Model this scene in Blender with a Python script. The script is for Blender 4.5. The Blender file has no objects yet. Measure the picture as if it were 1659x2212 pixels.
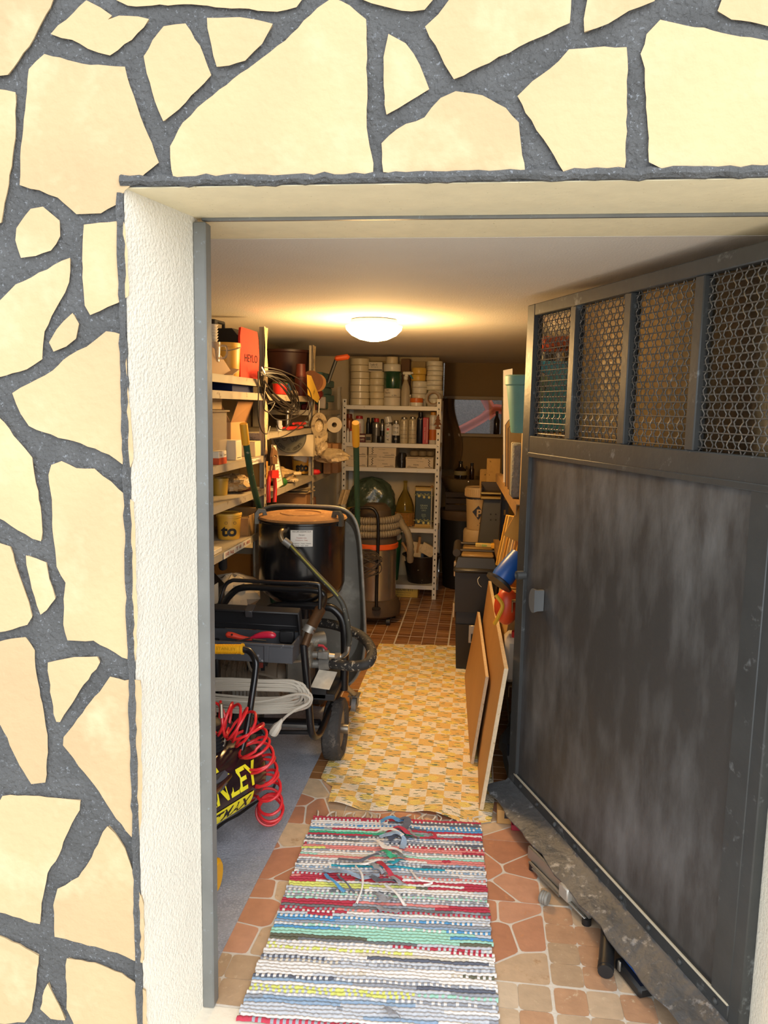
import bpy, bmesh, math, random
from mathutils import Vector as V, Matrix, Euler
PI = math.pi
rnd = random.Random(7)
S = bpy.context.scene
COL = S.collection
# ---------------------------------------------------------------- camera
FPX, YAW, PITCH, ROLL, EYE = 1692.8, math.radians(6.838), math.radians(7.636), math.radians(-1.086), 1.6
f0 = V((-math.sin(YAW), math.cos(YAW), 0)); r0 = V((math.cos(YAW), math.sin(YAW), 0)); u0 = V((0, 0, 1))
FW = f0*math.cos(PITCH) - u0*math.sin(PITCH); u1 = u0*math.cos(PITCH) + f0*math.sin(PITCH)
RT = r0*math.cos(ROLL) - u1*math.sin(ROLL); UP = u1*math.cos(ROLL) + r0*math.sin(ROLL)
EYEP = V((0, 0, EYE))
cd = bpy.data.cameras.new('camera'); cam = bpy.data.objects.new('camera', cd); COL.objects.link(cam)
cd.sensor_fit = 'HORIZONTAL'; cd.sensor_width = 36.0; cd.lens = FPX/1659*36.0
cd.clip_start = .05; cd.clip_end = 100
cam.matrix_world = Matrix(((RT.x, UP.x, -FW.x, 0), (RT.y, UP.y, -FW.y, 0), (RT.z, UP.z, -FW.z, EYE), (0, 0, 0, 1)))
S.camera = cam
# ---------------------------------------------------------------- daylight and exposure
w = bpy.data.worlds.new('overcast_sky'); S.world = w; w.use_nodes = True
bg = w.node_tree.nodes['Background']; bg.inputs[0].default_value = (.90, .95, 1.0, 1); bg.inputs[1].default_value = 1.5
sd = bpy.data.lights.new('hazy_sun', 'SUN'); sd.energy = 2.2; sd.angle = math.radians(60); sd.color = (1, .985, .96)
so = bpy.data.objects.new('hazy_sun', sd); COL.objects.link(so)
so.rotation_euler = V((-.42, 1, -.55)).to_track_quat('-Z', 'Y').to_euler()
S.view_settings.view_transform = 'Standard'; S.view_settings.look = 'None'
S.view_settings.gamma = 1; S.view_settings.exposure = 0; S.view_settings.use_curve_mapping = False
LAMP_W = 45.0
# ---------------------------------------------------------------- helpers
def ray(x, y): return FW + RT*((x-829.5)/FPX) - UP*((y-1106)/FPX)
def P(x, y, Y): d = ray(x, y); return EYEP + d*(Y/d.y)                 # photo pixel -> point at depth Y
def G(x, y, z=0.0): d = ray(x, y); return EYEP + d*((z-EYE)/d.z)       # photo pixel -> point at height z
def PX(x, y, X): d = ray(x, y); return EYEP + d*(X/d.x)                # photo pixel -> point on plane X
def mp(x, y, Y): return (P(x, y, Y)-EYEP).dot(FW)/FPX                  # metres per pixel there
def lin(h):
    c = [int(h[i:i+2], 16)/255 for i in (0, 2, 4)]
    return tuple(v/12.92 if v <= .04045 else ((v+.055)/1.055)**2.4 for v in c)+(1,)
MC = {}
def M(hexc, rough=.6, metal=0, var=0, vs=8, bump=0, bs=60, rnd_=0, trans=0, emis=0, spots=None, key='', alpha=1, coat=0, dist=.004):
    k = (hexc, rough, metal, var, vs, bump, bs, rnd_, trans, emis, spots, key, alpha, coat, dist)
    if k in MC: return MC[k]
    m = bpy.data.materials.new('mat_'+(key or hexc)); m.use_nodes = True; MC[k] = m
    nt = m.node_tree; N = nt.nodes; L = nt.links; b = N['Principled BSDF']
    b.inputs['Roughness'].default_value = rough; b.inputs['Metallic'].default_value = metal
    col = None
    c = N.new('ShaderNodeRGB'); c.outputs[0].default_value = lin(hexc); col = c.outputs[0]
    tc = N.new('ShaderNodeTexCoord')
    def mul(colsock, fac_sock, lo, hi):
        mr = N.new('ShaderNodeMapRange'); mr.inputs[3].default_value = lo; mr.inputs[4].default_value = hi; L.new(fac_sock, mr.inputs[0])
        mx = N.new('ShaderNodeVectorMath'); mx.operation = 'SCALE'; L.new(colsock, mx.inputs[0]); L.new(mr.outputs[0], mx.inputs[3]); return mx.outputs[0]
    if var:
        n = N.new('ShaderNodeTexNoise'); n.inputs['Scale'].default_value = vs; n.inputs['Detail'].default_value = 5; L.new(tc.outputs['Object'], n.inputs['Vector'])
        col = mul(col, n.outputs[0], 1-var*1.6, 1+var*1.6)
    if rnd_:
        oi = N.new('ShaderNodeObjectInfo'); col = mul(col, oi.outputs['Random'], 1-rnd_, 1+rnd_)
    if spots:
        n = N.new('ShaderNodeTexNoise'); n.inputs['Scale'].default_value = spots[1]; n.inputs['Detail'].default_value = 4; n.inputs['Roughness'].default_value = .7; L.new(tc.outputs['Object'], n.inputs['Vector'])
        cr = N.new('ShaderNodeMapRange'); cr.inputs[1].default_value = spots[2]; cr.inputs[2].default_value = spots[2]+(spots[3] if len(spots) > 3 else .03); L.new(n.outputs[0], cr.inputs[0])
        mx = N.new('ShaderNodeMix'); mx.data_type = 'RGBA'; L.new(cr.outputs[0], mx.inputs[0]); L.new(col, mx.inputs[6]); mx.inputs[7].default_value = lin(spots[0]); col = mx.outputs[2]
    L.new(col, b.inputs['Base Color'])
    if bump:
        n = N.new('ShaderNodeTexNoise'); n.inputs['Scale'].default_value = bs; n.inputs['Detail'].default_value = 4; L.new(tc.outputs['Object'], n.inputs['Vector'])
        bp = N.new('ShaderNodeBump'); bp.inputs['Strength'].default_value = bump; bp.inputs['Distance'].default_value = dist; L.new(n.outputs[0], bp.inputs['Height']); L.new(bp.outputs[0], b.inputs['Normal'])
    if trans: b.inputs['Transmission Weight'].default_value = trans; b.inputs['IOR'].default_value = 1.3
    if emis: L.new(col, b.inputs['Emission Color']); b.inputs['Emission Strength'].default_value = emis
    if alpha < 1: b.inputs['Alpha'].default_value = alpha
    if coat: b.inputs['Coat Weight'].default_value = coat; b.inputs['Coat Roughness'].default_value = .15
    return m
RM = {}                                                                 # root name -> world matrix
def T(name, label, cat, loc=(0, 0, 0), rz=0, group=None, rot=None):
    o = bpy.data.objects.new(name, None); COL.objects.link(o); o.empty_display_size = .05
    o.location = loc; o.rotation_euler = rot or (0, 0, rz)
    o['label'] = label; o['category'] = cat
    if group: o['group'] = group
    RM[o.name] = Matrix.Translation(V(loc)) @ Euler(rot or (0, 0, rz)).to_matrix().to_4x4()
    return o
def rootm(o):
    while o.parent: o = o.parent
    return RM.get(o.name, Matrix())
class B:
    """collects vertices and faces; local=True: coordinates are already those of the thing"""
    def __init__(s, X=None): s.v = []; s.f = []; s.m = []; s.X = X; s.mi = 0
    def add(s, vs, fs, mi=None):
        n = len(s.v); X = s.X
        s.v += [tuple(X @ V(p)) if X is not None else tuple(p) for p in vs]
        s.f += [tuple(i+n for i in f) for f in fs]; s.m += [s.mi if mi is None else mi]*len(fs)
        return s
    def box(s, c, d, bev=0, R=None, mi=None):
        c = V(c); h = V(d)*.5; bev = min(bev, min(h)*.9); vs = []; idx = {}
        sg = (-1, 1)
        if bev <= 0:
            for x in sg:
                for y in sg:
                    for z in sg: idx[x, y, z] = len(vs); vs.append(V((x*h.x, y*h.y, z*h.z)))
            fs = []
            for a in range(3):
                for q in sg:
                    o = [0, 0, 0]; o[a] = q; b_, c_ = [(1, 2), (2, 0), (0, 1)][a]; r = []
                    for p in ((-1, -1), (1, -1), (1, 1), (-1, 1)):
                        t = list(o); t[b_], t[c_] = p; r.append(idx[tuple(t)])
                    fs.append(r if q > 0 else r[::-1])
        else:
            for x in sg:
                for y in sg:
                    for z in sg:
                        for a in range(3):
                            p = [x*(h.x-bev), y*(h.y-bev), z*(h.z-bev)]; p[a] = (x, y, z)[a]*h[a]
                            idx[x, y, z, a] = len(vs); vs.append(V(p))
            fs = []
            for a in range(3):
                b_, c_ = [(1, 2), (2, 0), (0, 1)][a]
                for q in sg:
                    r = []
                    for p in ((-1, -1), (1, -1), (1, 1), (-1, 1)):
                        t = [0, 0, 0]; t[a] = q; t[b_], t[c_] = p; r.append(idx[(*t, a)])
                    fs.append(r)
                for q1 in sg:
                    for q2 in sg:
                        t = [0, 0, 0]; t[b_] = q1; t[c_] = q2; r = []
                        for q, ax in ((-1, b_), (1, b_), (1, c_), (-1, c_)):
                            t[a] = q; r.append(idx[(*t, ax)])
                        fs.append(r)
            for x in sg:
                for y in sg:
                    for z in sg: fs.append([idx[x, y, z, a] for a in range(3)])
        if R is not None: vs = [R @ p for p in vs]
        return s.add([p+c for p in vs], fs, mi)
    def lathe(s, prof, c=(0, 0, 0), n=20, R=None, mi=None, caps=True):
        c = V(c); vs = []; fs = []
        for r, z in prof:
            for i in range(n):
                a = 2*PI*i/n; p = V((r*math.cos(a), r*math.sin(a), z)); vs.append((R @ p if R is not None else p)+c)
        k = len(prof)
        for j in range(k-1):
            for i in range(n):
                i2 = (i+1) % n; fs.append((j*n+i, j*n+i2, (j+1)*n+i2, (j+1)*n+i))
        if caps:
            if prof[0][0] > 1e-4: fs.append(tuple(range(n))[::-1])
            if prof[-1][0] > 1e-4: fs.append(tuple((k-1)*n+i for i in range(n)))
        return s.add(vs, fs, mi)
    def cyl(s, p0, p1, r0, r1=None, n=12, mi=None): return s.tube([p0, p1], [r0, r0 if r1 is None else r1], n, mi=mi)
    def tube(s, pts, r, n=8, closed=False, mi=None, flat=None):
        pts = [V(p) for p in pts]; k = len(pts); rs = r if isinstance(r, (list, tuple)) else [r]*k
        vs = []; fs = []; prev = None
        for i in range(k):
            a = pts[(i-1) % k] if (i or closed) else pts[0]; b = pts[(i+1) % k] if (i < k-1 or closed) else pts[-1]
            t = (b-a).normalized() if (b-a).length > 1e-9 else V((0, 0, 1))
            if prev is None:
                u = t.orthogonal().normalized() if flat is None else (V(flat)-t*V(flat).dot(t)).normalized()
            else:
                u = prev - t*prev.dot(t); u = u.normalized() if u.length > 1e-6 else t.orthogonal().normalized()
            prev = u; w_ = t.cross(u)
            for j in range(n):
                an = 2*PI*(j+.5*(n == 4))/n; vs.append(pts[i]+u*(rs[i]*math.cos(an))+w_*(rs[i]*math.sin(an)))
        for i in range(k if closed else k-1):
            for j in range(n):
                j2 = (j+1) % n; i2 = (i+1) % k; fs.append((i*n+j, i*n+j2, i2*n+j2, i2*n+j))
        if not closed: fs.append(tuple(range(n))[::-1]); fs.append(tuple((k-1)*n+j for j in range(n)))
        return s.add(vs, fs, mi)
    def prism(s, poly, e, mi=None, bev=0):
        """poly: 3-d outline points; e: extrusion vector; bev: edge chamfer at the far face"""
        poly = [V(p) for p in poly]; e = V(e); n = len(poly); vs = list(poly); fs = []
        if bev:
            c = sum(poly, V())/n; vs += [p+e*.6 for p in poly]; ins = []
            for i, p in enumerate(poly):
                a = (poly[i-1]-p).normalized(); b = (poly[(i+1) % n]-p).normalized(); nn = e.normalized()
                d1 = nn.cross(a); d2 = b.cross(nn); ins.append((d1+d2)*.5*bev)
            # outline direction decides which side is inside
            ar = sum((poly[i]-c).cross(poly[(i+1) % n]-c).dot(e) for i in range(n)); sg = -1 if ar > 0 else 1
            vs += [p+e-q*sg*-1 if False else p+e+q*(-sg) for p, q in zip(poly, ins)]; L_ = 3
        else: vs += [p+e for p in poly]; L_ = 2
        fs.append(tuple(range(n))[::-1]); fs.append(tuple((L_-1)*n+i for i in range(n)))
        for l in range(L_-1):
            for i in range(n):
                j = (i+1) % n; fs.append((l*n+i, l*n+j, (l+1)*n+j, (l+1)*n+i))
        return s.add(vs, fs, mi)
    def grid(s, fn, nu, nv, mi=None, thick=0, wrap=False):
        vs = [V(fn(i/nu, j/nv)) for j in range(nv+1) for i in range(nu+1)]; fs = []
        for j in range(nv):
            for i in range(nu): a = j*(nu+1)+i; fs.append((a, a+1, a+nu+2, a+nu+1))
        if thick:
            n = len(vs); t = V(thick) if not isinstance(thick, (int, float)) else V((0, 0, -thick))
            vs += [p+t for p in vs[:n]]; fs += [tuple(i+n for i in f)[::-1] for f in fs]
            ring = [i for i in range(nu+1)]+[j*(nu+1)+nu for j in range(1, nv+1)]+[nv*(nu+1)+i for i in range(nu-1, -1, -1)]+[j*(nu+1) for j in range(nv-1, 0, -1)]
            for a, b in zip(ring, ring[1:]+ring[:1]): fs.append((a, a+n, b+n, b))
        return s.add(vs, fs, mi)
    def ball(s, c, r, n=12, mi=None, sq=1, m=6):
        return s.lathe([(max(r*math.sin(PI*i/m), 1e-5), -r*sq*math.cos(PI*i/m)) for i in range(m+1)], c, n, mi=mi, caps=False)
    def build(s, name, mats, parent=None, local=False, sharp=38, kind=None, label=None, cat=None, group=None, base=None):
        me = bpy.data.meshes.new(name)
        vs = s.v
        if parent is not None and not local:
            inv = rootm(parent).inverted(); vs = [tuple(inv @ V(p)) for p in vs]
        if base is not None: b = V(base); vs = [tuple(V(p)-b) for p in vs]
        me.from_pydata(vs, [], s.f)
        if not isinstance(mats, (list, tuple)): mats = [mats]
        for m in mats: me.materials.append(m)
        me.polygons.foreach_set('material_index', s.m)
        bm = bmesh.new(); bm.from_mesh(me); bmesh.ops.recalc_face_normals(bm, faces=bm.faces); bm.to_mesh(me); bm.free()
        me.polygons.foreach_set('use_smooth', [True]*len(me.polygons))
        me.set_sharp_from_angle(angle=math.radians(sharp)); me.update()
        o = bpy.data.objects.new(name, me); COL.objects.link(o)
        if parent is not None: o.parent = parent
        if base is not None: o.location = base
        if kind: o['kind'] = kind
        if label: o['label'] = label
        if cat: o['category'] = cat
        if group: o['group'] = group
        return o
def thing1(b, name, label, cat, mats, base, group=None, sharp=38): return b.build(name, mats, None, label=label, cat=cat, group=group, base=base, sharp=sharp)
def struct(b, name, mats, sharp=30): return b.build(name, mats, None, kind='structure', sharp=sharp)
def smooth(pts, n=6, closed=False):
    pts = [V(p) for p in pts]; k = len(pts); out = []
    for i in range(k if closed else k-1):
        p0 = pts[(i-1) % k] if (i or closed) else pts[0]*2-pts[1]; p1 = pts[i]; p2 = pts[(i+1) % k]
        p3 = pts[(i+2) % k] if (i < k-2 or closed) else pts[-1]*2-pts[-2]
        for j in range(n):
            t = j/n; out.append(.5*((2*p1)+(p2-p0)*t+(2*p0-5*p1+4*p2-p3)*t*t+(3*p1-p0-3*p2+p3)*t*t*t))
    if not closed: out.append(pts[-1])
    return out
def text(body, h, mat, parent, pos, right=(1, 0, 0), up=(0, 0, 1), width=None, wrap=None, align='CENTER', depth=.0006, name='lettering', bold=0):
    """flat lettering; pos = world centre of the text, wrap = radius of a vertical cylinder it is printed on (pos = point on its front)"""
    cu = bpy.data.curves.new('lettering', 'FONT'); cu.body = body; cu.size = 1; cu.align_x = align; cu.align_y = 'CENTER'; cu.resolution_u = 4
    if bold: cu.offset = bold
    o = bpy.data.objects.new('lettering_source', cu); me0 = bpy.data.meshes.new_from_object(o)
    vs = [v.co.copy() for v in me0.vertices]; fs = [tuple(p.vertices) for p in me0.polygons]
    bpy.data.objects.remove(o); bpy.data.curves.remove(cu); bpy.data.meshes.remove(me0)
    if not vs: return None
    xs = [v.x for v in vs]; ys = [v.y for v in vs]; cx = (max(xs)+min(xs))/2; cy = (max(ys)+min(ys))/2
    sy = h/max(max(ys)-min(ys), .01); sx = width/(max(xs)-min(xs)) if width else sy
    r_, u_ = V(right).normalized(), V(up).normalized(); n_ = r_.cross(u_); pos = V(pos); b = B()
    out = []
    for v in vs:
        x, y = (v.x-cx)*sx, (v.y-cy)*sy
        if wrap: a = x/wrap; out.append(pos+r_*(wrap*math.sin(a))-n_*(wrap*(1-math.cos(a)))+u_*y+n_*depth)
        else: out.append(pos+r_*x+u_*y+n_*depth)
    b.add(out, fs)
    return b.build(name, mat, parent)
def LT(name, label, cat, pos, parts, group=None, n=20, rz=0, rot=None):
    """a turned thing: parts = [(part name, [(radius, height)...], material)]"""
    t = T(name, label, cat, pos, rz, group, rot)
    for nm, prof, m in parts: B().lathe(prof, n=n).build(nm, m, t, local=True)
    return t
def copy_tree(o, parent=None):
    c = o.copy(); COL.objects.link(c)
    if parent: c.parent = parent
    for ch in list(o.children): copy_tree(ch, c)
    return c
# ================================================================ the room shell
YF, YI, YD, ZL, ZC = 1.59, 2.08, 1.83, 2.033, 2.03     # facade plane, inner wall face, door frame plane, lintel, ceiling
mortar = M('5b5c5d', .85, var=.25, vs=14, bump=1, bs=85, spots=('8d9299', 150, .60, .08), key='charcoal_stucco', dist=.012)
cream = M('f1ebdc', .85, var=.05, vs=9, bump=.75, bs=130, key='cream_stucco', dist=.006)
soffit_cream = M('f3e7c4', .85, var=.06, vs=20, bump=.2, bs=60, spots=('c9b98c', 90, .66, .05), key='cream_soffit')
stonem = M('d0b48a', .8, var=.10, vs=4, bump=.5, bs=50, rnd_=.09, spots=('d9c49c', 4.5, .52, .2), key='cream_stone', dist=.006)
wallm = M('cdbb98', .9, var=.05, vs=3, bump=.25, bs=90, key='room_plaster')
ceilm = M('d8d2cb', .9, var=.03, vs=5, bump=.5, bs=160, key='ceiling_paint', dist=.003)
b = B()
b.prism([(-3.2, YF, -.12), (-.737, YF, -.12), (-.737, YD+.05, -.12), (-.86, YI, -.12), (-1.5, YI, -.12), (-3.2, YI, -.12)], (0, 0, 2.153))
b.prism([(.72, YF, -.12), (3.2, YF, -.12), (3.2, YI, -.12), (.72, YI, -.12)], (0, 0, 2.153))
b.box((0, (YF+YI)/2, (ZL+4.2)/2), (6.4, YI-YF, 4.2-ZL))
wf = struct(b, 'wall_front', mortar)
def fpt(x, y, off=0): return P(x, y, YF-off)
STONES = '''-120,-100 150,-100 118,0 75,85 20,162 -120,170
114,75 165,35 190,8 218,25 243,38 235,47 260,42 322,44 285,85 240,118 195,103 160,85
258,-60 258,0 280,12 400,8 520,18 600,23 640,15 655,-5 660,-60
358,62 403,57 430,105 456,165 400,220 356,262 340,220 325,160 316,125
452,45 520,48 590,57 565,95 530,130 497,142 474,145 465,100
720,3 755,20 790,48 788,150 790,280 805,375 700,382 560,382 380,390 375,320 400,270 450,225 540,155 620,95 690,25
100,125 180,145 270,150 280,190 310,275 343,352 300,385 270,410 250,440 220,458 170,460 130,425 90,408 50,400 55,300 65,200 70,155
-120,190 0,200 35,205 35,300 20,400 5,480 -120,540
72,455 95,453 130,480 130,510 112,540 80,550 50,556 40,520 42,495
187,490 270,482 275,560 278,640 235,660 200,678 190,660 186,580
155,560 150,610 130,650 95,715 92,745 92,775 60,795 0,812 -120,840 -120,700 0,660 40,620 90,595
160,680 170,700 165,730 145,745 122,757 113,740 130,715
234,721 268,727 275,803 282,906 289,992 284,1008 241,978 179,954 131,941 69,917 52,892 34,851 86,824 120,803 155,772 192,752
-120,830 0,903 31,941 69,989 79,1044 91,1112 91,1167 45,1140 0,1112 -120,1060
117,1006 137,999 168,1013 206,1016 241,1044 289,1085 292,1215 296,1319 294,1425 268,1415 237,1394 206,1379 151,1379 143,1346 148,1257 131,1222 120,1147 119,1078 113,1026
-120,1160 0,1174 24,1181 38,1226 58,1284 70,1329 62,1346 0,1360 -120,1370
62,1200 103,1215 107,1250 122,1291 93,1324 72,1250
-120,1400 0,1387 58,1377 74,1404 79,1455 99,1565 103,1606 99,1686 73,1688 48,1650 22,1591 0,1551 -120,1480
110,1431 165,1420 213,1418 217,1428 191,1462 165,1499 132,1554 127,1554 117,1492
242,1461 272,1470 304,1470 305,1620 306,1730 299,1815 257,1763 220,1705 176,1650 143,1607 143,1591 184,1540 220,1495
-120,1760 0,1740 11,1718 73,1719 147,1725 174,1727 172,1745 147,1789 128,1840 103,1881 92,1932 88,1991 48,1976 0,1962 -120,1930
237,1782 272,1830 290,1888 311,1951 311,2072 257,2050 147,2020 125,2017 123,1951 132,1918 176,1892 206,1848 224,1807
-120,1980 0,2020 44,2039 84,2061 79,2116 70,2178 55,2200 0,2204 -120,2210
149,2068 206,2079 264,2101 314,2138 318,2260 190,2260 150,2175
106,2121 121,2156 143,2197 114,2193 94,2175
765,-60 780,-2 830,14 890,25 915,20 935,0 940,-60
840,80 875,100 905,145 925,195 880,220 837,248 833,150
980,-50 977,0 950,40 923,62 945,100 965,140 982,172 1055,135 1140,90 1225,52 1230,0 1230,-50
1272,-50 1272,0 1262,70 1310,50 1355,25 1410,5 1420,-50
1565,-50 1565,0 1552,25 1580,40 1660,55 1760,70 1760,-50
1425,52 1460,58 1555,78 1660,98 1780,120 1780,378 1660,374 1530,366 1430,362 1405,350 1402,275 1395,150 1388,120 1400,80
1230,112 1280,112 1350,108 1348,225 1345,370 1280,368 1220,370 1190,320 1150,260 1120,210 1170,170 1210,140
985,205 1040,215 1090,240 1115,270 1120,320 1132,375 1030,374 905,371 830,372 830,315 860,285 920,260 955,220'''
def stone(pts):
    out = []
    pts = [V((p.x, p.z)) for p in pts]; n = len(pts)
    for i in range(n):                                                  # chipped outline: extra points pushed a little off each edge
        a, c = pts[i], pts[(i+1) % n]; k = max(1, int((c-a).length/.016)); nn = V((-(c-a).y, (c-a).x)).normalized() if (c-a).length > 1e-6 else V((0, 0))
        for j in range(k):
            q = a.lerp(c, j/k)+nn*rnd.uniform(-.0016, .0016)
            out.append(q)
    B().prism([(q.x, YF+.002, q.y) for q in out], (0, -.008-rnd.uniform(0, .003), 0), bev=.004).build('stone', stonem, wf)
for line in STONES.split('\n'):
    stone([fpt(*map(float, q.split(','))) for q in line.split()])
for gx, gz, s_ in ((.98, .25, .2), (1.0, .8, .22), (1.02, 1.35, .21), (1.0, 1.9, .2), (-1.75, .35, .30), (-1.7, 1.05, .34), (-1.8, 1.8, .30), (-2.5, .6, .36), (-2.5, 1.5, .36), (-1.5, 2.9, .34), (-.6, 3.0, .36), (.3, 2.95, .38), (1.2, 2.8, .3), (1.5, 2.2, .33), (1.3, 1.4, .3), (1.4, .6, .34)):
    n = rnd.randint(5, 7); stone([V((gx+s_*rnd.uniform(.8, 1.1)*math.cos(2*PI*i/n+.3), 0, gz+s_*rnd.uniform(.8, 1.1)*math.sin(2*PI*i/n+.3))) for i in range(n)])
# dark raised bead along the lintel edge and beside the reveal
rr = lambda a: rnd.uniform(-a, a)
b = B(); pts = [V((x*.02-.74, YF-.004+rr(.002), 2.043+rr(.0025)+.0015*math.sin(x*.7))) for x in range(0, 72)]
b.tube(pts, [.0105+rr(.002) for _ in pts], 7)
pts = [V((-.743+rr(.0012), YF-.005, z*.02-.1)) for z in range(0, 107)]; b.tube(pts, [.0085+rr(.0018) for _ in pts], 6)
b.build('mortar_bead', mortar, wf)
# reveals: cream stucco on the left side, soffit over the door, right side out of view
struct(B().prism([(-.737, YF+.001, -.05), (-.735, YF+.001, -.05), (-.682, YD, -.05), (-.682, YD+.04, -.05), (-.737, YD+.04, -.05)], (0, 0, ZL+.05)), 'trim_1', cream)
struct(B().box((-.008, (YF+YI)/2+.001, ZL-.0005), (1.458, YI-YF-.002, .003)), 'trim_2', soffit_cream)
struct(B().prism([(.72, YF+.001, -.05), (.72, YI, -.05), (.70, YI, -.05), (.70, YD, -.05), (.715, YF+.001, -.05)], (0, 0, ZL+.05)), 'trim_3', cream)
sill = M('efe6d4', .85, var=.05, vs=12, bump=.3, bs=60, key='sill_concrete')
struct(B().box((-.01, (YF+1.845)/2, -.06), (1.45, 1.845-YF, .118), .004), 'trim_4', sill)
steel = M('7d7f7e', .45, .3, var=.16, vs=10, bump=.12, bs=40, spots=('8e979c', 60, .62, .08), key='grey_paint_steel')
b = B(); b.box((-.6665, YD+.02, 1.01), (.031, .04, 2.02), .003);
b.box((.685, YD+.02, 1.01), (.031, .04, 2.02), .003); b.box((.01, YD+.02, 2.028), (1.35, .014, .008), .002)
struct(b, 'trim_5', steel)
# room
XL, XR, YB, YW = -1.50, .80, 6.86, 7.6
struct(B().box((XL-.06, (YI+YW)/2, 1.0), (.12, YW-YI+.2, 2.3)), 'wall_left', M('8f7d5e', .9, var=.08, vs=3, bump=.25, bs=90, key='left_wall_shade_plaster'))  # plaster colour darkened to stand for the shade inside the left shelves
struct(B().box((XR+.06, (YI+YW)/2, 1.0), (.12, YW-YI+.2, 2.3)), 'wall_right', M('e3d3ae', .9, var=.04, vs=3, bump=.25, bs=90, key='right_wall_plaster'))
b = B(); b.box(((XL-.37)/2, (YB+YW+.12)/2, 1.0), (-.37-XL, YW+.12-YB, 2.25))
struct(b, 'wall_back', wallm)
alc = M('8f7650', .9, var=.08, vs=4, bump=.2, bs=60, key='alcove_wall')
wx0, wx1, wz0, wz1 = -.355, .20, 1.36, 1.69                             # opening of the small back window
b = B()
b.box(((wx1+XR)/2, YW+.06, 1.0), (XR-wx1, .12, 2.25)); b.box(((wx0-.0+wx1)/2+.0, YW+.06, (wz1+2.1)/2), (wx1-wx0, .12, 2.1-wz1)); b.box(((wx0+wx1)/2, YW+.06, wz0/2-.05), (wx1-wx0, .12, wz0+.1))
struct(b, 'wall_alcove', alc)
struct(B().box(((XL+XR)/2, (YI+YW)/2+.06, ZC+.06), (XR-XL+.4, YW-YI+.13, .12)), 'ceiling', ceilm)
frm = M('9a8a70', .5, var=.05, key='old_window_frame')
b = B(); zc = (wz0+wz1)/2; xc = (wx0+wx1)/2
b.box((xc, YW-.01, wz1+.01), (wx1-wx0+.07, .05, .035), .004); b.box((xc, YW-.02, wz0-.012), (wx1-wx0+.07, .07, .03), .004)
b.box((wx0-.015, YW-.01, zc), (.035, .05, wz1-wz0), .004); b.box((wx1+.015, YW-.01, zc), (.035, .05, wz1-wz0), .004)
win = struct(b, 'window_1', frm)
B().box((xc, YW+.03, zc), (wx1-wx0, .005, wz1-wz0)).build('pane', M('ffffff', .02, trans=1, key='window_glass'), win)
struct(B().box((0, YW+.62, 2.0), (3.0, .1, 4.2)), 'wall_outside', M('77716a', .9, var=.35, vs=60, bump=1, bs=90, key='pebble_render', dist=.01))
pm = M('d2603c', .45, var=.06, key='terracotta_pipe')
pp = [P(975, 940, 7.95), P(1040, 905, 7.95), P(1066, 884, 7.95), P(1090, 886, 7.95)]
b = B(); b.tube(smooth([P(880, 992, 7.95), *pp], 6), .045, 14); b.cyl(P(1050, 899, 7.95), P(1068, 884, 7.95), .055, n=14); b.cyl(P(1066, 895, 7.95), P(1040, 845, 7.95), .05, n=14); b.box(P(1020, 918, 8.06), (.03, .20, .03), 0); b.box(P(1062, 884, 8.06), (.03, .20, .03), 0)
thing1(b, 'drain_pipe', 'terracotta orange drain pipe seen through the small back window', 'pipe', pm, P(1040, 905, 7.95))
# ground outside
struct(B().box((0, (YF-7)/2, -.17), (14, YF+7, .1)), 'ground', M('e3ddd2', .9, var=.06, vs=3, bump=.3, bs=40, key='terrace'))
# ---------------------------------------------------------------- floor and its tiles
grout = M('ddd6ca', .9, var=.05, vs=30, bump=.3, bs=120, key='grout')
fl = struct(B().box(((XL+XR)/2, (1.845+YW)/2, -.0514), (XR-XL, YW-1.845, .10)), 'floor', grout)
tm = [M(h, .5, var=.14, vs=22, bump=.25, bs=50, spots=('c98d66', 26, .6, .1), key='flag_'+h) for h in ('c2886a', 'c9967a', 'c08a6c', 'b57d60', 'cfa98a')]
tb = [M(h, .5, var=.16, vs=26, bump=.25, bs=50, spots=('b3916f', 20, .58, .12), key='flag_'+h) for h in ('c4a88a', 'ccb294', 'd2ba9a')]
tq = [M(h, .5, var=.15, vs=24, bump=.25, bs=60, spots=('d6c3a6', 30, .6, .1), key='square_'+h) for h in ('bfa68a', 'c8b094', 'b89d80', 'bd9474', 'cdb9a0')]
TP = .367; X0, Y0 = .252, 2.047
def clip(poly, n, d):
    out = []
    for i in range(len(poly)):
        a, c = poly[i], poly[(i+1) % len(poly)]; da, dc = a.dot(n)-d, c.dot(n)-d
        if da <= 0: out.append(a)
        if da*dc < 0: out.append(a.lerp(c, da/(da-dc)))
    return out
def flat(name, poly, m, z=0.0, bev=.0025):
    k = len(poly); r = []
    for i in range(k):                                                  # knock the corners off
        a, p, c = poly[i-1], poly[i], poly[(i+1) % k]; t = min(.012, .3*min((a-p).length, (c-p).length))
        r += [p+(a-p).normalized()*t, p+((a-p).normalized()+(c-p).normalized())*t*.22, p+(c-p).normalized()*t]
    B().prism([(q.x, q.y, -.007) for q in r], (0, 0, .007+z), bev=bev).build(name, m, fl)
def crazy(x, y):
    seeds = []
    for i in range(3):
        for j in range(3):
            if rnd.random() < .86: seeds.append(V((x+(i+.5+rr(.42))*TP/3, y+(j+.5+rr(.42))*TP/3)))
    for s in seeds:
        g = .004; poly = [V((x+g, y+g)), V((x+TP-g, y+g)), V((x+TP-g, y+TP-g)), V((x+g, y+TP-g))]
        for o in seeds:
            if o is not s: n = (o-s).normalized(); poly = clip(poly, n, ((o+s)*.5).dot(n)-.0060)
        if len(poly) > 2: flat('tile', poly, rnd.choice(tm if rnd.random() < .62 else tb), rr(.0006))
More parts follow.
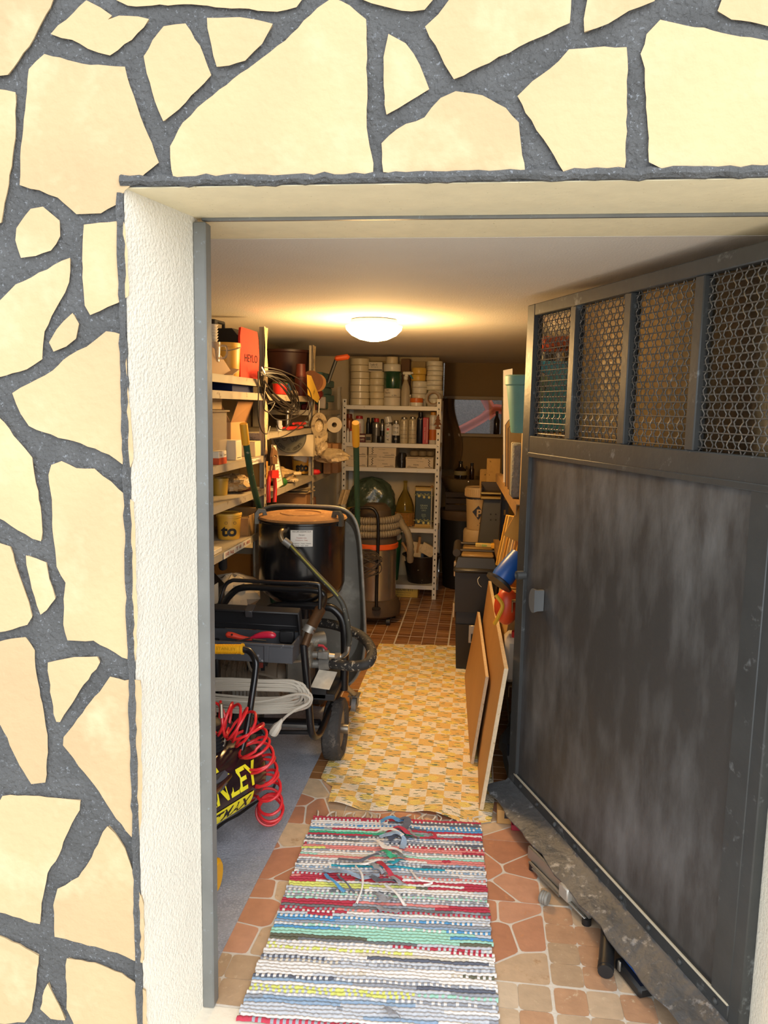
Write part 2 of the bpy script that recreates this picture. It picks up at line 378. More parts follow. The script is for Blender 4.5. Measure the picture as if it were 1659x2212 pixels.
def squares(x, y, nx=4, ny=4, lim=None):
    g = .004; a = (TP-2*g)/nx; c = (TP-2*g)/ny
    for i in range(nx):
        for j in range(ny):
            x0, y0 = x+g+i*a, y+g+j*c; q = .0028
            poly = [V((x0+q+rr(.001), y0+q+rr(.001))), V((x0+a-q+rr(.001), y0+q+rr(.001))), V((x0+a-q+rr(.001), y0+c-q+rr(.001))), V((x0+q+rr(.001), y0+c-q+rr(.001)))]
            flat('tile', poly, rnd.choice(tq), rr(.0005))
for r in range(3):
    for c in (-1, -2, -3): crazy(X0+c*TP, Y0+r*TP)
for r in range(2): squares(X0, Y0+r*TP, 4, 4)
for c in range(-3, 2): squares(X0+c*TP, Y0-TP+.165, 4, 2) if False else None
def row_front():                                                        # the cut row just behind the sill
    for c in range(-3, 1):
        for i in range(4):
            for j in range(2):
                x0, y0 = X0+c*TP+.004+i*.0898, 1.849+j*.097; poly = [V((x0+.003, y0+.003)), V((x0+.087, y0+.003+rr(.001))), V((x0+.087, y0+.094)), V((x0+.003+rr(.001), y0+.094))]
                flat('tile', poly, rnd.choice(tq), rr(.0005))
row_front()
b = B(); bm_ = [M(h, .4, var=.18, vs=18, bump=.15, bs=50, key='mosaic_'+h) for h in ('8f6038', '9a6a3f', '85572f', 'a47547')]
for r in range(3, 15):                                                  # the mosaic tiles farther in, joined: past the limit
    for c in range(-5, 2):
        nx = 4; ny = 6
        for i in range(nx):
            for j in range(ny):
                x0 = X0-.05+c*TP+.003+i*.0902; y0 = Y0+r*TP+.003+j*.0602; mi = rnd.randrange(4); h = rr(.0005)
                b.add([(x0+.002, y0+.002, h), (x0+.088, y0+.002, h), (x0+.088, y0+.058, h), (x0+.002, y0+.058, h), (x0, y0, -.006), (x0+.09, y0, -.006), (x0+.09, y0+.06, -.006), (x0, y0+.06, -.006)],
                      [(0, 1, 2, 3), (4, 5, 1, 0), (5, 6, 2, 1), (6, 7, 3, 2), (7, 4, 0, 3)], mi)
b.build('mosaic_tile', bm_, fl, kind='stuff')
# ---------------------------------------------------------------- ceiling lamp
lp = G(808, 690, ZC); lp.z = ZC
t = T('ceiling_lamp', 'lit round white glass dome lamp on the ceiling', 'lamp', lp)
B().lathe([(.10, 0), (.115, -.004), (.118, -.022), (.112, -.026), (.09, -.026)], n=32).build('base_plate', M('d8d2c4', .4), t, local=True)
glow = M('ffe3ab', .3, emis=14, key='lit_dome_glass')
B().lathe([(.112, -.024), (.142, -.034), (.138, -.052), (.112, -.078), (.07, -.098), (.025, -.107), (.0001, -.108)], n=32, caps=False).build('glass_dome', glow, t, local=True)
ld = bpy.data.lights.new('lamp_light', 'POINT'); ld.energy = LAMP_W; ld.color = (1, .60, .22); ld.shadow_soft_size = .10
lo = bpy.data.objects.new('lamp_light', ld); COL.objects.link(lo); lo.parent = t; lo.location = (0, 0, -.23)
# ================================================================ the steel door, open inwards
dm = M('4a4b4d', .42, .25, var=.22, vs=5, bump=.25, bs=35, spots=('777b7e', 7, .58, .22), key='door_black_paint', dist=.004)
dm2 = M('47494a', .42, .25, var=.18, vs=8, bump=.25, bs=40, spots=('878c8f', 14, .6, .15), key='door_frame_paint', dist=.003)
def streaks():                                                          # vertical wiped streaks of dust on the sheet
    m = M('454648', .45, .2, key='door_sheet_paint', bump=.3, bs=30); nt = m.node_tree; N = nt.nodes; L = nt.links; bs = N['Principled BSDF']
    tc = N.new('ShaderNodeTexCoord'); mp_ = N.new('ShaderNodeMapping'); mp_.inputs['Scale'].default_value = (9, 9, 2.6); mp_.inputs['Rotation'].default_value = (0, .25, 0); L.new(tc.outputs['Object'], mp_.inputs[0])
    n1 = N.new('ShaderNodeTexNoise'); n1.inputs['Scale'].default_value = 1.3; n1.inputs['Detail'].default_value = 8; n1.inputs['Roughness'].default_value = .65; L.new(mp_.outputs[0], n1.inputs['Vector'])
    n2 = N.new('ShaderNodeTexNoise'); n2.inputs['Scale'].default_value = 2.2; n2.inputs['Detail'].default_value = 3; L.new(tc.outputs['Object'], n2.inputs['Vector'])
    mu = N.new('ShaderNodeMath'); mu.operation = 'MULTIPLY'; L.new(n1.outputs[0], mu.inputs[0]); L.new(n2.outputs[0], mu.inputs[1])
    mr = N.new('ShaderNodeMapRange'); mr.inputs[1].default_value = .2; mr.inputs[2].default_value = .46; L.new(mu.outputs[0], mr.inputs[0])
    mx = N.new('ShaderNodeMix'); mx.data_type = 'RGBA'; L.new(mr.outputs[0], mx.inputs[0]); mx.inputs[6].default_value = lin('484747'); mx.inputs[7].default_value = lin('77797b'); L.new(mx.outputs[2], bs.inputs['Base Color'])
    mr2 = N.new('ShaderNodeMapRange'); mr2.inputs[3].default_value = .38; mr2.inputs[4].default_value = .6; L.new(n1.outputs[0], mr2.inputs[0]); L.new(mr2.outputs[0], bs.inputs['Roughness'])
    return m
dsheet = streaks()
DA = (.186, 3.026, .15); dang = math.atan2(-.927, .374)
door = T('door_1', 'open black steel door with wire mesh panes', 'door', DA, dang); del door['category']; del door['label']; door['kind'] = 'structure'
def dbox(b, u0_, u1_, w0, w1, y0=0, y1=.04, bev=.003): return b.box(((u0_+u1_)/2, (y0+y1)/2, (w0+w1)/2), (u1_-u0_, y1-y0, w1-w0), bev)
def dpart(b, name, m, **k): return b.build(name, m, door, local=True, **k)
dpart(dbox(B(), -.062, -.0, -.05, 1.84), 'stile', dm2); dpart(dbox(B(), 1.265, 1.305, -.05, 1.84), 'stile', dm2)
dpart(dbox(B(), -.0, 1.265, 1.797, 1.84), 'top_rail', dm2)
dpart(dbox(B(), 0, 1.265, 1.285, 1.352), 'middle_rail', dm2)
dpart(dbox(B(), 0, 1.265, -.05, .0), 'bottom_rail', dm2)
for u in (.276, .606, .935): dpart(dbox(B(), u, u+.038, 1.352, 1.797), 'mullion', dm2)
dpart(dbox(B(), 0, 1.265, 0, 1.285, .010, .016, 0), 'sheet_panel', dsheet)
b = B()                                                                 # welded flat-bar border round the sheet
dbox(b, -.004, .012, 0, 1.285, -.004, .012, .002); dbox(b, 1.20, 1.268, 0, 1.285, -.002, .012, .002); dbox(b, 0, 1.265, 1.272, 1.29, -.004, .012, .002)
dpart(b, 'weld_border', dm2)
b = B(); dbox(b, 0, 1.265, -.003, .003, -.005, .002, .001); dpart(b, 'sealant_line', M('c9c2ad', .7))
# folded drip flange at the foot
b = B(); fl_ = []
for i in range(25):
    u = -.06+i*1.33/24; k = 1+.06*math.sin(i*1.9)
    fl_.append([(u, .0, -.045), (u, -.012, -.055), (u-.006*(i == 0), -.055*k, -.062+.004*math.sin(i*1.3)), (u, -.098*k, -.078+.005*math.sin(i*.9)+(.012 if i == 0 else 0))])
b.grid(lambda a, c: fl_[round(a*24)][round(c*3)], 24, 3, thick=.004); dpart(b, 'drip_flange', M('5c5f63', .5, .3, var=.25, vs=10, bump=.7, bs=28, spots=('9a9ea3', 24, .58, .12), key='flange_paint', dist=.008))
for i in range(9): dpart(B().lathe([(.009, 0), (.009, .004), (.005, .008), (.0001, .009)], (.06+i*.145, 0, -.024), 10, Matrix.Rotation(PI/2, 3, 'X')), 'bolt', dm2)
# wire mesh and glass of the four lights
wire = M('6d6a66', .45, .5, var=.2, vs=30, key='mesh_wire', spots=('a39e98', 60, .6, .1))
gl_clear = M('f4f4ee', .04, trans=1, key='door_glass_clear'); gl_rough = M('efe2cc', .36, trans=1, bump=.8, bs=55, key='door_glass_hammered', dist=.004)
edges = [(.0, .276), (.314, .606), (.644, .935), (.973, 1.265)]
for i, (a, c) in enumerate(edges):
    b = B(); nz = 23; hz = (1.797-1.352)/nz; nu = max(8, round((c-a)/.0215)); wu = (c-a)/nu
    for j in range(nz): z = 1.352+(j+.5)*hz; b.cyl((a, .016, z), (c, .016, z), .0019, n=5)
    for q in range(nu):
        u = a+(q+.5)*wu; sgn = 1 if q % 2 else -1
        b.tube([(u+sgn*.0062*math.cos(PI*k/2), .016+.002*math.sin(PI*k/2), 1.352+k*hz/2) for k in range(nz*2+1)], .0019, 5)
    dpart(b, 'wire_mesh', wire, kind='stuff')
    b = B(); dbox(b, a, c, 1.352, 1.797, .030, .034, 0); dpart(b, 'glass_pane', gl_clear if i == 0 else gl_rough)
# lock cylinder and pull
b = B(); b.lathe([(.017, 0), (.017, .035), (.012, .036), (.011, .028), (.0001, .028)], (.005, .004, .815), 18, Matrix.Rotation(PI/2, 3, 'X')); dpart(b, 'lock_cylinder', M('6b6e70', .35, .6, key='lock_steel'))
b = B(); arc = [(.155+.027*math.cos(a), .752+.040*math.sin(a)) for a in [PI*.5+PI*i/10 for i in range(11)]]
b.prism([(u, .008, w_) for u, w_ in arc]+[(.166, .008, .713), (.166, .008, .791)], (0, -.040, 0), bev=.006); dpart(b, 'pull_knob', M('76797b', .45, .35, var=.1, key='knob_paint'))
# ================================================================ what lies on the floor
# grey fleece drop sheet
fm = M('9da1ac', .95, var=.2, vs=14, bump=.5, bs=160, spots=('b9bdc8', 150, .46, .2), key='grey_fleece', dist=.004)
Rr = [G(470, 2078), G(545, 1925), G(620, 1780), G(688, 1640), G(715, 1580), G(735, 1530)]
def fleece(a, c):
    k = c*5; i = min(int(k), 4); q = Rr[i].lerp(Rr[i+1], k-i); x = q.x*a+(-1.40)*(1-a)
    z = .0022+.0035*(1+math.sin(x*31+q.y*9))*(1+math.sin(q.y*23-x*13))*(.4 if a > .93 else 1)*.7
    return (x, q.y-.15*(1-a)*0, z)
thing1(B().grid(fleece, 34, 44, thick=.0012), 'drop_sheet', 'grey fleece drop sheet spread over the floor under the compressor', 'sheet', fm, (-.9, 2.6, 0))
# yellow anti-slip mat with lemons
def matmat():
    m = M('f0c468', .75, key='lemon_mat'); nt = m.node_tree; N = nt.nodes; L = nt.links; bs = N['Principled BSDF']
    tc = N.new('ShaderNodeTexCoord'); ch = N.new('ShaderNodeTexChecker'); ch.inputs['Scale'].default_value = 1/.072
    mpg = N.new('ShaderNodeMapping'); mpg.inputs['Location'].default_value = (.013, .017, 0); mpg.inputs['Scale'].default_value = (1, 1, 0); L.new(tc.outputs['Object'], mpg.inputs[0]); L.new(mpg.outputs[0], ch.inputs[0])
    ch.inputs[1].default_value = lin('f0c878'); ch.inputs[2].default_value = lin('f7ebd2')
    def layer(prev, sc, rot, th, hexc, seed, stretch):
        mm = N.new('ShaderNodeMapping'); mm.inputs['Rotation'].default_value = (0, 0, rot); mm.inputs['Scale'].default_value = (sc, sc*stretch, 0); mm.inputs['Location'].default_value = (seed, seed*.7, 0); L.new(tc.outputs['Object'], mm.inputs[0])
        nz = N.new('ShaderNodeTexNoise'); nz.inputs['Scale'].default_value = 60; L.new(tc.outputs['Object'], nz.inputs['Vector'])
        ad = N.new('ShaderNodeVectorMath'); ad.operation = 'SCALE'; L.new(nz.outputs[1], ad.inputs[0]); ad.inputs[3].default_value = .25
        a2 = N.new('ShaderNodeVectorMath'); L.new(mm.outputs[0], a2.inputs[0]); L.new(ad.outputs[0], a2.inputs[1])
        vo = N.new('ShaderNodeTexVoronoi'); vo.inputs['Scale'].default_value = 1; vo.voronoi_dimensions = '2D'; L.new(a2.outputs[0], vo.inputs['Vector'])
        lt = N.new('ShaderNodeMath'); lt.operation = 'LESS_THAN'; lt.inputs[1].default_value = th; L.new(vo.outputs['Distance'], lt.inputs[0])
        mx = N.new('ShaderNodeMix'); mx.data_type = 'RGBA'; L.new(lt.outputs[0], mx.inputs[0]); L.new(prev, mx.inputs[6]); mx.inputs[7].default_value = lin(hexc); return mx.outputs[2]
    c = ch.outputs[0]
    c = layer(c, 8, .2, .22, 'f4da7a', 3.3, 1.3)                        # lemons
    c = layer(c, 10, .5, .12, '6d7f60', 1.1, 4); c = layer(c, 9, -.6, .11, '76876a', 7.7, 4)   # leaves
    L.new(c, bs.inputs['Base Color'])
    vo = N.new('ShaderNodeTexVoronoi'); vo.inputs['Scale'].default_value = 150; L.new(tc.outputs['Object'], vo.inputs['Vector'])
    bp = N.new('ShaderNodeBump'); bp.inputs['Strength'].default_value = .8; bp.inputs['Distance'].default_value = .004; bp.invert = True; L.new(vo.outputs['Distance'], bp.inputs['Height']); L.new(bp.outputs[0], bs.inputs['Normal'])
    return m
Lm = [G(*q) for q in ((709, 1743), (718, 1703), (693, 1682), (712, 1640), (747, 1592), (753, 1544), (785, 1468), (819, 1392))]
Rm = [G(*q) for q in ((1060, 1772), (1068, 1730), (1064, 1690), (1052, 1640), (1040, 1592), (1030, 1544), (1010, 1468), (990, 1395))]
def lmat(a, c):
    k = c*7; i = min(int(k), 6); l = Lm[i].lerp(Lm[i+1], k-i); r = Rm[i].lerp(Rm[i+1], k-i); r.x = max(r.x, .10) if c > .02 else r.x
    q = l.lerp(r, a); e = max(0, 1-c*5)
    q.y -= e*(.035*math.sin(a*9+.5)*a+.02*a); q.z = .006+e*.022*max(0, math.sin(a*10-5.2))+.0016*math.sin(q.x*50)*math.sin(q.y*30)
    return q
thing1(B().grid(lmat, 40, 90, thick=.003), 'lemon_mat', 'long yellow anti-slip mat printed with lemons and leaves', 'mat', matmat(), (-.3, 4, 0))
# rag rug: every weft row is a strip of its own
rag = T('rag_rug', 'striped multicoloured rag rug with torn strips in the doorway', 'rug', (-.25, 2.3, 0))
RC = {k: M(h, .95, var=.12, vs=90, bump=.6, bs=160, key='rag_'+k) for k, h in dict(w='e9e6e3', l='c6cad2', g='9a9ea8', d='636877', r='bb3c50', m='a5d8c6', b='5a9bd0', y='dde27a', p='e08a86', c='d9cfbd', s='93aac4', k='73767a', o='6a6a58', t='2fa3bf', e='3fae86').items()}
keys = list(RC); mats = [RC[k] for k in keys]
seq = ['rrr', 'wwl', 'lsw', 'lg', 'lgl', 'slw', 'gsl', 'lsg', 'yyl', 'ym', 'wlg', 'sgd', 'dgl', 'wlw', 'wcw', 'wco', 'wlw', 'cwl', 'dwl', 'wdw', 'wcw', 'wyw', 'ywr', 'wrw', 'okl', 'omo', 'mmm', 'mmb', 'bml', 'lmb', 'sgs', 'bsg', 'bbl', 'lrl', 'rwl', 'rpr', 'kgk', 'rgr', 'rpr', 'mml', 'gsg', 'mrm', 'gkg', 'lgw', 'ywl', 'yor', 'rwr', 'rkr', 'prw', 'rrp', 'wgl', 'lwl', 'sls', 'wtw', 'dwd', 'gls', 'wpw', 'prp', 'mcm', 'wlw', 'ggk', 'ypr', 'pp', 'rgr', 'wdk', 'kgd', 'wgw', 'dsd', 'rkr', 'egr', 'mgw', 'bgr', 'wdb', 'sbb', 'wlb', 'lwd', 'rrk', 'rrr']
rc = [V((-.576, 1.795, 0)), V((.108, 1.835, 0)), V((.055, 2.883, 0)), V((-.592, 2.832, 0))]
nr = len(seq); NS = 84
for i, sq in enumerate(seq):
    v0 = (i+.5)/nr; a = rc[0].lerp(rc[3], v0); c = rc[1].lerp(rc[2], v0); dv = (rc[3]-rc[0]).length/nr
    a.x += rr(.004); c.x += rr(.004); cuts = sorted(rnd.random() for _ in range(len(sq)-1)); dot = rnd.random() < .45; dk = keys.index(rnd.choice('wwlgl'))
    b = B(); prof = [(-.5, .003), (-.28, .0095), (.28, .0095), (.5, .003)]; vs = []; fs = []; ms = []; ph = i % 2
    bulge = 1 if .12 < v0 < 1 else 1
    for j in range(NS+1):
        p = a.lerp(c, j/NS); wob = .0016*math.sin(j*.37+i*.9)+.001*math.sin(j*1.7+i)
        hz = 1+.20*((j+ph) % 2)+rr(.06); hump = .010*math.exp(-((j/NS-.52)/.09)**2) if v0 > .62 else 0
        for y_, z_ in prof: vs.append((p.x, p.y+y_*dv*1.04+wob, z_*hz+hump*.5))
    for j in range(NS):
        q = j/NS; kk = sum(q > cc for cc in cuts); mi = keys.index(sq[kk])
        if dot and (j+ph) % 2 and rnd.random() < .8: mi = dk
        for e in range(3): fs.append((j*4+e, j*4+e+1, j*4+e+5, j*4+e+4)); ms.append(mi)
    b.v = vs; b.f = fs; b.m = ms; b.build('weft_strip', mats, rag, sharp=80)
def ribbon(pix, w_, key, z0=.016, name='loose_strip'):
    pts = smooth([G(x, y, z0+dz) for x, y, dz in pix], 5); b = B(); n = len(pts); ph = rnd.random()*6
    def fn(a, c):
        p = pts[round(c*(n-1))]; q = pts[min(round(c*(n-1))+1, n-1)]; pr_ = pts[max(round(c*(n-1))-1, 0)]; t = (q-pr_).normalized(); s_ = V((t.y, -t.x, 0)); tw = math.sin(c*5+ph)*.9
        return p+s_*((a-.5)*w_*math.cos(tw))+V((0, 0, abs((a-.5)*w_*math.sin(tw))+.004*math.sin(a*PI)))
    b.grid(fn, 3, n-1, thick=.0015); b.build(name, RC[key], rag, sharp=60)
for pix, w_, k in [
    ([(855, 1778, 0), (880, 1772, .02), (868, 1800, .01), (840, 1815, .005)], .03, 'd'), ([(835, 1800, 0), (858, 1790, .02), (880, 1798, .02), (900, 1812, 0)], .022, 'r'),
    ([(815, 1800, 0), (840, 1792, .02), (870, 1806, .02)], .02, 'w'), ([(822, 1775, .005), (850, 1770, .015), (880, 1778, .004)], .028, 'b'),
    ([(820, 1812, .01), (850, 1800, .025), (872, 1815, .01), (868, 1835, 0)], .024, 's'), ([(880, 1790, .01), (895, 1806, .02), (906, 1808, 0)], .016, 'g'),
    ([(930, 1798, .004), (940, 1808, .012), (925, 1812, .004)], .016, 'r'), ([(812, 1818, .01), (835, 1832, .02), (868, 1840, .004)], .02, 'w'),
    ([(826, 1838, .01), (842, 1848, .02), (858, 1856, .006)], .026, 'e'), ([(850, 1838, .01), (868, 1850, .02), (880, 1856, 0)], .018, 'k'),
    ([(818, 1862, .01), (835, 1880, .02), (850, 1895, .01), (868, 1905, .006)], .024, 'r'), ([(835, 1866, .0), (855, 1862, .02), (872, 1858, 0)], .02, 't'),
    ([(730, 1858, .004), (770, 1860, .015), (800, 1852, .01), (818, 1845, .01)], .016, 'd'), ([(735, 1866, 0), (780, 1868, .01), (820, 1858, .014)], .012, 'w'),
    ([(700, 1880, 0), (740, 1885, .012), (775, 1895, .01), (820, 1895, .01)], .022, 's'), ([(768, 1872, .01), (782, 1890, .02), (782, 1920, .012), (770, 1952, 0)], .009, 'w'),
    ([(702, 1890, .004), (720, 1905, .01), (745, 1928, 0)], .014, 'b'), ([(728, 1890, .004), (748, 1908, .01), (765, 1928, 0)], .008, 'd'),
    ([(830, 1910, .01), (850, 1925, .014), (870, 1950, .004), (878, 1958, 0)], .012, 'w'), ([(800, 1896, .01), (830, 1905, .02), (860, 1902, .006)], .024, 'd'),
    ([(810, 1935, .006), (835, 1945, .014), (850, 1942, 0)], .03, 'g'), ([(885, 1880, 0), (905, 1900, .014), (935, 1908, .006), (915, 1912, 0)], .008, 'w'),
    ([(800, 1868, .01), (815, 1875, .02), (828, 1888, .01)], .02, 'g'), ([(845, 1895, .01), (865, 1908, .018), (880, 1915, .002)], .018, 'g'),
    ([(815, 1960, .004), (840, 1970, .01), (862, 1968, 0)], .018, 'g'), ([(830, 2180, .002), (850, 2190, .014), (865, 2200, 0)], .02, 'g')]: ribbon(pix, w_, k)
for i in range(19):                                                     # warp ends knotted along the far hem
    p = rc[3].lerp(rc[2], (i+.5)/19); q = [p+V((rr(.004), -.004, .008)), p+V((rr(.014), .022, .010+rr(.004))), p+V((rr(.03), .045+rr(.015), .006))]
    B().tube(smooth(q, 3), [.0035]*6+[.0012], 5).build('fringe', RC['c'], rag)
# ================================================================ plastering machine, compressor, wheelbarrow
def Q(pts, *a): return [P(*p) for p in pts]
blk = M('1b1b1d', .32, .2, var=.15, bump=.1, bs=30, spots=('cfcac0', 45, .70, .03), key='spattered_black_paint', coat=.3)
blk2 = M('1f1f21', .5, var=.1, key='plain_black'); chrome = M('b9b2a6', .3, .9, key='chromed_steel', var=.1); zinc = M('8d8a84', .45, .6, var=.2, vs=20, bump=.2, key='dull_zinc')
rub = M('3a3735', .85, var=.2, vs=20, bump=.3, bs=40, spots=('6f675e', 18, .56, .15), key='dusty_rubber')
hc = P(653, 1118, 3.5); mh = mp(653, 1118, 3.5); hr = 93*mh; hz = lambda y: P(653, y, 3.5).z
t = T('plastering_machine', 'black wheeled plastering pump with dusty lidded hopper and hoses', 'machine', (hc.x, 3.4, 0))
zt, zb, zn = hz(1119), hz(1262), hz(1302)
hop = B().lathe([(.07, zn-.06), (.075, zn), (.12, zn+.01), (hr-.012, zb-.02), (hr, zb+.02), (hr, zt-.01), (hr+.006, zt-.006), (hr+.006, zt)], (hc.x, 3.5, 0), 44).build('hopper', M('151416', .22, var=.2, key='hopper_enamel', spots=('b9b4aa', 60, .73, .02), coat=.5), t)
dust = M('8d6437', .9, var=.25, vs=9, bump=.4, bs=40, spots=('b58a55', 12, .55, .1), key='dusty_lid')
lid = B().lathe([(hr+.004, zt+.001), (hr+.009, zt+.005), (hr+.004, zt+.013), (hr-.02, zt+.018), (hr*.52, zt+.022), (hr*.5, zt+.026), (hr*.44, zt+.026), (hr*.42, zt+.021), (.0001, zt+.022)], (hc.x, 3.5, 0), 44).build('hopper_lid', dust, t)
for px, ang in ((590, 205), (733, -22)):
    a = math.radians(ang); d = V((math.cos(a), math.sin(a), 0)); o = V((hc.x, 3.5, 0))+d*(hr+.012); up = V((0, 0, 1)); s_ = V((-d.y, d.x, 0))
    b = B(); b.tube([o+up*(zt-.02), o+up*(zt+.026), o+up*(zt+.040)-d*.010, o+up*(zt+.038)-d*.034, o+up*(zt+.016)-d*.038], .013, 4, flat=s_)
    b.build('lid_clamp', M('5d594f', .5, .4, var=.2, key='clamp_steel'), t)
# paper sticker on the hopper, with its lines of print
sc = P(652, 1163, 3.5-hr); sw = 24*mp(652, 1163, 3.5-hr); sh = 18*mp(652, 1163, 3.5-hr); ctr = V((hc.x, 3.5, 0)); th0 = math.atan2(sc.x-hc.x, 3.5-sc.y+1e-9); th0 = math.asin(max(-.9, min(.9, (P(652, 1163, 3.31).x-hc.x)/hr)))
def onh(u, z, off=.0015): a = th0+u/hr; return ctr+V(((hr+off)*math.sin(a), -(hr+off)*math.cos(a), z))
szc = P(652, 1163, 3.31).z
st = B().grid(lambda a, c: onh((a-.5)*2*sw, szc+(c-.5)*2*sh), 8, 1).build('paper_sticker', M('d9d3c8', .6, var=.08, vs=30, key='sticker_paper'), t)
def sticker_line(s_, v, h_, m, w_=None):
    p = onh(0, szc+v*sh, .0022); text(s_, h_*sh, m, st, p, (math.cos(th0), math.sin(th0), 0), width=(w_ or 1.7)*sw, wrap=hr+.0022, name='lettering')
ink = M('2a2622', .7, key='ink'); redink = M('a8402f', .7, key='red_ink')
sticker_line('OELS JPE LENIMPE OLIA', .8, .2, ink); sticker_line('Marque', .42, .16, ink, .5); sticker_line('Pression max', .08, .14, redink, .9); sticker_line('Puissance  Reg.', -.22, .14, redink, 1.1); sticker_line('Longueur  Type  Classe', -.62, .14, ink); sticker_line('Serie   No  000', -.86, .12, ink, 1.2)
# elbow and delivery hose with a yellow line
b = B(); b.tube(smooth(Q([(617, 1146, 3.31), (609, 1147, 3.27), (606, 1155, 3.255), (609, 1165, 3.25), (614, 1172, 3.25)]), 5), .011, 10); b.build('elbow_fitting', M('8a765a', .4, .7, var=.2, key='brass_dull'), t)
B().cyl(P(613, 1167, 3.25), P(628, 1179, 3.25), .0165, n=12).build('hose_collar', zinc, t)
hp = smooth(Q([(625, 1176, 3.25), (655, 1208, 3.22), (690, 1246, 3.19), (720, 1277, 3.17), (740, 1304, 3.16), (750, 1340, 3.16), (755, 1374, 3.18), (753, 1394, 3.19)]), 6)
B().tube(hp, .0115, 10).build('delivery_hose', M('3b3a33', .6, var=.2, vs=20, key='grey_rubber_hose', spots=('a29a86', 40, .62, .05)), t)
b = B(); nn = V((-.35, -.6, .75)).normalized()*.0085; b.tube([p+nn for p in hp], .0055, 6); b.build('hose_stripe', M('8f8b3c', .6, var=.2, key='yellow_hose_line', spots=('2b2a26', 50, .6, .05)), t)
b = B(); b.tube(smooth(Q([(753, 1392, 3.19), (750, 1408, 3.19), (741, 1417, 3.19), (732, 1419, 3.19)]), 4), .010, 8); b.cyl(P(736, 1418, 3.19), P(724, 1418, 3.19), .017, n=6); b.cyl(P(724, 1418, 3.19), P(706, 1416, 3.19), .012, n=8); b.build('hose_fitting', chrome, t)
b = B(); b.box(P(699, 1414, 3.19), (.05, .035, .035), .005); b.cyl(P(690, 1414, 3.19), P(674, 1414, 3.19), .014, n=8); b.cyl(P(699, 1408, 3.19), P(699, 1398, 3.19), .007, n=8); vb = b.build('ball_valve', zinc, t)
b = B(); b.tube(Q([(687, 1394, 3.17), (697, 1395, 3.18), (704, 1402, 3.18), (707, 1402, 3.18)]), .0055, 4); b.build('valve_lever', M('a8303c', .5, var=.15, key='red_lever'), vb)
# thick suction hose
hp = smooth(Q([(716, 1434, 3.2), (735, 1436, 3.17), (765, 1439, 3.14), (793, 1433, 3.14), (803, 1414, 3.2), (797, 1392, 3.3), (780, 1374, 3.38), (756, 1362, 3.42), (722, 1350, 3.46), (690, 1345, 3.5)]), 6)
B().tube(hp, .0225, 14).build('suction_hose', M('2d2b29', .7, var=.2, key='spattered_hose', bump=.5, bs=70, spots=('b4aa98', 55, .58, .06)), t)
b = B(); b.cyl(P(712, 1434, 3.2), P(690, 1434, 3.2), .028, n=6); b.cyl(P(728, 1435, 3.2), P(708, 1434, 3.2), .022, n=12); b.cyl(P(690, 1434, 3.2), P(674, 1434, 3.2), .019, n=10); b.build('hose_nut', zinc, t)
# frame
b = B()
b.tube(smooth(Q([(470, 1322, 3.12), (484, 1270, 3.12), (499, 1255, 3.12), (520, 1254, 3.12), (600, 1258, 3.12), (680, 1261, 3.12), (691, 1272, 3.12), (691, 1315, 3.12)]), 5), .0085, 8); b.build('carrying_bar', blk, t)
b = B(); b.tube(smooth(Q([(476, 1318, 3.25), (498, 1285, 3.25), (528, 1269, 3.25), (610, 1272, 3.25), (685, 1276, 3.25), (700, 1290, 3.25), (693, 1316, 3.2)]), 5), .015, 10); b.build('frame_tube', blk, t)
b = B(); b.tube(smooth(Q([(575, 1318, 3.35), (610, 1308, 3.35), (700, 1310, 3.35), (728, 1322, 3.35), (742, 1348, 3.35), (745, 1400, 3.35), (743, 1490, 3.35)]), 6), .0185, 10); b.build('frame_tube', blk, t)
brn = M('5f4630', .4, .5, var=.25, vs=14, bump=.2, spots=('2b221b', 14, .55, .1), key='worn_copper_paint')
b = B(); b.tube(Q([(692, 1316, 3.15), (668, 1362, 3.07)]), .024, 12); b.tube(Q([(672, 1355, 3.08), (658, 1396, 3.03)]), .017, 12); b.build('handle_sleeve', brn, t)
b = B(); b.tube(Q([(480, 1310, 3.2), (462, 1335, 3.15)]), .022, 12); b.build('handle_sleeve', brn, t)
B().cyl(P(671, 1352, 3.08), P(664, 1366, 3.07), .027, n=14).build('clamp_ring', zinc, t)
b = B(); b.tube(smooth(Q([(656, 1392, 3.03), (660, 1440, 3.03), (666, 1510, 3.03), (671, 1570, 3.03), (676, 1588, 3.04), (685, 1590, 3.08), (694, 1578, 3.15), (712, 1535, 3.3), (730, 1498, 3.4), (744, 1470, 3.42)]), 5), .0155, 10); b.build('frame_leg', blk, t)
b = B(); b.tube(smooth(Q([(466, 1380, 3.05), (470, 1480, 3.05), (476, 1575, 3.05), (484, 1590, 3.08), (500, 1560, 3.3)]), 5), .0155, 10); b.build('frame_leg', blk, t)
b = B(); b.tube(Q([(560, 1556, 3.32), (690, 1560, 3.2)]), .014, 8); b.tube(Q([(478, 1580, 3.05), (674, 1582, 3.05)]), .010, 8); b.build('cross_bar', blk, t)
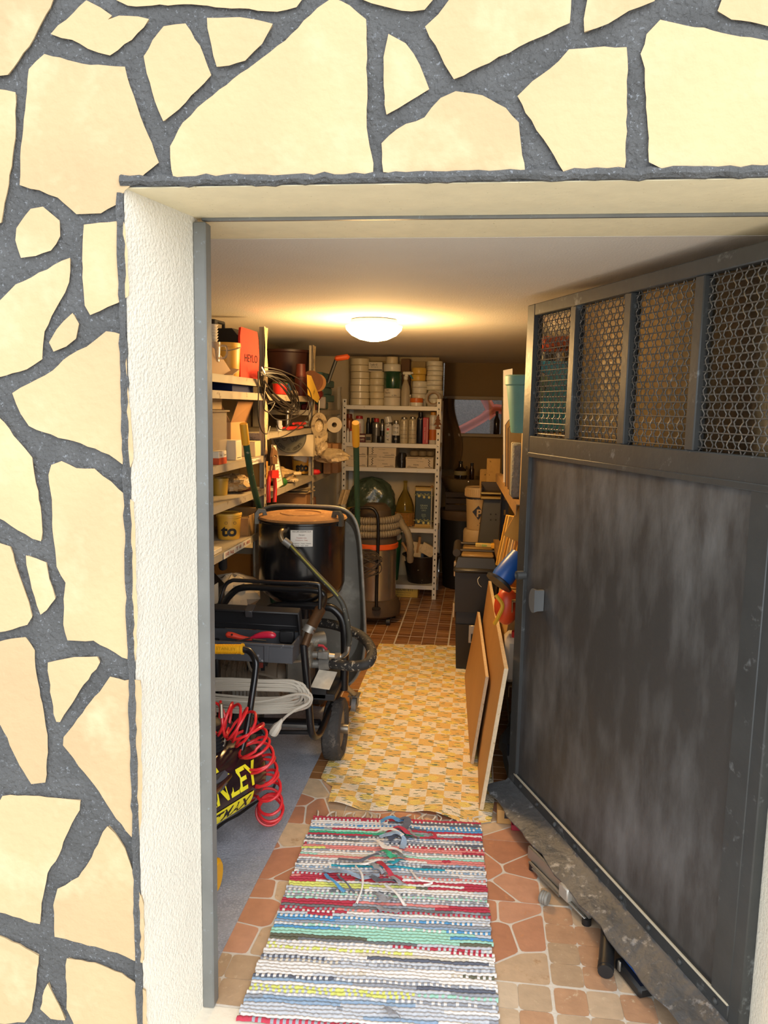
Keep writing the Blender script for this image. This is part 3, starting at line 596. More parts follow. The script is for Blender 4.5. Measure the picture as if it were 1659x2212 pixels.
# motor, gearbox and pump chamber
b = B(); c = P(700, 1462, 3.32); b.box(c-V((0, 0, .03)), (.16, .34, .03), .004); b.box(P(690, 1480, 3.25), (.10, .2, .05), .004); b.build('pump_platform', blk2, t)
b = B(); o = P(700, 1468, 3.13); b.box(o, (.085, .10, .003), .001, Euler((.5, 0, -.2)).to_matrix()); b.build('warning_label', M('c8bfae', .6, var=.25, vs=25, key='worn_label'), t)
gm = M('77736a', .5, .4, var=.25, vs=12, bump=.3, bs=30, key='dusty_cast_metal', spots=('a59b87', 16, .58, .1))
b = B(); b.box(P(650, 1437, 3.22), (.09, .2, .19), .012); b.box(P(665, 1412, 3.2), (.05, .12, .10), .006); b.box(P(640, 1462, 3.15), (.05, .05, .14), .004); b.cyl(P(662, 1385, 3.22), P(700, 1380, 3.26), .035, n=14); b.build('pump_chamber', gm, t)
b = B(); c0 = P(480, 1470, 3.25); c1 = P(610, 1462, 3.25); b.cyl(c0, c1, .095, n=24)
for i in range(9): p = c0.lerp(c1, .1+i*.09); b.cyl(p, p+(c1-c0).normalized()*.006, .103, n=24)
b.cyl(P(610, 1462, 3.25), P(632, 1450, 3.24), .085, .05, n=20); b.build('motor', M('837666', .55, .3, var=.25, vs=10, bump=.3, key='dusty_motor', spots=('4d463d', 12, .58, .1)), t)
b = B(); b.box(P(560, 1436, 3.22), (.09, .09, .05), .008); b.build('terminal_box', blk2, t)
b = B(); b.box(P(562, 1437, 3.16), (.025, .01, .022), .002); b.build('switch', M('8e3a30', .5, key='rusty_red'), t)
b = B(); b.tube(smooth(Q([(533, 1420, 3.12), (545, 1450, 3.1), (580, 1460, 3.1), (625, 1478, 3.12)]), 5), .006, 6); b.build('motor_cable', M('7d7364', .7, key='dusty_cable'), t)
b = B()
for i in range(7):
    for j in range(2): b.box(P(505+i*8, 1500+j*18, 3.1), (.011, .004, .028), 0)
b.build('vent_grille', M('a7a49c', .5, .3, key='grille_grey'), t, kind='stuff')
b = B(); b.tube(Q([(650, 1428, 3.12), (628, 1430, 3.1), (618, 1432, 3.1)]), .006, 6); b.build('drain_cock', M('a0937f', .5, .5, key='brassy'), t)
# pneumatic wheel: treaded tyre, rim, hub
def wheel(cx, cy, z, R, W):
    tyre = B(); pr_ = [(R-.055, W*.32), (R-.045, W*.46), (R-.02, W*.5), (R-.006, W*.40), (R, W*.15), (R, -W*.15), (R-.006, -W*.40), (R-.02, -W*.5), (R-.045, -W*.46), (R-.055, -W*.32)]
    RX = Matrix.Rotation(PI/2, 3, 'Y'); tyre.lathe(pr_, (cx, cy, z), 40, RX, caps=False)
    for i in range(34):
        for j, off in ((-1, 0), (0, .5), (1, 0)):
            a = 2*PI*(i+off)/34; c = V((cx+j*W*.27, cy+(R-.002-.005*abs(j))*math.cos(a), z+(R-.002-.005*abs(j))*math.sin(a)))
            tyre.box(c, (W*.2, .016, .008), 0, Euler((a-PI/2, 0, 0)).to_matrix() @ Euler((0, 0, .75)).to_matrix())
    ty = tyre.build('tyre', rub, t)
    r = B(); r.lathe([(R-.05, W*.33), (R-.065, W*.30), (R-.08, W*.05), (.03, W*.02), (.03, -W*.02), (R-.08, -W*.05), (R-.065, -W*.30), (R-.05, -W*.33)], (cx, cy, z), 28, RX, caps=False); r.build('rim', M('8a7d66', .45, .4, var=.2, key='dusty_rim'), ty)
    B().cyl((cx-W*.6, cy, z), (cx+W*.72, cy, z), .022, n=14).build('hub', chrome, ty)
wz = .141; wp = G(722, 1640); wheel(wp.x, wp.y+.02, wz, .141, .085); wheel(wp.x-.41, wp.y+.02, wz, .141, .085)
B().cyl((wp.x-.38, wp.y+.02, wz), (wp.x, wp.y+.02, wz), .012, n=8).build('axle', zinc, t)
cp = G(765, 1535); b = B(); b.cyl((cp.x-.012, cp.y, .035), (cp.x+.012, cp.y, .035), .035, n=20); b.build('caster_wheel', M('8b8b8b', .5, var=.15, key='grey_castor'), t)
b = B(); q = cp
for s_ in (-1, 1): b.prism([(q.x+s_*.018, q.y-.02, .03), (q.x+s_*.018, q.y+.015, .03), (q.x+s_*.018, q.y+.03, .085), (q.x+s_*.018, q.y-.035, .085)], (s_*.003, 0, 0))
b.box((q.x, q.y, .088), (.06, .07, .006), .001); b.cyl((q.x, q.y, .09), P(743, 1480, 3.40), .013, n=10); b.build('caster_fork', zinc, t)
# ---- open toolbox lying across the frame
y0 = 2.93; c0 = P(463, 1384, y0); c1 = P(632, 1384, y0); zb = P(550, 1430, y0).z; ztb = c0.z
tbx = T('open_toolbox', 'open grey and black plastic toolbox on top of the plastering machine', 'toolbox', ((c0.x+c1.x)/2, y0+.09, zb))
w_ = c1.x-c0.x+.10; cx = (c0.x+c1.x)/2-.05; h_ = ztb-zb; g1 = M('47494e', .55, var=.15, vs=10, key='toolbox_grey', spots=('83868b', 30, .64, .06)); bk = M('232326', .5, var=.15, key='toolbox_black', spots=('c9c5bc', 60, .71, .03))
b = B(); d = .18
b.box((cx, y0+d/2, zb+.004), (w_-.01, d-.01, .008)); b.box((cx, y0+.004, zb+h_/2), (w_, .008, h_), .002); b.box((cx, y0+d-.004, zb+h_/2), (w_, .008, h_), .002)
b.box((cx-w_/2+.004, y0+d/2, zb+h_/2), (.008, d-.016, h_), .002); b.box((cx+w_/2-.004, y0+d/2, zb+h_/2), (.008, d-.016, h_), .002); b.box((cx, y0-.002, ztb-.004), (w_+.012, .012, .010), .002)
for u in (-.25, .25): b.box((cx+u*w_, y0-.003, zb+h_/2), (.02, .008, h_*.9), .002)
b.build('box_body', g1, tbx)
R = Euler((.33, 0, 0)).to_matrix(); o = V((cx, y0+d+.004, ztb)); b = B(); lh = .115
b.box(o+R @ V((0, .0, lh/2)), (w_, .012, lh), .005, R); b.box(o+R @ V((0, -.02, lh)), (w_, .045, .010), .004, R)
for u in (-1, 1): b.box(o+R @ V((u*(w_/2-.004), -.02, lh/2)), (.008, .045, lh), .003, R)
b.box(o+R @ V((0, -.006, .03)), (w_*.9, .006, .006), .002, R); b.build('box_lid', bk, tbx)
b = B(); b.box(o+R @ V((0, -.02, lh+.004)), (.035, .05, .006), .002, R); b.box(o+R @ V((0, -.045, lh-.008)), (.03, .006, .03), .002, R); b.build('lid_latch', M('3a3a3c', .4, key='latch'), tbx)
b = B(); b.box((cx+w_*.36, y0+d-.03, ztb-.012), (.06, .03, .05), .004); b.build('organiser_cup', bk, tbx)
p = Q([(488, 1371, 3.0), (500, 1372, 3.0), (520, 1377, 3.0), (545, 1381, 3.0)])
sc_ = T('paint_scraper', 'orange red plastic handle with a hang hole lying in the open toolbox', 'tool', (p[1].x, 3.0, ztb-.02)); b = B(); b.tube(smooth(p, 4), [.006, .012, .013, .013, .013, .013, .012, .011, .010, .009, .008, .007, .006], 8); b.build('handle', M('d8402c', .45, key='orange_red_plastic'), sc_)
b = B(); b.cyl(P(545, 1381, 3.0), P(575, 1384, 3.0), .003, n=6); b.build('shank', chrome, sc_); b = B(); b.lathe([(.004, -.001), (.004, .001)], P(501, 1371, 2.985), 10, Matrix.Rotation(PI/2, 3, 'X')); b.build('hang_hole', blk2, sc_)
p = Q([(541, 1378, 2.97), (560, 1373, 2.97), (580, 1371, 2.97), (596, 1374, 2.97)])
sc_ = T('screwdriver', 'crimson fat screwdriver handle lying in the open toolbox', 'screwdriver', (p[2].x, 2.97, ztb-.02)); b = B(); b.tube(smooth(p, 4), [.004, .006, .009, .011, .0125, .0135, .014, .0145, .0145, .0145, .014, .012, .006], 10); b.build('handle', M('c01f3f', .35, key='crimson_plastic', coat=.5), sc_)
b = B(); b.cyl(p[0], P(500, 1388, 3.0), .003, n=6); b.build('shank', chrome, sc_)
# ---- wheelbarrow standing on its nose behind the machine
yb = 3.74; galv = M('84827a', .5, .45, var=.22, vs=5, bump=.15, bs=30, spots=('a5a298', 5, .55, .15), key='galvanised_dusty')
l_, r_ = P(549, 1300, yb).x, P(788, 1300, yb).x; zt_, zb_ = P(700, 1094, yb).z, P(700, 1492, yb).z
wb = T('wheelbarrow', 'grey galvanised wheelbarrow standing upright behind the pump', 'wheelbarrow', ((l_+r_)/2, yb, 0))
def rr_out(a):                                                          # rounded outline, wider at the foot
    x = math.cos(a); z = math.sin(a); e = .36 if z > 0 else .62
    sx = math.copysign(abs(x)**e, x); sz = math.copysign(abs(z)**(.30 if z > 0 else .62), z)
    wd = (r_-l_)/2*(.985-.045*sz); return V(((l_+r_)/2-.02*sz+wd*sx, yb, (zt_+zb_)/2+(zt_-zb_)/2*sz))
def tray(a, c):
    q = rr_out(2*PI*a); ce = V(((l_+r_)/2, yb, (zt_+zb_)/2)); k = 1-.28*c if c < .6 else (1-.168)*(1-(c-.6)/.4); dep = .16*min(1, c/.55)**.8
    v = ce+(q-ce)*k; return (v.x, yb+dep, v.z)
B().grid(tray, 56, 10, thick=(0, .003, 0)).build('tray', galv, wb)
B().tube([rr_out(2*PI*i/60) for i in range(60)], .008, 8, closed=True).build('rolled_rim', galv, wb)
grn = M('1f4a35', .5, .2, var=.2, vs=8, key='green_paint_tube', spots=('8c8a72', 24, .66, .04)); yg = M('e0a326', .5, var=.06, key='yellow_grip')
for (a, c) in ((Q([(530, 944, 3.32), (536, 990, 3.36), (545, 1040, 3.46), (556, 1085, 3.58), (566, 1130, 3.70), (590, 1300, 3.90)]), Q([(526, 915, 3.30), (531, 960, 3.33)])), (Q([(769, 950, 3.62), (770, 1000, 3.72), (771, 1060, 3.83), (772, 1120, 3.95), (770, 1300, 4.02)]), Q([(768, 913, 3.55), (769, 962, 3.645)]))):
    B().tube(smooth(a, 5), .0145, 12).build('handle', grn, wb, sharp=60); g = B(); g.tube([c[0], c[0].lerp(c[1], .04), c[0].lerp(c[1], .96), c[1]], [.0165, .0175, .0175, .0165], 14); g.build('grip', yg, wb)
b = B(); c_ = V(((l_+r_)/2, 4.02, .17)); b.lathe([(.10, .03), (.15, .04), (.17, .02), (.17, -.02), (.15, -.04), (.10, -.03)], c_, 24, Matrix.Rotation(PI/2, 3, 'Y')); b.build('wheel', rub, wb)
# ---- air compressor, mostly behind the door frame
A_, Bc = V((-1.08, 2.16, .26)), V((-.842, 2.70, .26)); ax = (Bc-A_).normalized(); tr = .135
cpr = T('air_compressor', 'dark air compressor with yellow lettering half hidden by the door frame', 'compressor', (-1.0, 2.45, 0))
tankm = M('2a1d22', .25, .3, var=.1, key='tank_paint', coat=.5); Rt = ax.to_track_quat('Z', 'Y').to_matrix(); Lt = (Bc-A_).length
B().lathe([(.0001, -.05), (.06, -.042), (.11, -.02), (tr, .02), (tr, Lt-.05), (.125, Lt-.01), (.10, Lt+.025), (.06, Lt+.045), (.0001, Lt+.052)], A_, 36, Rt).build('tank', tankm, cpr)
def ontank(s, a, off=.002):                                             # s along the axis, a = angle up from the side that faces the door
    side = V((ax.y, -ax.x, 0)); return A_+ax*s+(side*math.cos(a)+V((0, 0, 1))*math.sin(a))*(tr+off)
def tank_text(body, s0, s1, a0, a1, m, italic=0):
    cu = bpy.data.curves.new('lettering', 'FONT'); cu.body = body; cu.resolution_u = 2; cu.shear = italic; cu.offset = .02
    o = bpy.data.objects.new('lettering_source', cu); me = bpy.data.meshes.new_from_object(o); vs = [v.co.copy() for v in me.vertices]; fs = [tuple(p.vertices) for p in me.polygons]
    bpy.data.objects.remove(o); xs = [v.x for v in vs]; ys = [v.y for v in vs]
    return B().add([ontank(s0+(s1-s0)*(v.x-min(xs))/(max(xs)-min(xs)), a0+(a1-a0)*(v.y-min(ys))/(max(ys)-min(ys)), .003) for v in vs], fs).build('lettering', m, cpr)
ym = M('e8dc2a', .45, key='yellow_lettering'); dk = M('15141a', .5, key='dark_lettering')
tank_text('STANLEY', Lt-.44, Lt-.065, .0, .62, ym)
B().grid(lambda a, c: ontank(Lt-.36+a*.27, -.62+c*.46, .0022), 6, 8).build('yellow_plate', ym, cpr)
tank_text('FATMAX', Lt-.36, Lt-.10, -.56, -.22, dk, .2)
B().grid(lambda a, c: ontank(Lt-.36+a*.13, .76+c*.3, .0022), 6, 4).build('yellow_plate', ym, cpr)
b = B(); b.cyl(P(436, 1402, 2.72), P(523, 1402, 2.72), .0165, n=18)
for i in range(24): p = P(440+i*3.4, 1402, 2.72); b.cyl(p, p+V((.0025, 0, 0)), .0185, n=18)
b.cyl(P(522, 1402, 2.72), P(526, 1402, 2.72), .021, n=18); gp = b.build('handle_grip', M('e3a917', .5, var=.05, key='yellow_rubber'), cpr)
text('STANLEY', .011, M('b98a12', .5, key='embossed'), gp, P(492, 1398, 2.72)+V((0, -.0192, 0)), width=.075)
B().tube(smooth(Q([(523, 1402, 2.72), (540, 1408, 2.72), (552, 1428, 2.70), (552, 1450, 2.69), (545, 1500, 2.67), (534, 1570, 2.64), (516, 1640, 2.58), (498, 1672, 2.50), (470, 1702, 2.38), (440, 1728, 2.25)]), 6), .0125, 12).build('handle_tube', M('222327', .25, .5, key='gloss_black_tube', coat=.5), cpr)
b = B(); o = P(472, 1695, 2.44); b.lathe([(.019, -.006), (.019, .006)], o, 18, Matrix.Rotation(PI/2, 3, 'X')); b.lathe([(.012, -.012), (.012, .008)], o, 16, Matrix.Rotation(PI/2, 3, 'X')); b.build('pivot_bolt', M('3b3c42', .35, .5, key='bolt_grey'), cpr)
b = B(); b.box(P(452, 1668, 2.5), (.17, .24, .05), .02); b.build('pump_plate', M('4d4f57', .5, var=.1, key='pump_plate'), cpr)
b = B(); o = P(450, 1610, 2.55); b.lathe([(.05, -.09), (.052, -.05)]+[q for i in range(9) for q in ((.056, -.05+i*.014), (.047, -.045+i*.014))]+[(.05, .085), (.03, .10)], o, 20); b.build('pump_head', M('2b2c31', .5, .3, key='pump_head'), cpr)
b = B(); o = P(483, 1568, 2.62); b.lathe([(.030, -.018), (.034, -.012), (.034, .008), (.028, .018), (.0001, .019)], o, 20); b.lathe([(.022, -.045), (.03, -.02)], o, 16); b.build('air_filter', blk2, cpr)
b = B(); b.tube(smooth(Q([(488, 1585, 2.6), (480, 1612, 2.57), (470, 1640, 2.54)]), 4), .010, 8); b.cyl(P(474, 1650, 2.52), P(466, 1672, 2.5), .013, n=10); b.build('pressure_valve', M('a39c8c', .3, .8, key='valve_metal'), cpr)
b = B(); o = P(458, 1892, 2.27); b.lathe([(.0001, .02), (.045, .022), (.055, .014), (.058, 0), (.058, -.02), (.0001, -.02)], o, 26, Matrix.Rotation(PI/2, 3, 'Y')); b.build('wheel', M('e8ac12', .45, key='yellow_wheel'), cpr)
for q in ((-1.10, 2.62), (-.97, 2.76)): B().cyl((q[0], q[1], 0), (q[0], q[1], .16), .015, n=10).build('foot', blk2, cpr)
# ---- red spiral air hose
ctr_ = smooth(Q([(455, 1555, 2.56), (478, 1552, 2.56), (505, 1560, 2.57), (530, 1575, 2.58), (545, 1605, 2.58), (560, 1640, 2.60), (572, 1675, 2.61), (580, 1705, 2.63), (584, 1735, 2.66), (585, 1748, 2.69), (583, 1752, 2.71)]), 10)
n = len(ctr_); pts = []; turns = 21; tot = turns*22
for i in range(tot+1):
    s = i/tot*(n-1.001); k = int(s); p = ctr_[k].lerp(ctr_[k+1], s-k); tg = (ctr_[min(k+2, n-1)]-ctr_[max(k-2, 0)]).normalized()
    u = V((0, 0, 1))-tg*tg.z; u = u.normalized() if u.length > .2 else V((0, 1, 0)); v = tg.cross(u).normalized(); a = i/22*2*PI; f = .053+.010*math.sin(i*.013)
    pts.append(p+(u*math.cos(a)+v*math.sin(a))*f+tg*.02*math.sin(a*.5))
pts = [V((p.x, p.y, max(p.z, .008+.004*math.sin(i)))) for i, p in enumerate(pts)]
hs = T('spiral_air_hose', 'bright red spiral air hose hanging from the compressor to the floor', 'hose', (-.75, 2.6, 0)); B().tube(pts, .0052, 7).build('coil', M('d5242c', .4, key='red_hose', coat=.2), hs)
b = B(); b.cyl(P(462, 1522, 2.5), P(464, 1545, 2.5), .007, n=8); b.cyl(P(478, 1520, 2.5), P(479, 1550, 2.5), .007, n=8); b.build('end_fitting', chrome, hs)
# ---- beige mains lead coiled on a hook, with its plug
lead = T('coiled_power_lead', 'beige power lead coiled in long loops on the plastering machine', 'cable', (-1.0, 3.0, .4)); cab = []
for i in range(9):
    o = i*4.2; xr = 640+9*math.sin(i*2.1)+i*2.2; yt = 1468+o*.72; yb2 = 1502+o*.95
    cab += [(400, yb2-8, 2.96+.004*i), (480, yb2+3*math.sin(i), 2.95), (560, yb2+6, 2.94-.003*i), (xr-12, yb2+2, 2.93), (xr+10, (yt+yb2)/2+3, 2.93-.003*i), (xr-6, yt+3, 2.93), (570, yt+2*math.cos(i*2), 2.94), (480, yt-2, 2.95), (400, yt+3, 2.96), (380, (yt+yb2)/2, 2.97)]
cab += [(470, 1512, 2.9), (560, 1516, 2.9), (640, 1500, 2.89), (668, 1506, 2.88), (664, 1520, 2.88), (640, 1532, 2.86), (620, 1546, 2.85), (610, 1556, 2.85)]
B().tube(smooth(Q(cab), 4), .0056, 7).build('lead', M('b9b2a5', .6, var=.06, key='beige_lead'), lead)
b = B(); b.tube(Q([(610, 1554, 2.85), (604, 1562, 2.85), (600, 1568, 2.85), (592, 1580, 2.85), (589, 1586, 2.85)]), [.006, .010, .017, .020, .017], 8); plug = b.build('plug', M('cdc6b8', .5, var=.1, key='plug_beige'), lead)
b = B(); b.cyl(P(588, 1583, 2.855), P(580, 1590, 2.855), .0026, n=6); b.cyl(P(594, 1586, 2.85), P(586, 1593, 2.85), .0026, n=6); b.build('pins', chrome, plug)
b = B(); b.tube(smooth(Q([(440, 1476, 2.98), (520, 1481, 2.98), (600, 1487, 2.98), (640, 1491, 2.97), (652, 1497, 2.95), (655, 1515, 2.93)]), 4), .006, 8); b.build('cable_hook', blk, t)
thing1(B().tube(smooth(Q([(545, 1545, 2.72), (563, 1570, 2.74), (580, 1605, 2.76), (593, 1640, 2.78), (596, 1665, 2.78)])+[G(592, 1700, .006), G(570, 1722, .006), G(540, 1742, .006), G(515, 1760, .006), G(486, 1776, .006), G(455, 1800, .006)], 5), .0056, 7), 'black_power_cord', 'thin black power cord curving round the red spiral hose', 'cable', blk2, (-.8, 2.6, 0))
# ================================================================ racks and their boards
white = M('d9d2c4', .45, .1, var=.05, vs=6, key='rack_white', spots=('a99a80', 30, .66, .05)); hole = M('2c2a26', .8, key='slot_dark')
def rack(name, label, x0, x1, y0, y1, tops, zs, mat, front, faces, slots=True, bev=.001, th=.034):
    """x0..x1, y0..y1 footprint; tops = heights of the four uprights; faces: axis the long boards run along"""
    t = T(name, label, 'shelf', ((x0+x1)/2, (y0+y1)/2, 0))
    for i, (x, y) in enumerate(((x0, y0), (x1, y0), (x0, y1), (x1, y1))):
        if tops[i] <= 0: continue
        sx = 1 if x == x0 else -1; sy = 1 if y == y0 else -1; h = tops[i]; b = B()
        b.box((x+sx*.016, y+sy*.001, h/2), (.034, .002, h)); b.box((x+sx*.001, y+sy*.017, h/2), (.002, .034, h)); b.build('upright', mat, t)
        if slots:
            k = B()
            for q in range(int(h/.05)):
                if faces == 'x': k.box((x+sx*.017, y-sy*.0008, .04+q*.05), (.010, .002, .014))
                else: k.box((x+.0008*(1 if x == x1 else -1), y+sy*.017, .04+q*.05), (.002, .010, .014))
            k.build('slots', hole, t, kind='stuff')
    for z in zs:
        b = B(); b.box(((x0+x1)/2, (y0+y1)/2, z-.0015), (x1-x0-.004, y1-y0-.004, .003)); 
        for yy in (y0+.003, y1-.003): b.box(((x0+x1)/2, yy, z-th/2), (x1-x0-.006, .0025, th), .0008)
        for xx in (x0+.004, x1-.004): b.box((xx, (y0+y1)/2, z-th/2), (.0025, y1-y0-.006, th), .0008)
        b.build('shelf_board', mat, t)
    return t
RZ = (1.61, 1.303, 1.10, .598, .115); RY = 6.45
rk = rack('metal_shelf', 'white slotted metal shelf by the back wall with masking tape on top', -1.135, -.322, RY, 6.82, (1.66, 1.672, 1.66, 1.66), RZ, white, -1, 'x')
b = B()
for z in RZ:
    for x in (-1.12, -.337): b.lathe([(.006, 0), (.006, .003), (.0001, .004)], (x, RY-.001, z-.012), 8, Matrix.Rotation(PI/2, 3, 'X'))
b.build('bolts', chrome, rk, kind='stuff')
thing1(B().box((-.36, RY+.02, .0), (.14, .10, .0), 0).box((-.36, RY+.0, -.001), (.13, .09, .004)), 'wood_block', 'small wooden block under the foot of the white shelf', 'block', M('8a5a30', .7, var=.2), (-.36, RY, 0)) if False else None
XS = -1.08; S1, S2 = 3.90, 5.06
oldw = M('a0947f', .65, 0, var=.12, vs=7, key='rack_old_white', spots=('6f5f48', 18, .62, .06))
LA = rack('metal_shelf', 'grey metal shelf on the left wall nearest the doorway', XS-.40, XS, 2.80, S1, (0, 1.985, 1.985, 1.985), (1.722, 1.655, 1.344, 1.177, .966, .30), oldw, 1, 'y')
LB = rack('metal_shelf', 'grey metal shelf on the left wall behind the round fabric sign', XS-.40, XS, S1+.005, S2, (0, .0, 1.985, 1.985), (1.656, 1.455, 1.144, .86, .30), oldw, 1, 'y')
LC = rack('metal_shelf', 'dark end shelf in the corner left of the white shelf', XS-.40, XS-.02, S2+.005, 6.2, (0, 0, 1.75, 1.75), (1.57, 1.12, .7, .3), oldw, 1, 'y', slots=False)
# newspaper strips taped on the two uprights
for (a, c, y_) in ((575, 583, S1), (676, 684, S2)):
    b = B(); z0, z1 = 1.35, 1.98
    b.grid(lambda u, v: (XS+.004+.003*math.sin(v*17+u*3), y_-.036+u*.05, z0+(z1-z0)*v), 3, 18, thick=(.001, 0, 0)); b.build('paper_strip', M('b9a27c', .8, var=.3, vs=40, key='old_newspaper', spots=('3f3527', 80, .6, .05)), LA if y_ == S1 else LB)
# ================================================================ things on the white shelf
def c1(x, y): return 430+x/5.027, 690+y/5.027
def c2(x, y): return 700+x/3.858, 740+y/3.858
def c3(x, y): return 430+x/4.1475, 1060+y/4.1475
def c5(x, y): return 720+x/4.046, 1090+y/4.046
def c6(x, y): return 930+x/6.505, 960+y/6.505
def at(cv, x0, x1, y0, y1, Y, z=None):                                  # crop box -> base point, width, height at depth Y
    a, c = cv((x0+x1)/2, y1); p = P(a, c, Y); k = mp(a, c, Y); s = cv(1, 0)[0]-cv(0, 0)[0]
    if z is not None: p.z = z
    return p, (x1-x0)*s*k, (y1-y0)*s*k
def sl(cv, x0, x1, y0, y1, X, z=None):                                  # the same on the plane X of the left racks
    a, c = cv((x0+x1)/2, y1); p = PX(a, c, X); k = (p-EYEP).dot(FW)/FPX; s = cv(1, 0)[0]-cv(0, 0)[0]
    if z is not None: p.z = z
    return p, (x1-x0)*s*k, (y1-y0)*s*k
ORD = ['topmost', 'second from the top', 'third from the top', 'fourth from the top', 'fifth from the top', 'sixth from the top', 'seventh from the top']
crm = M('d8c9a4', .45, var=.05, key='masking_tape', coat=.25); crm2 = M('e2dcc8', .4, var=.04, key='white_tape', coat=.3); yel = M('d9b04a', .45, key='yellow_tape', coat=.2); kraft = M('8f6a42', .8, var=.08, key='card_core')
def roll(p, r, h, m, label, gaps=1):
    t = T('tape_roll', label, 'tape', p, 0, 'tape rolls on top of the white shelf'); g = .0012
    B().lathe([(r*.52, g), (r*.97, g), (r, .004), (r, h-.004), (r*.97, h-g), (r*.52, h-g), (r*.52, g)], n=28, caps=False).build('tape', m, t, local=True)
    B().lathe([(r*.46, g), (r*.52, g), (r*.52, h-g), (r*.46, h-g), (r*.46, g)], n=20, caps=False).build('core', kraft, t, local=True); return t
def stack(x0, x1, y0, y1, n, Y, m, what, z=RZ[0], mats=None):
    p, w, h = at(c2, x0, x1, y0, y1, Y, z); k = h/n
    for i in range(n):
        q = p+V((rr(.004), rr(.004), i*k)); roll(q, w/2, k, (mats[i] if mats else m), f'{what}, '+(ORD[n-1-i] if i else 'bottom')+' of its stack')
    return p+V((0, 0, h)), w/2
Yk = 6.56
top1, r1 = stack(215, 378, 130, 512, 7, Yk, crm, 'cream masking tape roll, leftmost stack')
for x, y in ((247, 378), (343, 438), (366, 160)):
    pass
top2, r2 = stack(378, 500, 235, 512, 5, Yk-.01, crm, 'cream masking tape roll, second stack')
def carton(name, label, cat, p, d, m, rz=0, group=None, tape=None, lid=False, lab=None):
    """box with closed flaps: body, flap seam or lid, tape strip, label panels [(side, u, v, w, h, mat)]"""
    t = T(name, label, cat, p, rz, group); w, dd, h = d; b = B()
    if lid: b.box((0, 0, h*.36), (w*.985, dd*.985, h*.72), .002)
    else: b.box((0, 0, h/2), (w, dd, h), .0025)
    b.build('body', m, t, local=True)
    if lid: B().box((0, 0, h*.84), (w, dd, h*.32), .003).build('lid', m, t, local=True)
    else:
        for s in (-1, 1): B().box((s*w*.2495, 0, h+.0008), (w*.49, dd*.99, .0016), .0006).build('flap', m, t, local=True)
    if tape: B().box((0, -dd*0, h+.002), (.03 if w > .1 else w*.2, dd*1.002, .001)).build('tape_strip', tape, t, local=True)
    for L_ in lab or []:
        s, u, v, lw, lh, lm = L_
        if s == 'f': B().box((u*w, -dd/2-.0004, h*v), (lw*w, .0008, lh*h)).build('label_panel', lm, t, local=True)
        else: B().box((w/2+.0004, u*dd, h*v), (.0008, lw*dd, lh*h)).build('label_panel', lm, t, local=True)
    return t
dark = M('26221e', .6, key='print_dark'); paper = M('ddd3bd', .7, var=.05, key='label_paper')
def ftext(t, body, u, v, h, m, width=None, face=None, side='f', **k):
    """lettering on the front (or right) face of a thing: u, v offsets from its root"""
    o = V(t.location); R = Euler(t.rotation_euler).to_matrix()
    if side == 'f': return text(body, h, m, t, o+R @ V((u, -face, v)), R @ V((1, 0, 0)), (0, 0, 1), width, **k)
    return text(body, h, m, t, o+R @ V((face, u, v)), R @ V((0, 1, 0)), (0, 0, 1), width, **k)
p, w_, h_ = at(c2, 378, 492, 160, 236, Yk-.01, top2.z)
t = carton('tape_carton', 'white printed box of tape on top of the second stack of rolls', 'box', p, (w_, .12, h_), M('d8cdb6', .7, key='white_card'), lab=[('f', 0, .16, .98, .12, dark)])
ftext(t, 'Tesafix 4D', -w_*.12, h_*.74, .016, dark, w_*.55, .0608); ftext(t, 'Su Argente', -w_*.05, h_*.48, .009, dark, w_*.5, .0608)
p, w_, h_ = at(c2, 497, 636, 372, 515, Yk-.02, RZ[0]); k = h_/2
for i in range(2):
    q = p+V((0, 0, i*k)); t = LT('tape_pack', 'white printed tape roll, '+('upper' if i else 'lower')+' of two under the green roll', 'tape', q, [('wrap', [(w_*.24, .001), (w_*.48, .001), (w_*.5, .004), (w_*.5, k-.004), (w_*.48, k-.001), (w_*.24, k-.001)], M('ddd2ba', .5, var=.04, key='wrapped_roll'))], n=28)
    if i: text('Tesafix 4D', .013, dark, t, q+V((-.02, -w_*.5, k*.5)), width=w_*.55, wrap=w_*.5); text('tape', .010, dark, t, q+V((-.03, -w_*.5, k*.8)), wrap=w_*.5); text('Mask 50m', .011, dark, t, q+V((.015, -w_*.5, k*.2)), wrap=w_*.5)
p, w_, h_ = at(c2, 497, 648, 234, 372, Yk-.02, RZ[0]+2*k)
LT('tape_roll', 'large dark green tape roll shrink-wrapped in clear film', 'tape', p, [('tape', [(w_*.2, .001), (w_*.46, .001), (w_*.49, .008), (w_*.5, h_*.5), (w_*.49, h_-.008), (w_*.46, h_-.001), (w_*.2, h_-.001)], M('1d4a32', .25, var=.25, vs=30, key='green_tape', coat=.8, bump=.5, bs=25))], 'tape rolls on top of the white shelf', n=28)
zz = p.z+h_; p, w_, h_ = at(c2, 495, 640, 172, 234, Yk-.02, zz); roll(p, w_/2, h_, crm2, 'broad white tape roll sitting on the green roll'); p2, w2, h2 = at(c2, 515, 618, 112, 172, Yk-.02, zz+h_); roll(p2, w2/2, h2, crm, 'small cream tape roll at the very top of the middle stack')
p, w_, h_ = at(c2, 640, 712, 122, 505, Yk+.12, RZ[0]); carton('brown_carton', 'tall brown carton behind the spray bottle on the white shelf', 'box', p, (w_, .1, h_), M('6d4f33', .8, var=.08, key='brown_card'))
p, w_, h_ = at(c2, 635, 718, 290, 515, Yk-.005, RZ[0]); wtr = M('cdbfa2', .35, key='cloudy_plastic', trans=.25, var=.05)
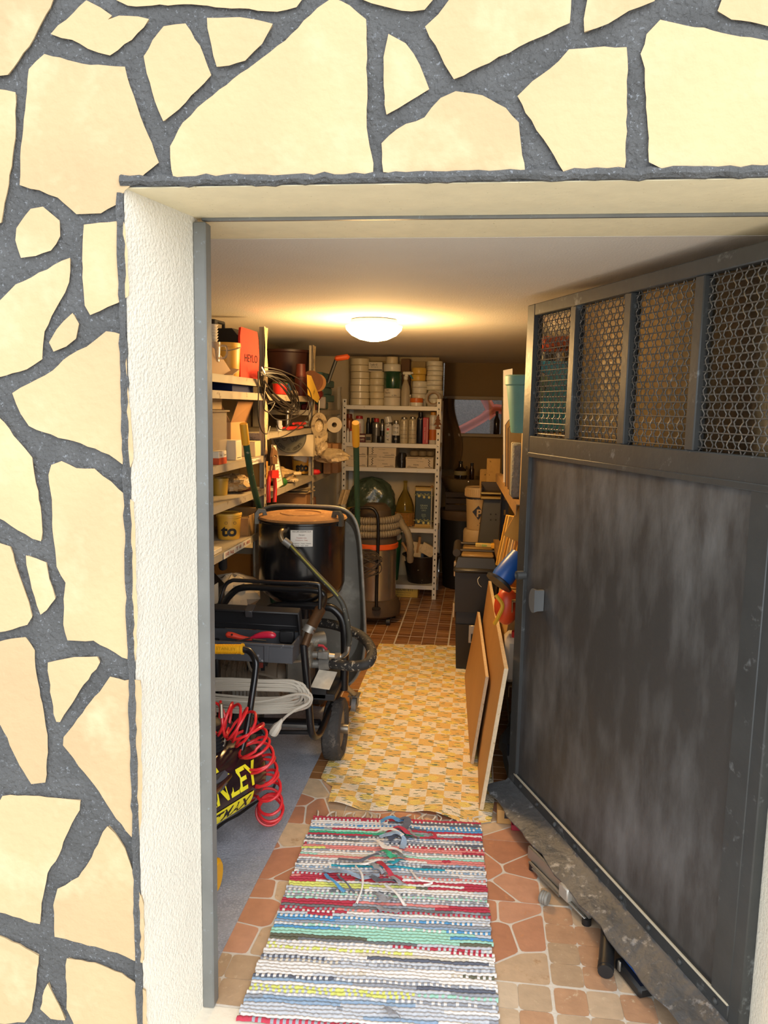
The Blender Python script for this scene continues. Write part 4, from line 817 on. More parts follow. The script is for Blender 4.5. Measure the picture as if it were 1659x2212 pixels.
t = LT('spray_bottle', 'cloudy white trigger spray bottle in front of the tape rolls', 'bottle', p, [('body', [(w_*.4, 0), (w_*.46, .004), (w_*.46, h_*.55), (w_*.40, h_*.72), (w_*.2, h_*.92), (w_*.17, h_)], wtr), ('collar', [(w_*.2, h_*.97), (w_*.22, h_*.98), (w_*.22, h_*1.08), (w_*.17, h_*1.1)], crm2)])
b = B(); b.box((.01, 0, h_*1.2), (.075, .03, .028), .008); b.box((.005, 0, h_*1.12), (.03, .026, .03), .006); b.box((.052, 0, h_*1.21), (.018, .018, .018), .004); b.build('spray_head', crm2, t, local=True)
b = B(); b.tube([(.035, 0, h_*1.15), (.047, 0, h_*1.06), (.06, 0, h_*1.0)], [.008, .007, .005], 6); b.build('trigger', M('3b7f96', .4, key='teal_trigger'), t, local=True)
top4, r4 = stack(730, 853, 298, 505, 4, Yk+.04, crm2, 'ribbed white tape roll, right of spray bottle')
stack(728, 850, 187, 296, 2, Yk+.04, yel, 'yellow tape roll, right of spray bottle', z=top4.z)
top5, r5 = stack(857, 988, 380, 515, 2, Yk+.06, crm2, 'thick white tape roll at the base, rightmost stack'); stack(853, 988, 140, 378, 6, Yk+.06, crm2, 'thin white tape roll, rightmost stack', z=top5.z)
p, w_, h_ = at(c2, 715, 825, 485, 516, Yk-.08, RZ[0]); LT('plastic_jar', 'low white jar with a bright orange screw lid', 'jar', p, [('jar', [(w_*.46, 0), (w_*.49, .004), (w_*.49, h_)], crm2), ('lid', [(w_*.5, h_), (w_*.51, h_+.004), (w_*.50, h_*2.1), (w_*.44, h_*2.2), (.0001, h_*2.2)], M('d8702a', .4, key='orange_lid'))])
p, w_, h_ = at(c2, 842, 975, 388, 512, Yk-.085, RZ[0]); t = T('tape_roll', 'single brown tape roll standing on its edge beside the orange lidded jar', 'tape', p, 0, 'tape rolls on top of the white shelf'); Rx = Matrix.Rotation(PI/2, 3, 'X')
B().lathe([(w_*.36, -.018), (w_*.5, -.018), (w_*.5, .018), (w_*.36, .018), (w_*.36, -.018)], (0, 0, w_/2), 32, Rx, caps=False).build('tape', M('8c7a5c', .45, var=.05, key='brown_tape'), t, local=True); B().lathe([(w_*.31, -.018), (w_*.36, -.018), (w_*.36, .018), (w_*.31, .018), (w_*.31, -.018)], (0, 0, w_/2), 26, Rx, caps=False).build('core', kraft, t, local=True)
p, w_, h_ = at(c2, 700, 728, 415, 505, Yk, RZ[0]); LT('small_bottle', 'small pale bottle between the spray bottle and white tape', 'bottle', p, [('body', [(w_*.8, 0), (w_*.85, h_*.6), (w_*.4, h_*.8), (w_*.35, h_*.95)], wtr), ('cap', [(w_*.42, h_*.9), (w_*.42, h_*1.05), (.0001, h_*1.06)], crm2)])
p = V((-.79, RY+.345, RZ[0])); thing1(B().box(p+V((0, 0, .19)), (.62, .012, .38), .002), 'backing_board', 'pale board standing behind the tape rolls on the white shelf', 'board', M('b29a6c', .8, var=.06, key='pale_board'), p)
# ---- spray cans and bottles, second board
Y2 = 6.55; silver = M('a8a49c', .3, .85, key='can_silver'); blackc = M('1b1a1c', .35, key='can_black'); whitec = M('d9d2c4', .35, key='can_white', coat=.3); redc = M('b5282a', .4, key='red_cap')
def can(x0, x1, y0, y1, name, label, body, cap, Y=Y2, lab=None, lines=None, cat='can', z=RZ[1], cap_h=.16, shoulder=True, lm=dark):
    p, w_, h_ = at(c2, x0, x1, y0, y1, Y, z); r = w_/2; cz = h_*(1-cap_h)
    prof = [(r*.93, 0), (r, .004), (r, cz-.02), (r*.98, cz-.014)] + ([(r*.72, cz)] if shoulder else [(r*.97, cz)])
    t = LT(name, label, cat, p, [('body', prof, body), ('cap', [(r*(.70 if shoulder else .9), cz), (r*(.72 if shoulder else .92), cz+.003), (r*(.68 if shoulder else .9), h_-.004), (r*.5, h_), (.0001, h_)], cap)], n=22)
    if lab: B().lathe([(r+.0006, h_*lab[0]), (r+.0006, h_*lab[1])], n=22, caps=False).build('label', lab[2], t, local=True)
    for s, v, hh, wd in lines or []: text(s, hh, lm, t, p+V((0, -r-.001, h_*v)), width=wd*r*2 if wd else None, wrap=r+.001)
    return t, p, r, h_
can(172, 245, 572, 800, 'spray_can', 'copper brown tall can at the left end of the spray can row', M('8a4a1f', .35, .2, key='copper_can'), M('6d2d18', .4, key='brown_cap'), Y=6.63)
tt = can(250, 335, 560, 745, 'sealant_bottle', 'white bottle with red nozzle and vertical lettering among the cans', whitec, redc, Y=6.64, z=RZ[1]+.03, cap_h=.14)
text('Protect', .02, redc, tt[0], tt[1]+V((.012, -tt[2]-.001, tt[3]*.4)), (0, 0, 1), (-1, 0, 0), width=.1)
can(350, 385, 545, 742, 'black_can', 'tall thin black tin at the back of the spray can row', blackc, blackc, Y=6.70); can(386, 432, 545, 742, 'black_can', 'wider black tin at the back beside the silver red-topped can', blackc, blackc, Y=6.71)
for i, (x0, x1, y0) in enumerate(((186, 210, 690), (212, 236, 695))): can(x0, x1, y0, 806, 'small_vial', ['tiny white vial with a grey cap by the left upright', 'tiny red and white vial beside the grey-capped vial'][i], whitec, [silver, redc][i], cat='bottle', Y=6.49)
p, w_, h_ = at(c2, 300, 348, 738, 808, 6.52, RZ[1]); t = carton('small_carton', 'small maroon printed box lying before the sealant bottle', 'box', p, (w_, .08, h_), M('5e2420', .6, key='maroon_card'), lab=[('f', 0, .75, .96, .2, paper)]); ftext(t, 'RAPID', 0, h_*.35, .014, paper, w_*.7, .0405)
p, w_, h_ = at(c2, 350, 398, 742, 810, 6.52, RZ[1]); t = carton('small_carton', 'small brown and white printed box right of the maroon box', 'box', p, (w_, .08, h_), M('8a7a5f', .6, key='tan_card'), lab=[('f', 0, .5, .8, .4, dark)])
can(405, 465, 615, 816, 'spray_can', 'plain silver spray can with a red top', silver, redc, lab=(.3, .62, M('6f6b66', .4, .5)))
can(441, 502, 762, 822, 'loose_cap', 'black plastic cap lying loose in front of the silver can', blackc, blackc, Y=6.48, cat='cap', cap_h=.1, shoulder=False)  # plastic cap lying loose, not a cup
can(466, 500, 600, 792, 'spray_can', 'slim silver can with dark band between silver and white cans', silver, blackc, Y=6.62, lab=(.1, .5, blackc))
tt = can(502, 566, 655, 822, 'spray_can', 'white spray can lettered upright with a big tilted white cap', whitec, silver, cap_h=.06)
b = B(); b.lathe([(.03, 0), (.034, .004), (.032, .05), (.027, .054), (.0001, .054)], (.004, 0, tt[3]-.002), 20, Euler((0, -.22, 0)).to_matrix()); b.build('spray_cap', whitec, tt[0], local=True)
acol = [M('1f1d20', .5), M('2f6db0', .5), M('2d8a4a', .5), M('c83a30', .5), M('1f1d20', .5)]
for i, ch in enumerate('ACRIL'): text(ch, .020, [dark, acol[1], acol[2], acol[3], dark][i], tt[0], tt[1]+V((0, -tt[2]-.0012, tt[3]*(.16+.17*i))), (0, 0, 1), (-1, 0, 0), width=.018)
tt = can(566, 630, 640, 826, 'spray_can', 'white and black spray can with silver top beside the lettered can', whitec, silver, lab=(.0, .34, blackc), lines=[('Collage', .68, .016, .8), ('COLA', .48, .018, .75)]); text('20', .016, paper, tt[0], tt[1]+V((0, -tt[2]-.0016, tt[3]*.18)), wrap=tt[2]+.0016)
for i, (x0, x1) in enumerate(((630, 699), (700, 771))):
    tt = can(x0, x1, 612, 832-4*(1-i), 'spray_can', ['pale printed spray can, left of an identical pair', 'pale printed spray can, right of an identical pair'][i], M('cdbf9f', .35, .2, key='pale_can'), silver, cap_h=.08, lines=[(s, v, .008, .85) for s, v in (('Reparation', .80), ('Professionnel', .74), ('usage interieur', .66), ('danger inflammable', .5), ('ne pas percer', .42), ('tenir a distance', .34), ('400 ml', .2))], group=None) if False else can(x0, x1, 612, 832-4*(1-i), 'spray_can', ['pale printed spray can, left of an identical pair', 'pale printed spray can, right of an identical pair'][i], M('cdbf9f', .35, .2, key='pale_can'), silver, cap_h=.08, lines=[(s, v, .008, .85) for s, v in (('Reparation', .80), ('Professionnel', .74), ('usage interieur', .66), ('danger inflammable', .5), ('tenir a distance', .34), ('400 ml', .2))])
can(771, 830, 578, 838, 'spray_can', 'tall navy black can with small pale lettering', M('20222e', .35, key='navy_can'), blackc, Y=6.58, lines=[('O-O', .78, .012, .5)], lm=paper)
can(835, 880, 585, 700, 'funnel', 'yellowish cup behind the red box and white bottle', M('b38d45', .5), M('b38d45', .5), Y=6.72, cat='cup', z=RZ[1]+.12) if False else None
p, w_, h_ = at(c2, 822, 868, 626, 842, 6.52, RZ[1]); t = carton('red_carton', 'slim bright red upright box among the spray cans', 'box', p, (w_, .06, h_), M('b8303c', .5, key='red_card'), lab=[('f', .3, .5, .06, .9, paper)]); text('contenu 310', .008, paper, t, p+V((-.006, -.0308, h_*.4)), (0, 0, 1), (-1, 0, 0), width=.1)
tt = can(872, 936, 582, 846, 'glue_bottle', 'white squeeze bottle with an orange label beside the right upright', whitec, M('c78a2e', .4), lab=(.12, .45, M('c46a26', .5, key='orange_label')), cap_h=.1, cat='bottle'); text('COL', .014, dark, tt[0], tt[1]+V((0, -tt[2]-.0014, tt[3]*.6)), wrap=tt[2]+.001)
# tree shaped air freshener on the right upright
p = P(*c2(950, 598), 6.435); t = T('air_freshener', 'flat brown tree-shaped air freshener hanging on the right shelf upright', 'freshener', p); k = mp(945, 900, 6.435)/3.858
out = [(0, 0), (14, -30), (8, -30), (24, -58), (14, -58), (34, -88), (8, -88), (10, -104), (20, -104), (20, -122), (-20, -122), (-20, -104), (-10, -104), (-8, -88), (-34, -88), (-14, -58), (-24, -58), (-8, -30), (-14, -30)]
B().prism([(x*k, 0, y*k) for x, y in out], (0, .003, 0)).build('tree_card', M('7d4a22', .7, var=.1, key='tree_card'), t, local=True); B().tube([(0, .002, -.002), (.006, .008, .03), (-.002, .01, .05)], .0012, 5).build('string', crm2, t, local=True)
# ---- white printed cartons, third board
cm = M('d3c0a2', .75, var=.04, key='carton_cream')
def qbox(x0, x1, y0, y1, z, label, Y=6.46, flip=False):
    p, w_, h_ = at(c2, x0, x1, y0, y1, Y+.14, z); t = carton('printed_carton', label, 'box', V((p.x, Y+.14, z)), (w_, .26, h_), cm, 0, 'printed cartons on the white shelf', lid=True)
    f = .1305; o = V((p.x, Y+.14, z)); s = -1 if flip else 1
    b = B()
    for v in (.90, .10): b.box((s*-.33*w_, -f, h_*v), (w_*.28, .0008, h_*.035)); b.box((s*.26*w_, -f, h_*v), (w_*.36, .0008, h_*.035))
    b.build('print_bar', dark, t, local=True, kind='stuff')
    b = B()
    for i in range(6): b.box((s*(-.36+.028*(i % 2))*w_, -f-.0002, h_*(.22+.11*i)), (.010, .0008, h_*.07), R=Euler((0, .5, 0)).to_matrix())
    b.build('print_pattern', dark, t, local=True, kind='stuff')
    text('C-Q', h_*.13, dark, t, o+V((0, -f-.0004, h_*.90)), width=w_*.17); text('Carrelage', h_*.07, dark, t, o+V((-s*.02*w_, -f, h_*.62)), width=w_*.24); text('III|I|II|', h_*.14, dark, t, o+V((s*.12*w_, -f, h_*.30)), width=w_*.18); text('20x20', h_*.07, dark, t, o+V((s*.36*w_, -f, h_*.2)), width=w_*.10)
z3 = RZ[2]; d3 = at(c2, 0, 1, 0, 94, 6.46)[2]
qbox(150, 379, 928, 1022, z3, 'white printed carton, bottom left of four stacked on the shelf'); qbox(383, 608, 928, 1022, z3, 'white printed carton, bottom right of four stacked on the shelf')
qbox(152, 378, 834, 926, z3+d3+.001, 'white printed carton, upper left of four stacked on the shelf'); qbox(385, 616, 840, 926, z3+d3+.001, 'white printed carton, upper right of four stacked on the shelf'); qbox(690, 918, 934, 1026, z3, 'white printed carton alone at the right under the grey packets', flip=True)
p, w_, h_ = at(c2, 610, 688, 905, 1026, 6.52, z3); film = M('201c1b', .25, var=.3, vs=60, bump=1, bs=70, key='black_film', coat=.5, dist=.006)
thing1(B().grid(lambda a, c: V((p.x+w_*.5*math.cos(2*PI*a)*(1-.25*abs(2*c-1)**3)*(1+.05*math.sin(a*37)), p.y+.05*math.sin(2*PI*a), p.z+h_*c)), 26, 8), 'film_bundle', 'crinkled black plastic film bundle between the printed cartons', 'film', film, p)
for i, (x0, x1) in enumerate(((712, 790), (780, 860), (850, 922))):
    p, w_, h_ = at(c2, x0, x1, 880, 932, 6.56+.012*i, z3+d3+.001); b = B(); b.lathe([(w_*.25, 0), (w_*.48, h_*.15), (w_*.52, h_*.5), (w_*.44, h_*.85), (w_*.2, h_)], p, 14)
    thing1(b, 'grout_packet', ['soft grey packet on the lone carton, leftmost of three', 'soft grey packet on the lone carton, middle of three', 'soft grey packet on the lone carton, rightmost of three'][i], 'packet', M('7a6a4e', .7, var=.12, bump=.4, bs=30, key='grey_packet'), p, 'grey packets on the lone carton')
p, w_, h_ = at(c2, 700, 925, 852, 884, 6.6, RZ[1]-.065); thing1(B().box(p+V((0, 0, h_/2)), (w_, .25, h_*.7), .002), 'flat_carton', 'thin flat white carton tucked over the grey packets', 'box', cm, p) if False else None
# ---- fourth board: rubbish bag, demijohn, oil tin, stick, paint pot
z4 = RZ[3]
p, w_, h_ = at(c2, 195, 592, 1052, 1452, 6.695, z4); bagm = M('4a5845', .28, var=.3, vs=9, bump=.9, bs=9, key='green_bag', coat=.4, dist=.03)
def bag(a, c):
    an = 2*PI*a; k = (math.sin(PI*min(c*.93+.12, 1))**.38)*(1+.05*math.sin(an*5+c*9)+.04*math.sin(an*9-c*14)+.03*math.sin(an*17+c*23)); return V((p.x+w_*.5*k*math.cos(an), p.y+.105*k*math.sin(an), p.z+.003+h_*.98*c+.012*math.sin(an*3)*c))
thing1(B().grid(bag, 44, 22), 'rubbish_bag', 'full dark green rubbish bag on the white shelf beside the demijohn', 'bag', bagm, p, sharp=80)
p, w_, h_ = at(c2, 590, 752, 1136, 1512, 6.60, z4); r = w_/2; t = T('demijohn', 'amber glass demijohn with a wicker base on the white shelf', 'bottle', p)
gprof = [(r*.86, .006), (r*.95, .02), (r*.95, h_*.36), (r*.90, h_*.46), (r*.70, h_*.60), (r*.42, h_*.72), (r*.22, h_*.80), (r*.18, h_*.86), (r*.17, h_*.955), (r*.21, h_*.96), (r*.21, h_*.995), (r*.16, h_)]
B().lathe(gprof, n=32).build('glass', M('cdb85e', .06, var=.1, vs=4, trans=.9, key='amber_glass'), t, local=True)
B().lathe([(r*.0001, .012), (r*.86, .012), (r*.9, .03), (r*.9, h_*.30), (.0001, h_*.305)], n=28).build('contents', M('c79a48', .3, trans=.4, key='amber_wine'), t, local=True)
b = B()
for i in range(10): b.lathe([(r*.955+.004*math.cos(q*PI/3), .012+i*h_*.029+.004*math.sin(q*PI/3)) for q in range(7)], n=28, caps=False)
for i in range(18): a = 2*PI*i/18; b.cyl((r*.97*math.cos(a), r*.97*math.sin(a), 0), (r*.98*math.cos(a), r*.98*math.sin(a), h_*.3), .0025, n=5)
b.build('wicker_base', M('b07a38', .7, var=.15, vs=30, key='wicker'), t, local=True)
p, w_, h_ = at(c2, 752, 905, 1178, 1512, 6.58, z4); t = T('olive_oil_tin', 'tall dark green olive oil tin with painted olive branches', 'tin', p, .06); w_ *= .96
B().box((0, 0, h_/2), (w_, .11, h_), .006).build('body', M('1f2a1c', .35, .2, key='oil_tin_green'), t, local=True)
goldm = M('b08a3a', .4, .4, key='oil_gold'); b = B(); b.box((0, 0, h_-.004), (w_+.004, .114, .012), .003); b.box((0, 0, .006), (w_+.004, .114, .012), .003); b.box((0, -.0555, h_*.94), (w_*.97, .001, h_*.06)); b.box((0, -.0555, h_*.06), (w_*.97, .001, h_*.05)); b.build('rim', goldm, t, local=True)
b = B(); lf = B()
for vz in (.80, .16):
    for i in range(7):
        x = (-.42+.14*i)*w_; z = h_*(vz+.02*math.sin(i*2)); 
        if i % 2: b.lathe([(.0001, -.001), (.011, 0), (.0001, .001)], (x, -.0562, z-.012), 12, Matrix.Rotation(PI/2, 3, 'X'))
        for s in (-1, 1): lf.prism([(x, -.0556, z), (x+.012*s, -.0556, z+.012), (x+.026*s, -.0556, z+.008), (x+.014*s, -.0556, z+.001)], (0, -.0006, 0))
b.build('painted_olives', M('c9b95f', .5, key='olive_print'), t, local=True); lf.build('painted_leaves', M('8f8a4a', .5, key='leaf_print'), t, local=True)
for s, v, hh in (('GRAN', .55, .016), ('OLIVA', .49, .014), ('ORO', .43, .012), ('EXTRA', .33, .008), ('VIRGEN', .29, .008), ('5 L', .25, .01)): ftext(t, s, .0, h_*v, hh, M('a8b08a', .5, key='tin_print'), None, .0562)
p, w_, h_ = at(c2, 880, 903, 1150, 1512, 6.5, z4); t = LT('caulk_stick', 'thin pale stick with a cork ball top leaning by the oil tin', 'stick', p, [('stick', [(.006, 0), (.006, h_*.93)], M('b9ad96', .5)), ('ball', [(.0001, h_*.92), (.013, h_*.94), (.014, h_*.97), (.0001, h_)], M('a5763a', .6))], n=10)
p, w_, h_ = at(c2, 185, 350, 1262, 1352, 6.515, z4); 
# (its foot is hidden by the wheelbarrow: it stands on the board)
LT('paint_pot', 'dark paint pot with dirty yellow lid before the rubbish bag', 'pot', p, [('pot', [(w_*.45, 0), (w_*.47, .004), (w_*.47, h_*1.45), (w_*.5, h_*1.5)], M('2a2420', .5)), ('lid', [(w_*.5, h_*1.5), (w_*.51, h_*1.55), (w_*.47, h_*1.62), (w_*.44, h_*1.58), (.0001, h_*1.58)], M('b08a34', .55, var=.15, key='dirty_yellow'))])
# ---- fifth board: green bucket, dark bucket of tools
z5 = RZ[4]
p, w_, h_ = at(c5, 500, 655, 215, 690, 6.62, z5); LT('bucket', 'tall green plastic bucket on the bottom board of the white shelf', 'bucket', p+V((-.07, .02, 0)), [('shell', [(w_*.34, 0), (w_*.36, .004), (w_*.56, h_*.93), (w_*.6, h_*.94), (w_*.6, h_*.97), (w_*.56, h_*.97), (w_*.36, .012), (.0001, .012)], M('1f5a38', .45, var=.1, key='bucket_green'))], n=30)
p, w_, h_ = at(c5, 590, 960, 425, 668, 6.60, z5); r = w_*.46; blkb = M('2a2019', .3, var=.3, vs=10, key='dark_bucket', spots=('b0a084', 30, .66, .05))
bk_ = LT('tool_bucket', 'round dark splashed bucket of trowels and brushes on bottom board', 'bucket', V((-.46, 6.62, z5)), [('shell', [(r*.66, 0), (r*.70, .01), (r*.92, h_*.95), (r, h_*.97), (r, h_), (r*.9, h_), (r*.66, .016), (.0001, .016)], blkb)], n=34)
woodh = M('a98052', .55, var=.15, vs=20, key='wood_handle'); ph = M('cbb58e', .7, var=.2, vs=30, key='plaster_crust', spots=('8d7650', 20, .6, .1))
tp = lambda x, y, Y=6.56: P(*c5(x, y), Y)
def tool(name, label, pts, rad, m, blade=None, cat='tool'):
    t = T(name, label, cat, (pts[-1][0], pts[-1][1], pts[-1][2])); B().tube(smooth(pts, 4) if len(pts) > 2 else pts, rad, 10).build('handle', m, t)
    if blade: B().box(*blade[:2], .002, Euler(blade[3]).to_matrix() if len(blade) > 3 else None).build('blade', blade[2], t)
    return t
tool('plaster_trowel', 'white handled trowel standing in the dark bucket', [tp(650, 300), tp(655, 350), tp(660, 400), tp(668, 470)], .014, whitec, (tp(690, 470), (.14, .012, .05), ph)); tool('brush', 'brown wooden handled brush standing in the dark bucket', [tp(757, 280), tp(750, 340), tp(738, 400), tp(735, 470)], .013, woodh, (tp(730, 455), (.07, .03, .07), ph))
tool('putty_knife', 'pale plaster crusted spatula leaning in the dark bucket', [tp(690, 345), tp(700, 400), tp(705, 470)], .014, ph, (tp(705, 380), (.08, .008, .11), ph, (0, .15, 0))); tool('scrub_brush', 'broad crusted scrub brush at the right of the dark bucket', [tp(800, 335), tp(830, 400), tp(850, 470)], .012, woodh, (tp(825, 395), (.12, .04, .09), ph, (0, .5, 0)))
tool('wooden_float', 'wooden float sticking out left of the dark bucket', [tp(600, 330), tp(625, 372), tp(650, 410), tp(670, 450)], .012, woodh, (tp(775, 385), (.07, .02, .08), ph))
p = V((-.70, 6.57, z4-.035)); thing1(B().box(P(*c5(565, 220), 6.4), (.09, .02, .03), .004, Euler((0, -.6, 0)).to_matrix()), 'wedge', 'small wooden wedge by the hose end', 'wedge', woodh, P(*c5(565, 220), 6.4)) if False else None
p, w_, h_ = at(c5, 495, 740, 715, 812, 6.52, 0); t = carton('yellow_carton', 'low yellow carton with black lettering on the floor under the shelf', 'box', V((p.x, 6.58, 0)), (w_, .2, h_), M('c9a544', .7, var=.06, key='yellow_card')); ftext(t, 'ARRIVETE11', 0, h_*.72, .028, dark, w_*.62, .1005); ftext(t, 'Monocomponente', 0, h_*.42, .013, dark, w_*.5, .1005); ftext(t, 'fragil - usage interieur', -.01, h_*.22, .010, dark, w_*.55, .1005)
# ================================================================ vacuum cleaner
vc = V((P(808, 1335, 5.72).x, 5.72, 0)); vr = P(858, 1200, 5.72).x-vc.x; vz = lambda y: P(820, y, 5.72).z
t = T('vacuum_cleaner', 'industrial vacuum cleaner with steel drum, orange ring and coiled hose', 'vacuum', vc)
zt_, zb_ = vz(1180), vz(1300); B().lathe([(vr*.95, zb_-.03), (vr*.96, zb_), (vr*.96, zt_-.01), (vr*.99, zt_)], vc, 40).build('drum', M('b8b2a6', .25, .85, var=.15, vs=5, key='vac_steel'), t)
B().lathe([(vr, zt_-.006), (vr*1.04, zt_), (vr*1.04, zt_+.03), (vr, zt_+.036)], vc, 40).build('clamp_ring', M('d85a22', .4, key='vac_orange'), t)
B().lathe([(vr*.98, zt_+.03), (vr*.97, zt_+.10), (vr*.8, zt_+.17), (vr*.72, zt_+.20), (vr*.68, zt_+.28), (vr*.45, zt_+.32), (.0001, zt_+.325)], vc, 36).build('motor_head', M('4a3a28', .7, var=.2, key='dusty_brown_plastic'), t)
B().lathe([(.0001, .05), (vr*1.0, .05), (vr*1.18, .07), (vr*1.2, .13), (vr*1.05, .18), (vr*.9, .19)], vc, 36).build('base', M('4c3a26', .75, var=.25, vs=12, key='dusty_base', bump=.3), t)
for a in (-.5, .8, 2.2, 3.9): c = vc+V((vr*1.02*math.cos(a-PI/2), vr*1.02*math.sin(a-PI/2), .027)); B().cyl(c-V((.014, 0, 0)), c+V((.014, 0, 0)), .027, n=14).build('castor', blk2, t)
b = B(); hp = []
for i in range(3*24+1): a = 2*PI*i/24; hp.append(vc+V((vr*1.02*math.cos(a), vr*1.02*math.sin(a), zt_+.075+.05*i/24)))
hp += [vc+V((vr*1.25, -.06, zt_+.17)), vc+V((vr*1.5, -.09, zt_+.12)), vc+V((vr*1.62, -.08, zt_+.02)), vc+V((vr*1.6, -.02, zt_-.1))]
hp = smooth(hp, 5); rads = [.026+(.0022 if i % 2 else -.0022) for i in range(len(hp))]; b.tube(hp, rads, 12); b.build('suction_hose', M('7d705a', .6, key='vac_hose'), t)
b = B(); fr = lambda x, y, Y=5.5: P(x, y, Y); b.tube(smooth([fr(762, 1099), fr(785, 1097), fr(803, 1098), fr(813, 1108), fr(817, 1130), fr(816, 1200), fr(814, 1260), fr(813, 1312)], 5), .012, 10); b.tube(smooth([fr(762, 1099), fr(757, 1108), fr(756, 1180), fr(755, 1312)], 4), .012, 10); b.build('push_handle', M('1d1a19', .3, .3, key='handle_black'), t)
b = B(); b.lathe([(.03, 0), (.034, .01), (.02, .02)], fr(813, 1314)-V((0, 0, .01)), 12); b.build('handle_socket', blk2, t)
pts = []
for i in range(9*20): a = 2*PI*i/20; f = 1+.10*math.sin(i*.21); pts.append(P(784, 1212+9*math.sin(i*.043), 5.45)+V((.125*f*math.cos(a), .03*math.sin(a), .03*math.sin(a)+.07*math.sin(i*.35)*.8)))
B().tube(pts, .0045, 6).build('power_cord', M('3a2f26', .6, key='brown_cord'), t)
# ================================================================ the left racks, shelf by shelf
oy = M('d9a035', .45, var=.06, key='tub_yellow'); oy2 = M('e0b04a', .45, var=.05, key='tub_yellow_pale'); clr = M('e9dcc6', .12, trans=.75, key='clear_plastic'); cardm = M('9c7146', .8, var=.1, vs=10, key='cardboard'); cardl = M('b98d5c', .8, var=.08, vs=10, key='cardboard_light')
def tub(name, label, x0, x1, y0, y1, z, m, X=-1.22, cat='tub', lid=None, handle=True, cv=c1, taper=.86, rim=True, **k):
    p, w_, h_ = sl(cv, x0, x1, y0, y1, X, z); r = w_/2
    parts = [('shell', [(r*taper*.96, 0), (r*taper, .005), (r*.95, h_*.86), (r, h_*.87), (r, h_*.93), (r*.97, h_), (r*.92, h_), (r*taper*.95, .008), (.0001, .008)], m)]
    if lid: parts.append(('lid', [(r*1.0, h_*.93), (r*1.04, h_*.95), (r*1.04, h_*1.02), (r*.95, h_*1.04), (r*.9, h_*1.01), (.0001, h_*1.01)], lid))
    t = LT(name, label, cat, p, parts, n=30, **k)
    if handle:
        b = B(); b.tube([(r*1.02*math.cos(a), -r*1.02*abs(math.sin(a))*.9-.0, h_*.88-.3*r*math.sin(a)) for a in [PI*i/14 for i in range(15)]], .002, 5); b.build('wire_handle', zinc, t, local=True)
    return t, p, r, h_
Z1, Z1b, Z2, Z2b, Z3, Z4 = 1.722, 1.655, 1.344, 1.177, .966, .30
# top board of the first bay
tub('bucket', 'yellow plastic bucket on the top left shelf by the doorway', 150, 455, 232, 592, Z1, oy, X=-1.15, cat='bucket')
p, w_, h_ = sl(c1, 225, 625, 165, 612, -1.25, Z1); dx, dy = .20, .24; p = V((-1.21, 3.71, Z1)); h_ = .225
t = T('fan_heater', 'black fan heater with a rounded orange red front on the top left shelf', 'heater', p, -.12); b = B()
prof = [(-.5, 0), (-.5, .80), (-.42, 1), (.36, 1), (.5, .86), (.5, 0)]
b.prism([(u*dx, -dy/2, v*h_) for u, v in prof], (0, dy, 0)); b.build('housing', M('191718', .5, key='heater_black'), t, local=True)
orng = M('c9331e', .85, var=.12, vs=18, key='heater_orange', spots=('7d2a1e', 22, .66, .05)); b = B(); fx = dx/2+.003
b.prism([(-dx*.46, -dy/2-.003, h_*.02), (dx*.50, -dy/2-.003, h_*.02), (dx*.5, -dy/2-.003, h_*.86), (dx*.36, -dy/2-.003, h_*1.0), (-dx*.1, -dy/2-.003, h_*1.0), (-dx*.46, -dy/2-.003, h_*.8)], (0, -.004, 0)) if False else None
b.prism([(fx, -dy*.5, h_*.01), (fx, dy*.36, h_*.01), (fx, dy*.4, h_*.5), (fx, dy*.36, h_*.84), (fx, dy*.3, h_*.99), (fx, -dy*.46, h_*1.02), (fx, -dy*.5, h_*.85)], (.012, 0, 0), bev=.004); b.build('front_panel', orng, t, local=True)
R = Euler((0, 0, -.12)).to_matrix(); text('HEYLO', .036, M('0e0a0a', 1.0, key='heater_print'), t, V(p)+R @ V((fx+.0128, -.0, h_*.42)), R @ V((0, 1, 0)), (0, 0, 1), width=.15)
b = B(); b.tube([(-.05, -.07, h_*.98), (-.05, -.07, h_+.04), (-.05, .05, h_+.04), (-.05, .05, h_*.98)], .009, 8); b.box((-.03, -.1, h_+.02), (.03, .035, .045), .004); b.build('carry_handle', blk2, t, local=True)
p, w_, h_ = sl(c1, 90, 130, 100, 240, -1.16, Z1+.09)
b = B(); 
for i in range(7): b.lathe([(.022, i*.013), (.028, i*.013+.010), (.030, i*.013+.012), (.0001, i*.013+.012)], p, 16)
p.z = Z1+.0; jar = tub('jar', 'small jar of dark orange paint behind the door frame', 85, 160, 410, 545, Z1, M('7a2d18', .3, key='rust_jar'), X=-1.14, cat='jar', handle=False, taper=.98)
t = thing1(b, 'cup_stack', 'stack of thin white plastic cups at the top left edge', 'cups', M('dcd3c2', .4, key='cup_white'), p) if False else None
p, w_, h_ = sl(c1, 90, 172, 230, 400, -1.15, jar[1].z+jar[3]); t = LT('glass_mug', 'glass mug standing on the jar at the top left edge', 'mug', p, [('glass', [(.034, .001), (.038, .004), (.042, .085), (.040, .085), (.035, .008), (.0001, .008)], clr)]); b = B(); b.tube(smooth([(.04, 0, .07), (.065, 0, .068), (.07, 0, .04), (.06, 0, .02), (.038, 0, .018)], 4), .005, 6); b.build('handle', clr, t, local=True)
b = B(); 
for i in range(6): b.lathe([(.024, i*.012), (.030, i*.012+.010), (.032, i*.012+.012), (.026, i*.012+.013)], (0, 0, .086), 16, caps=False)
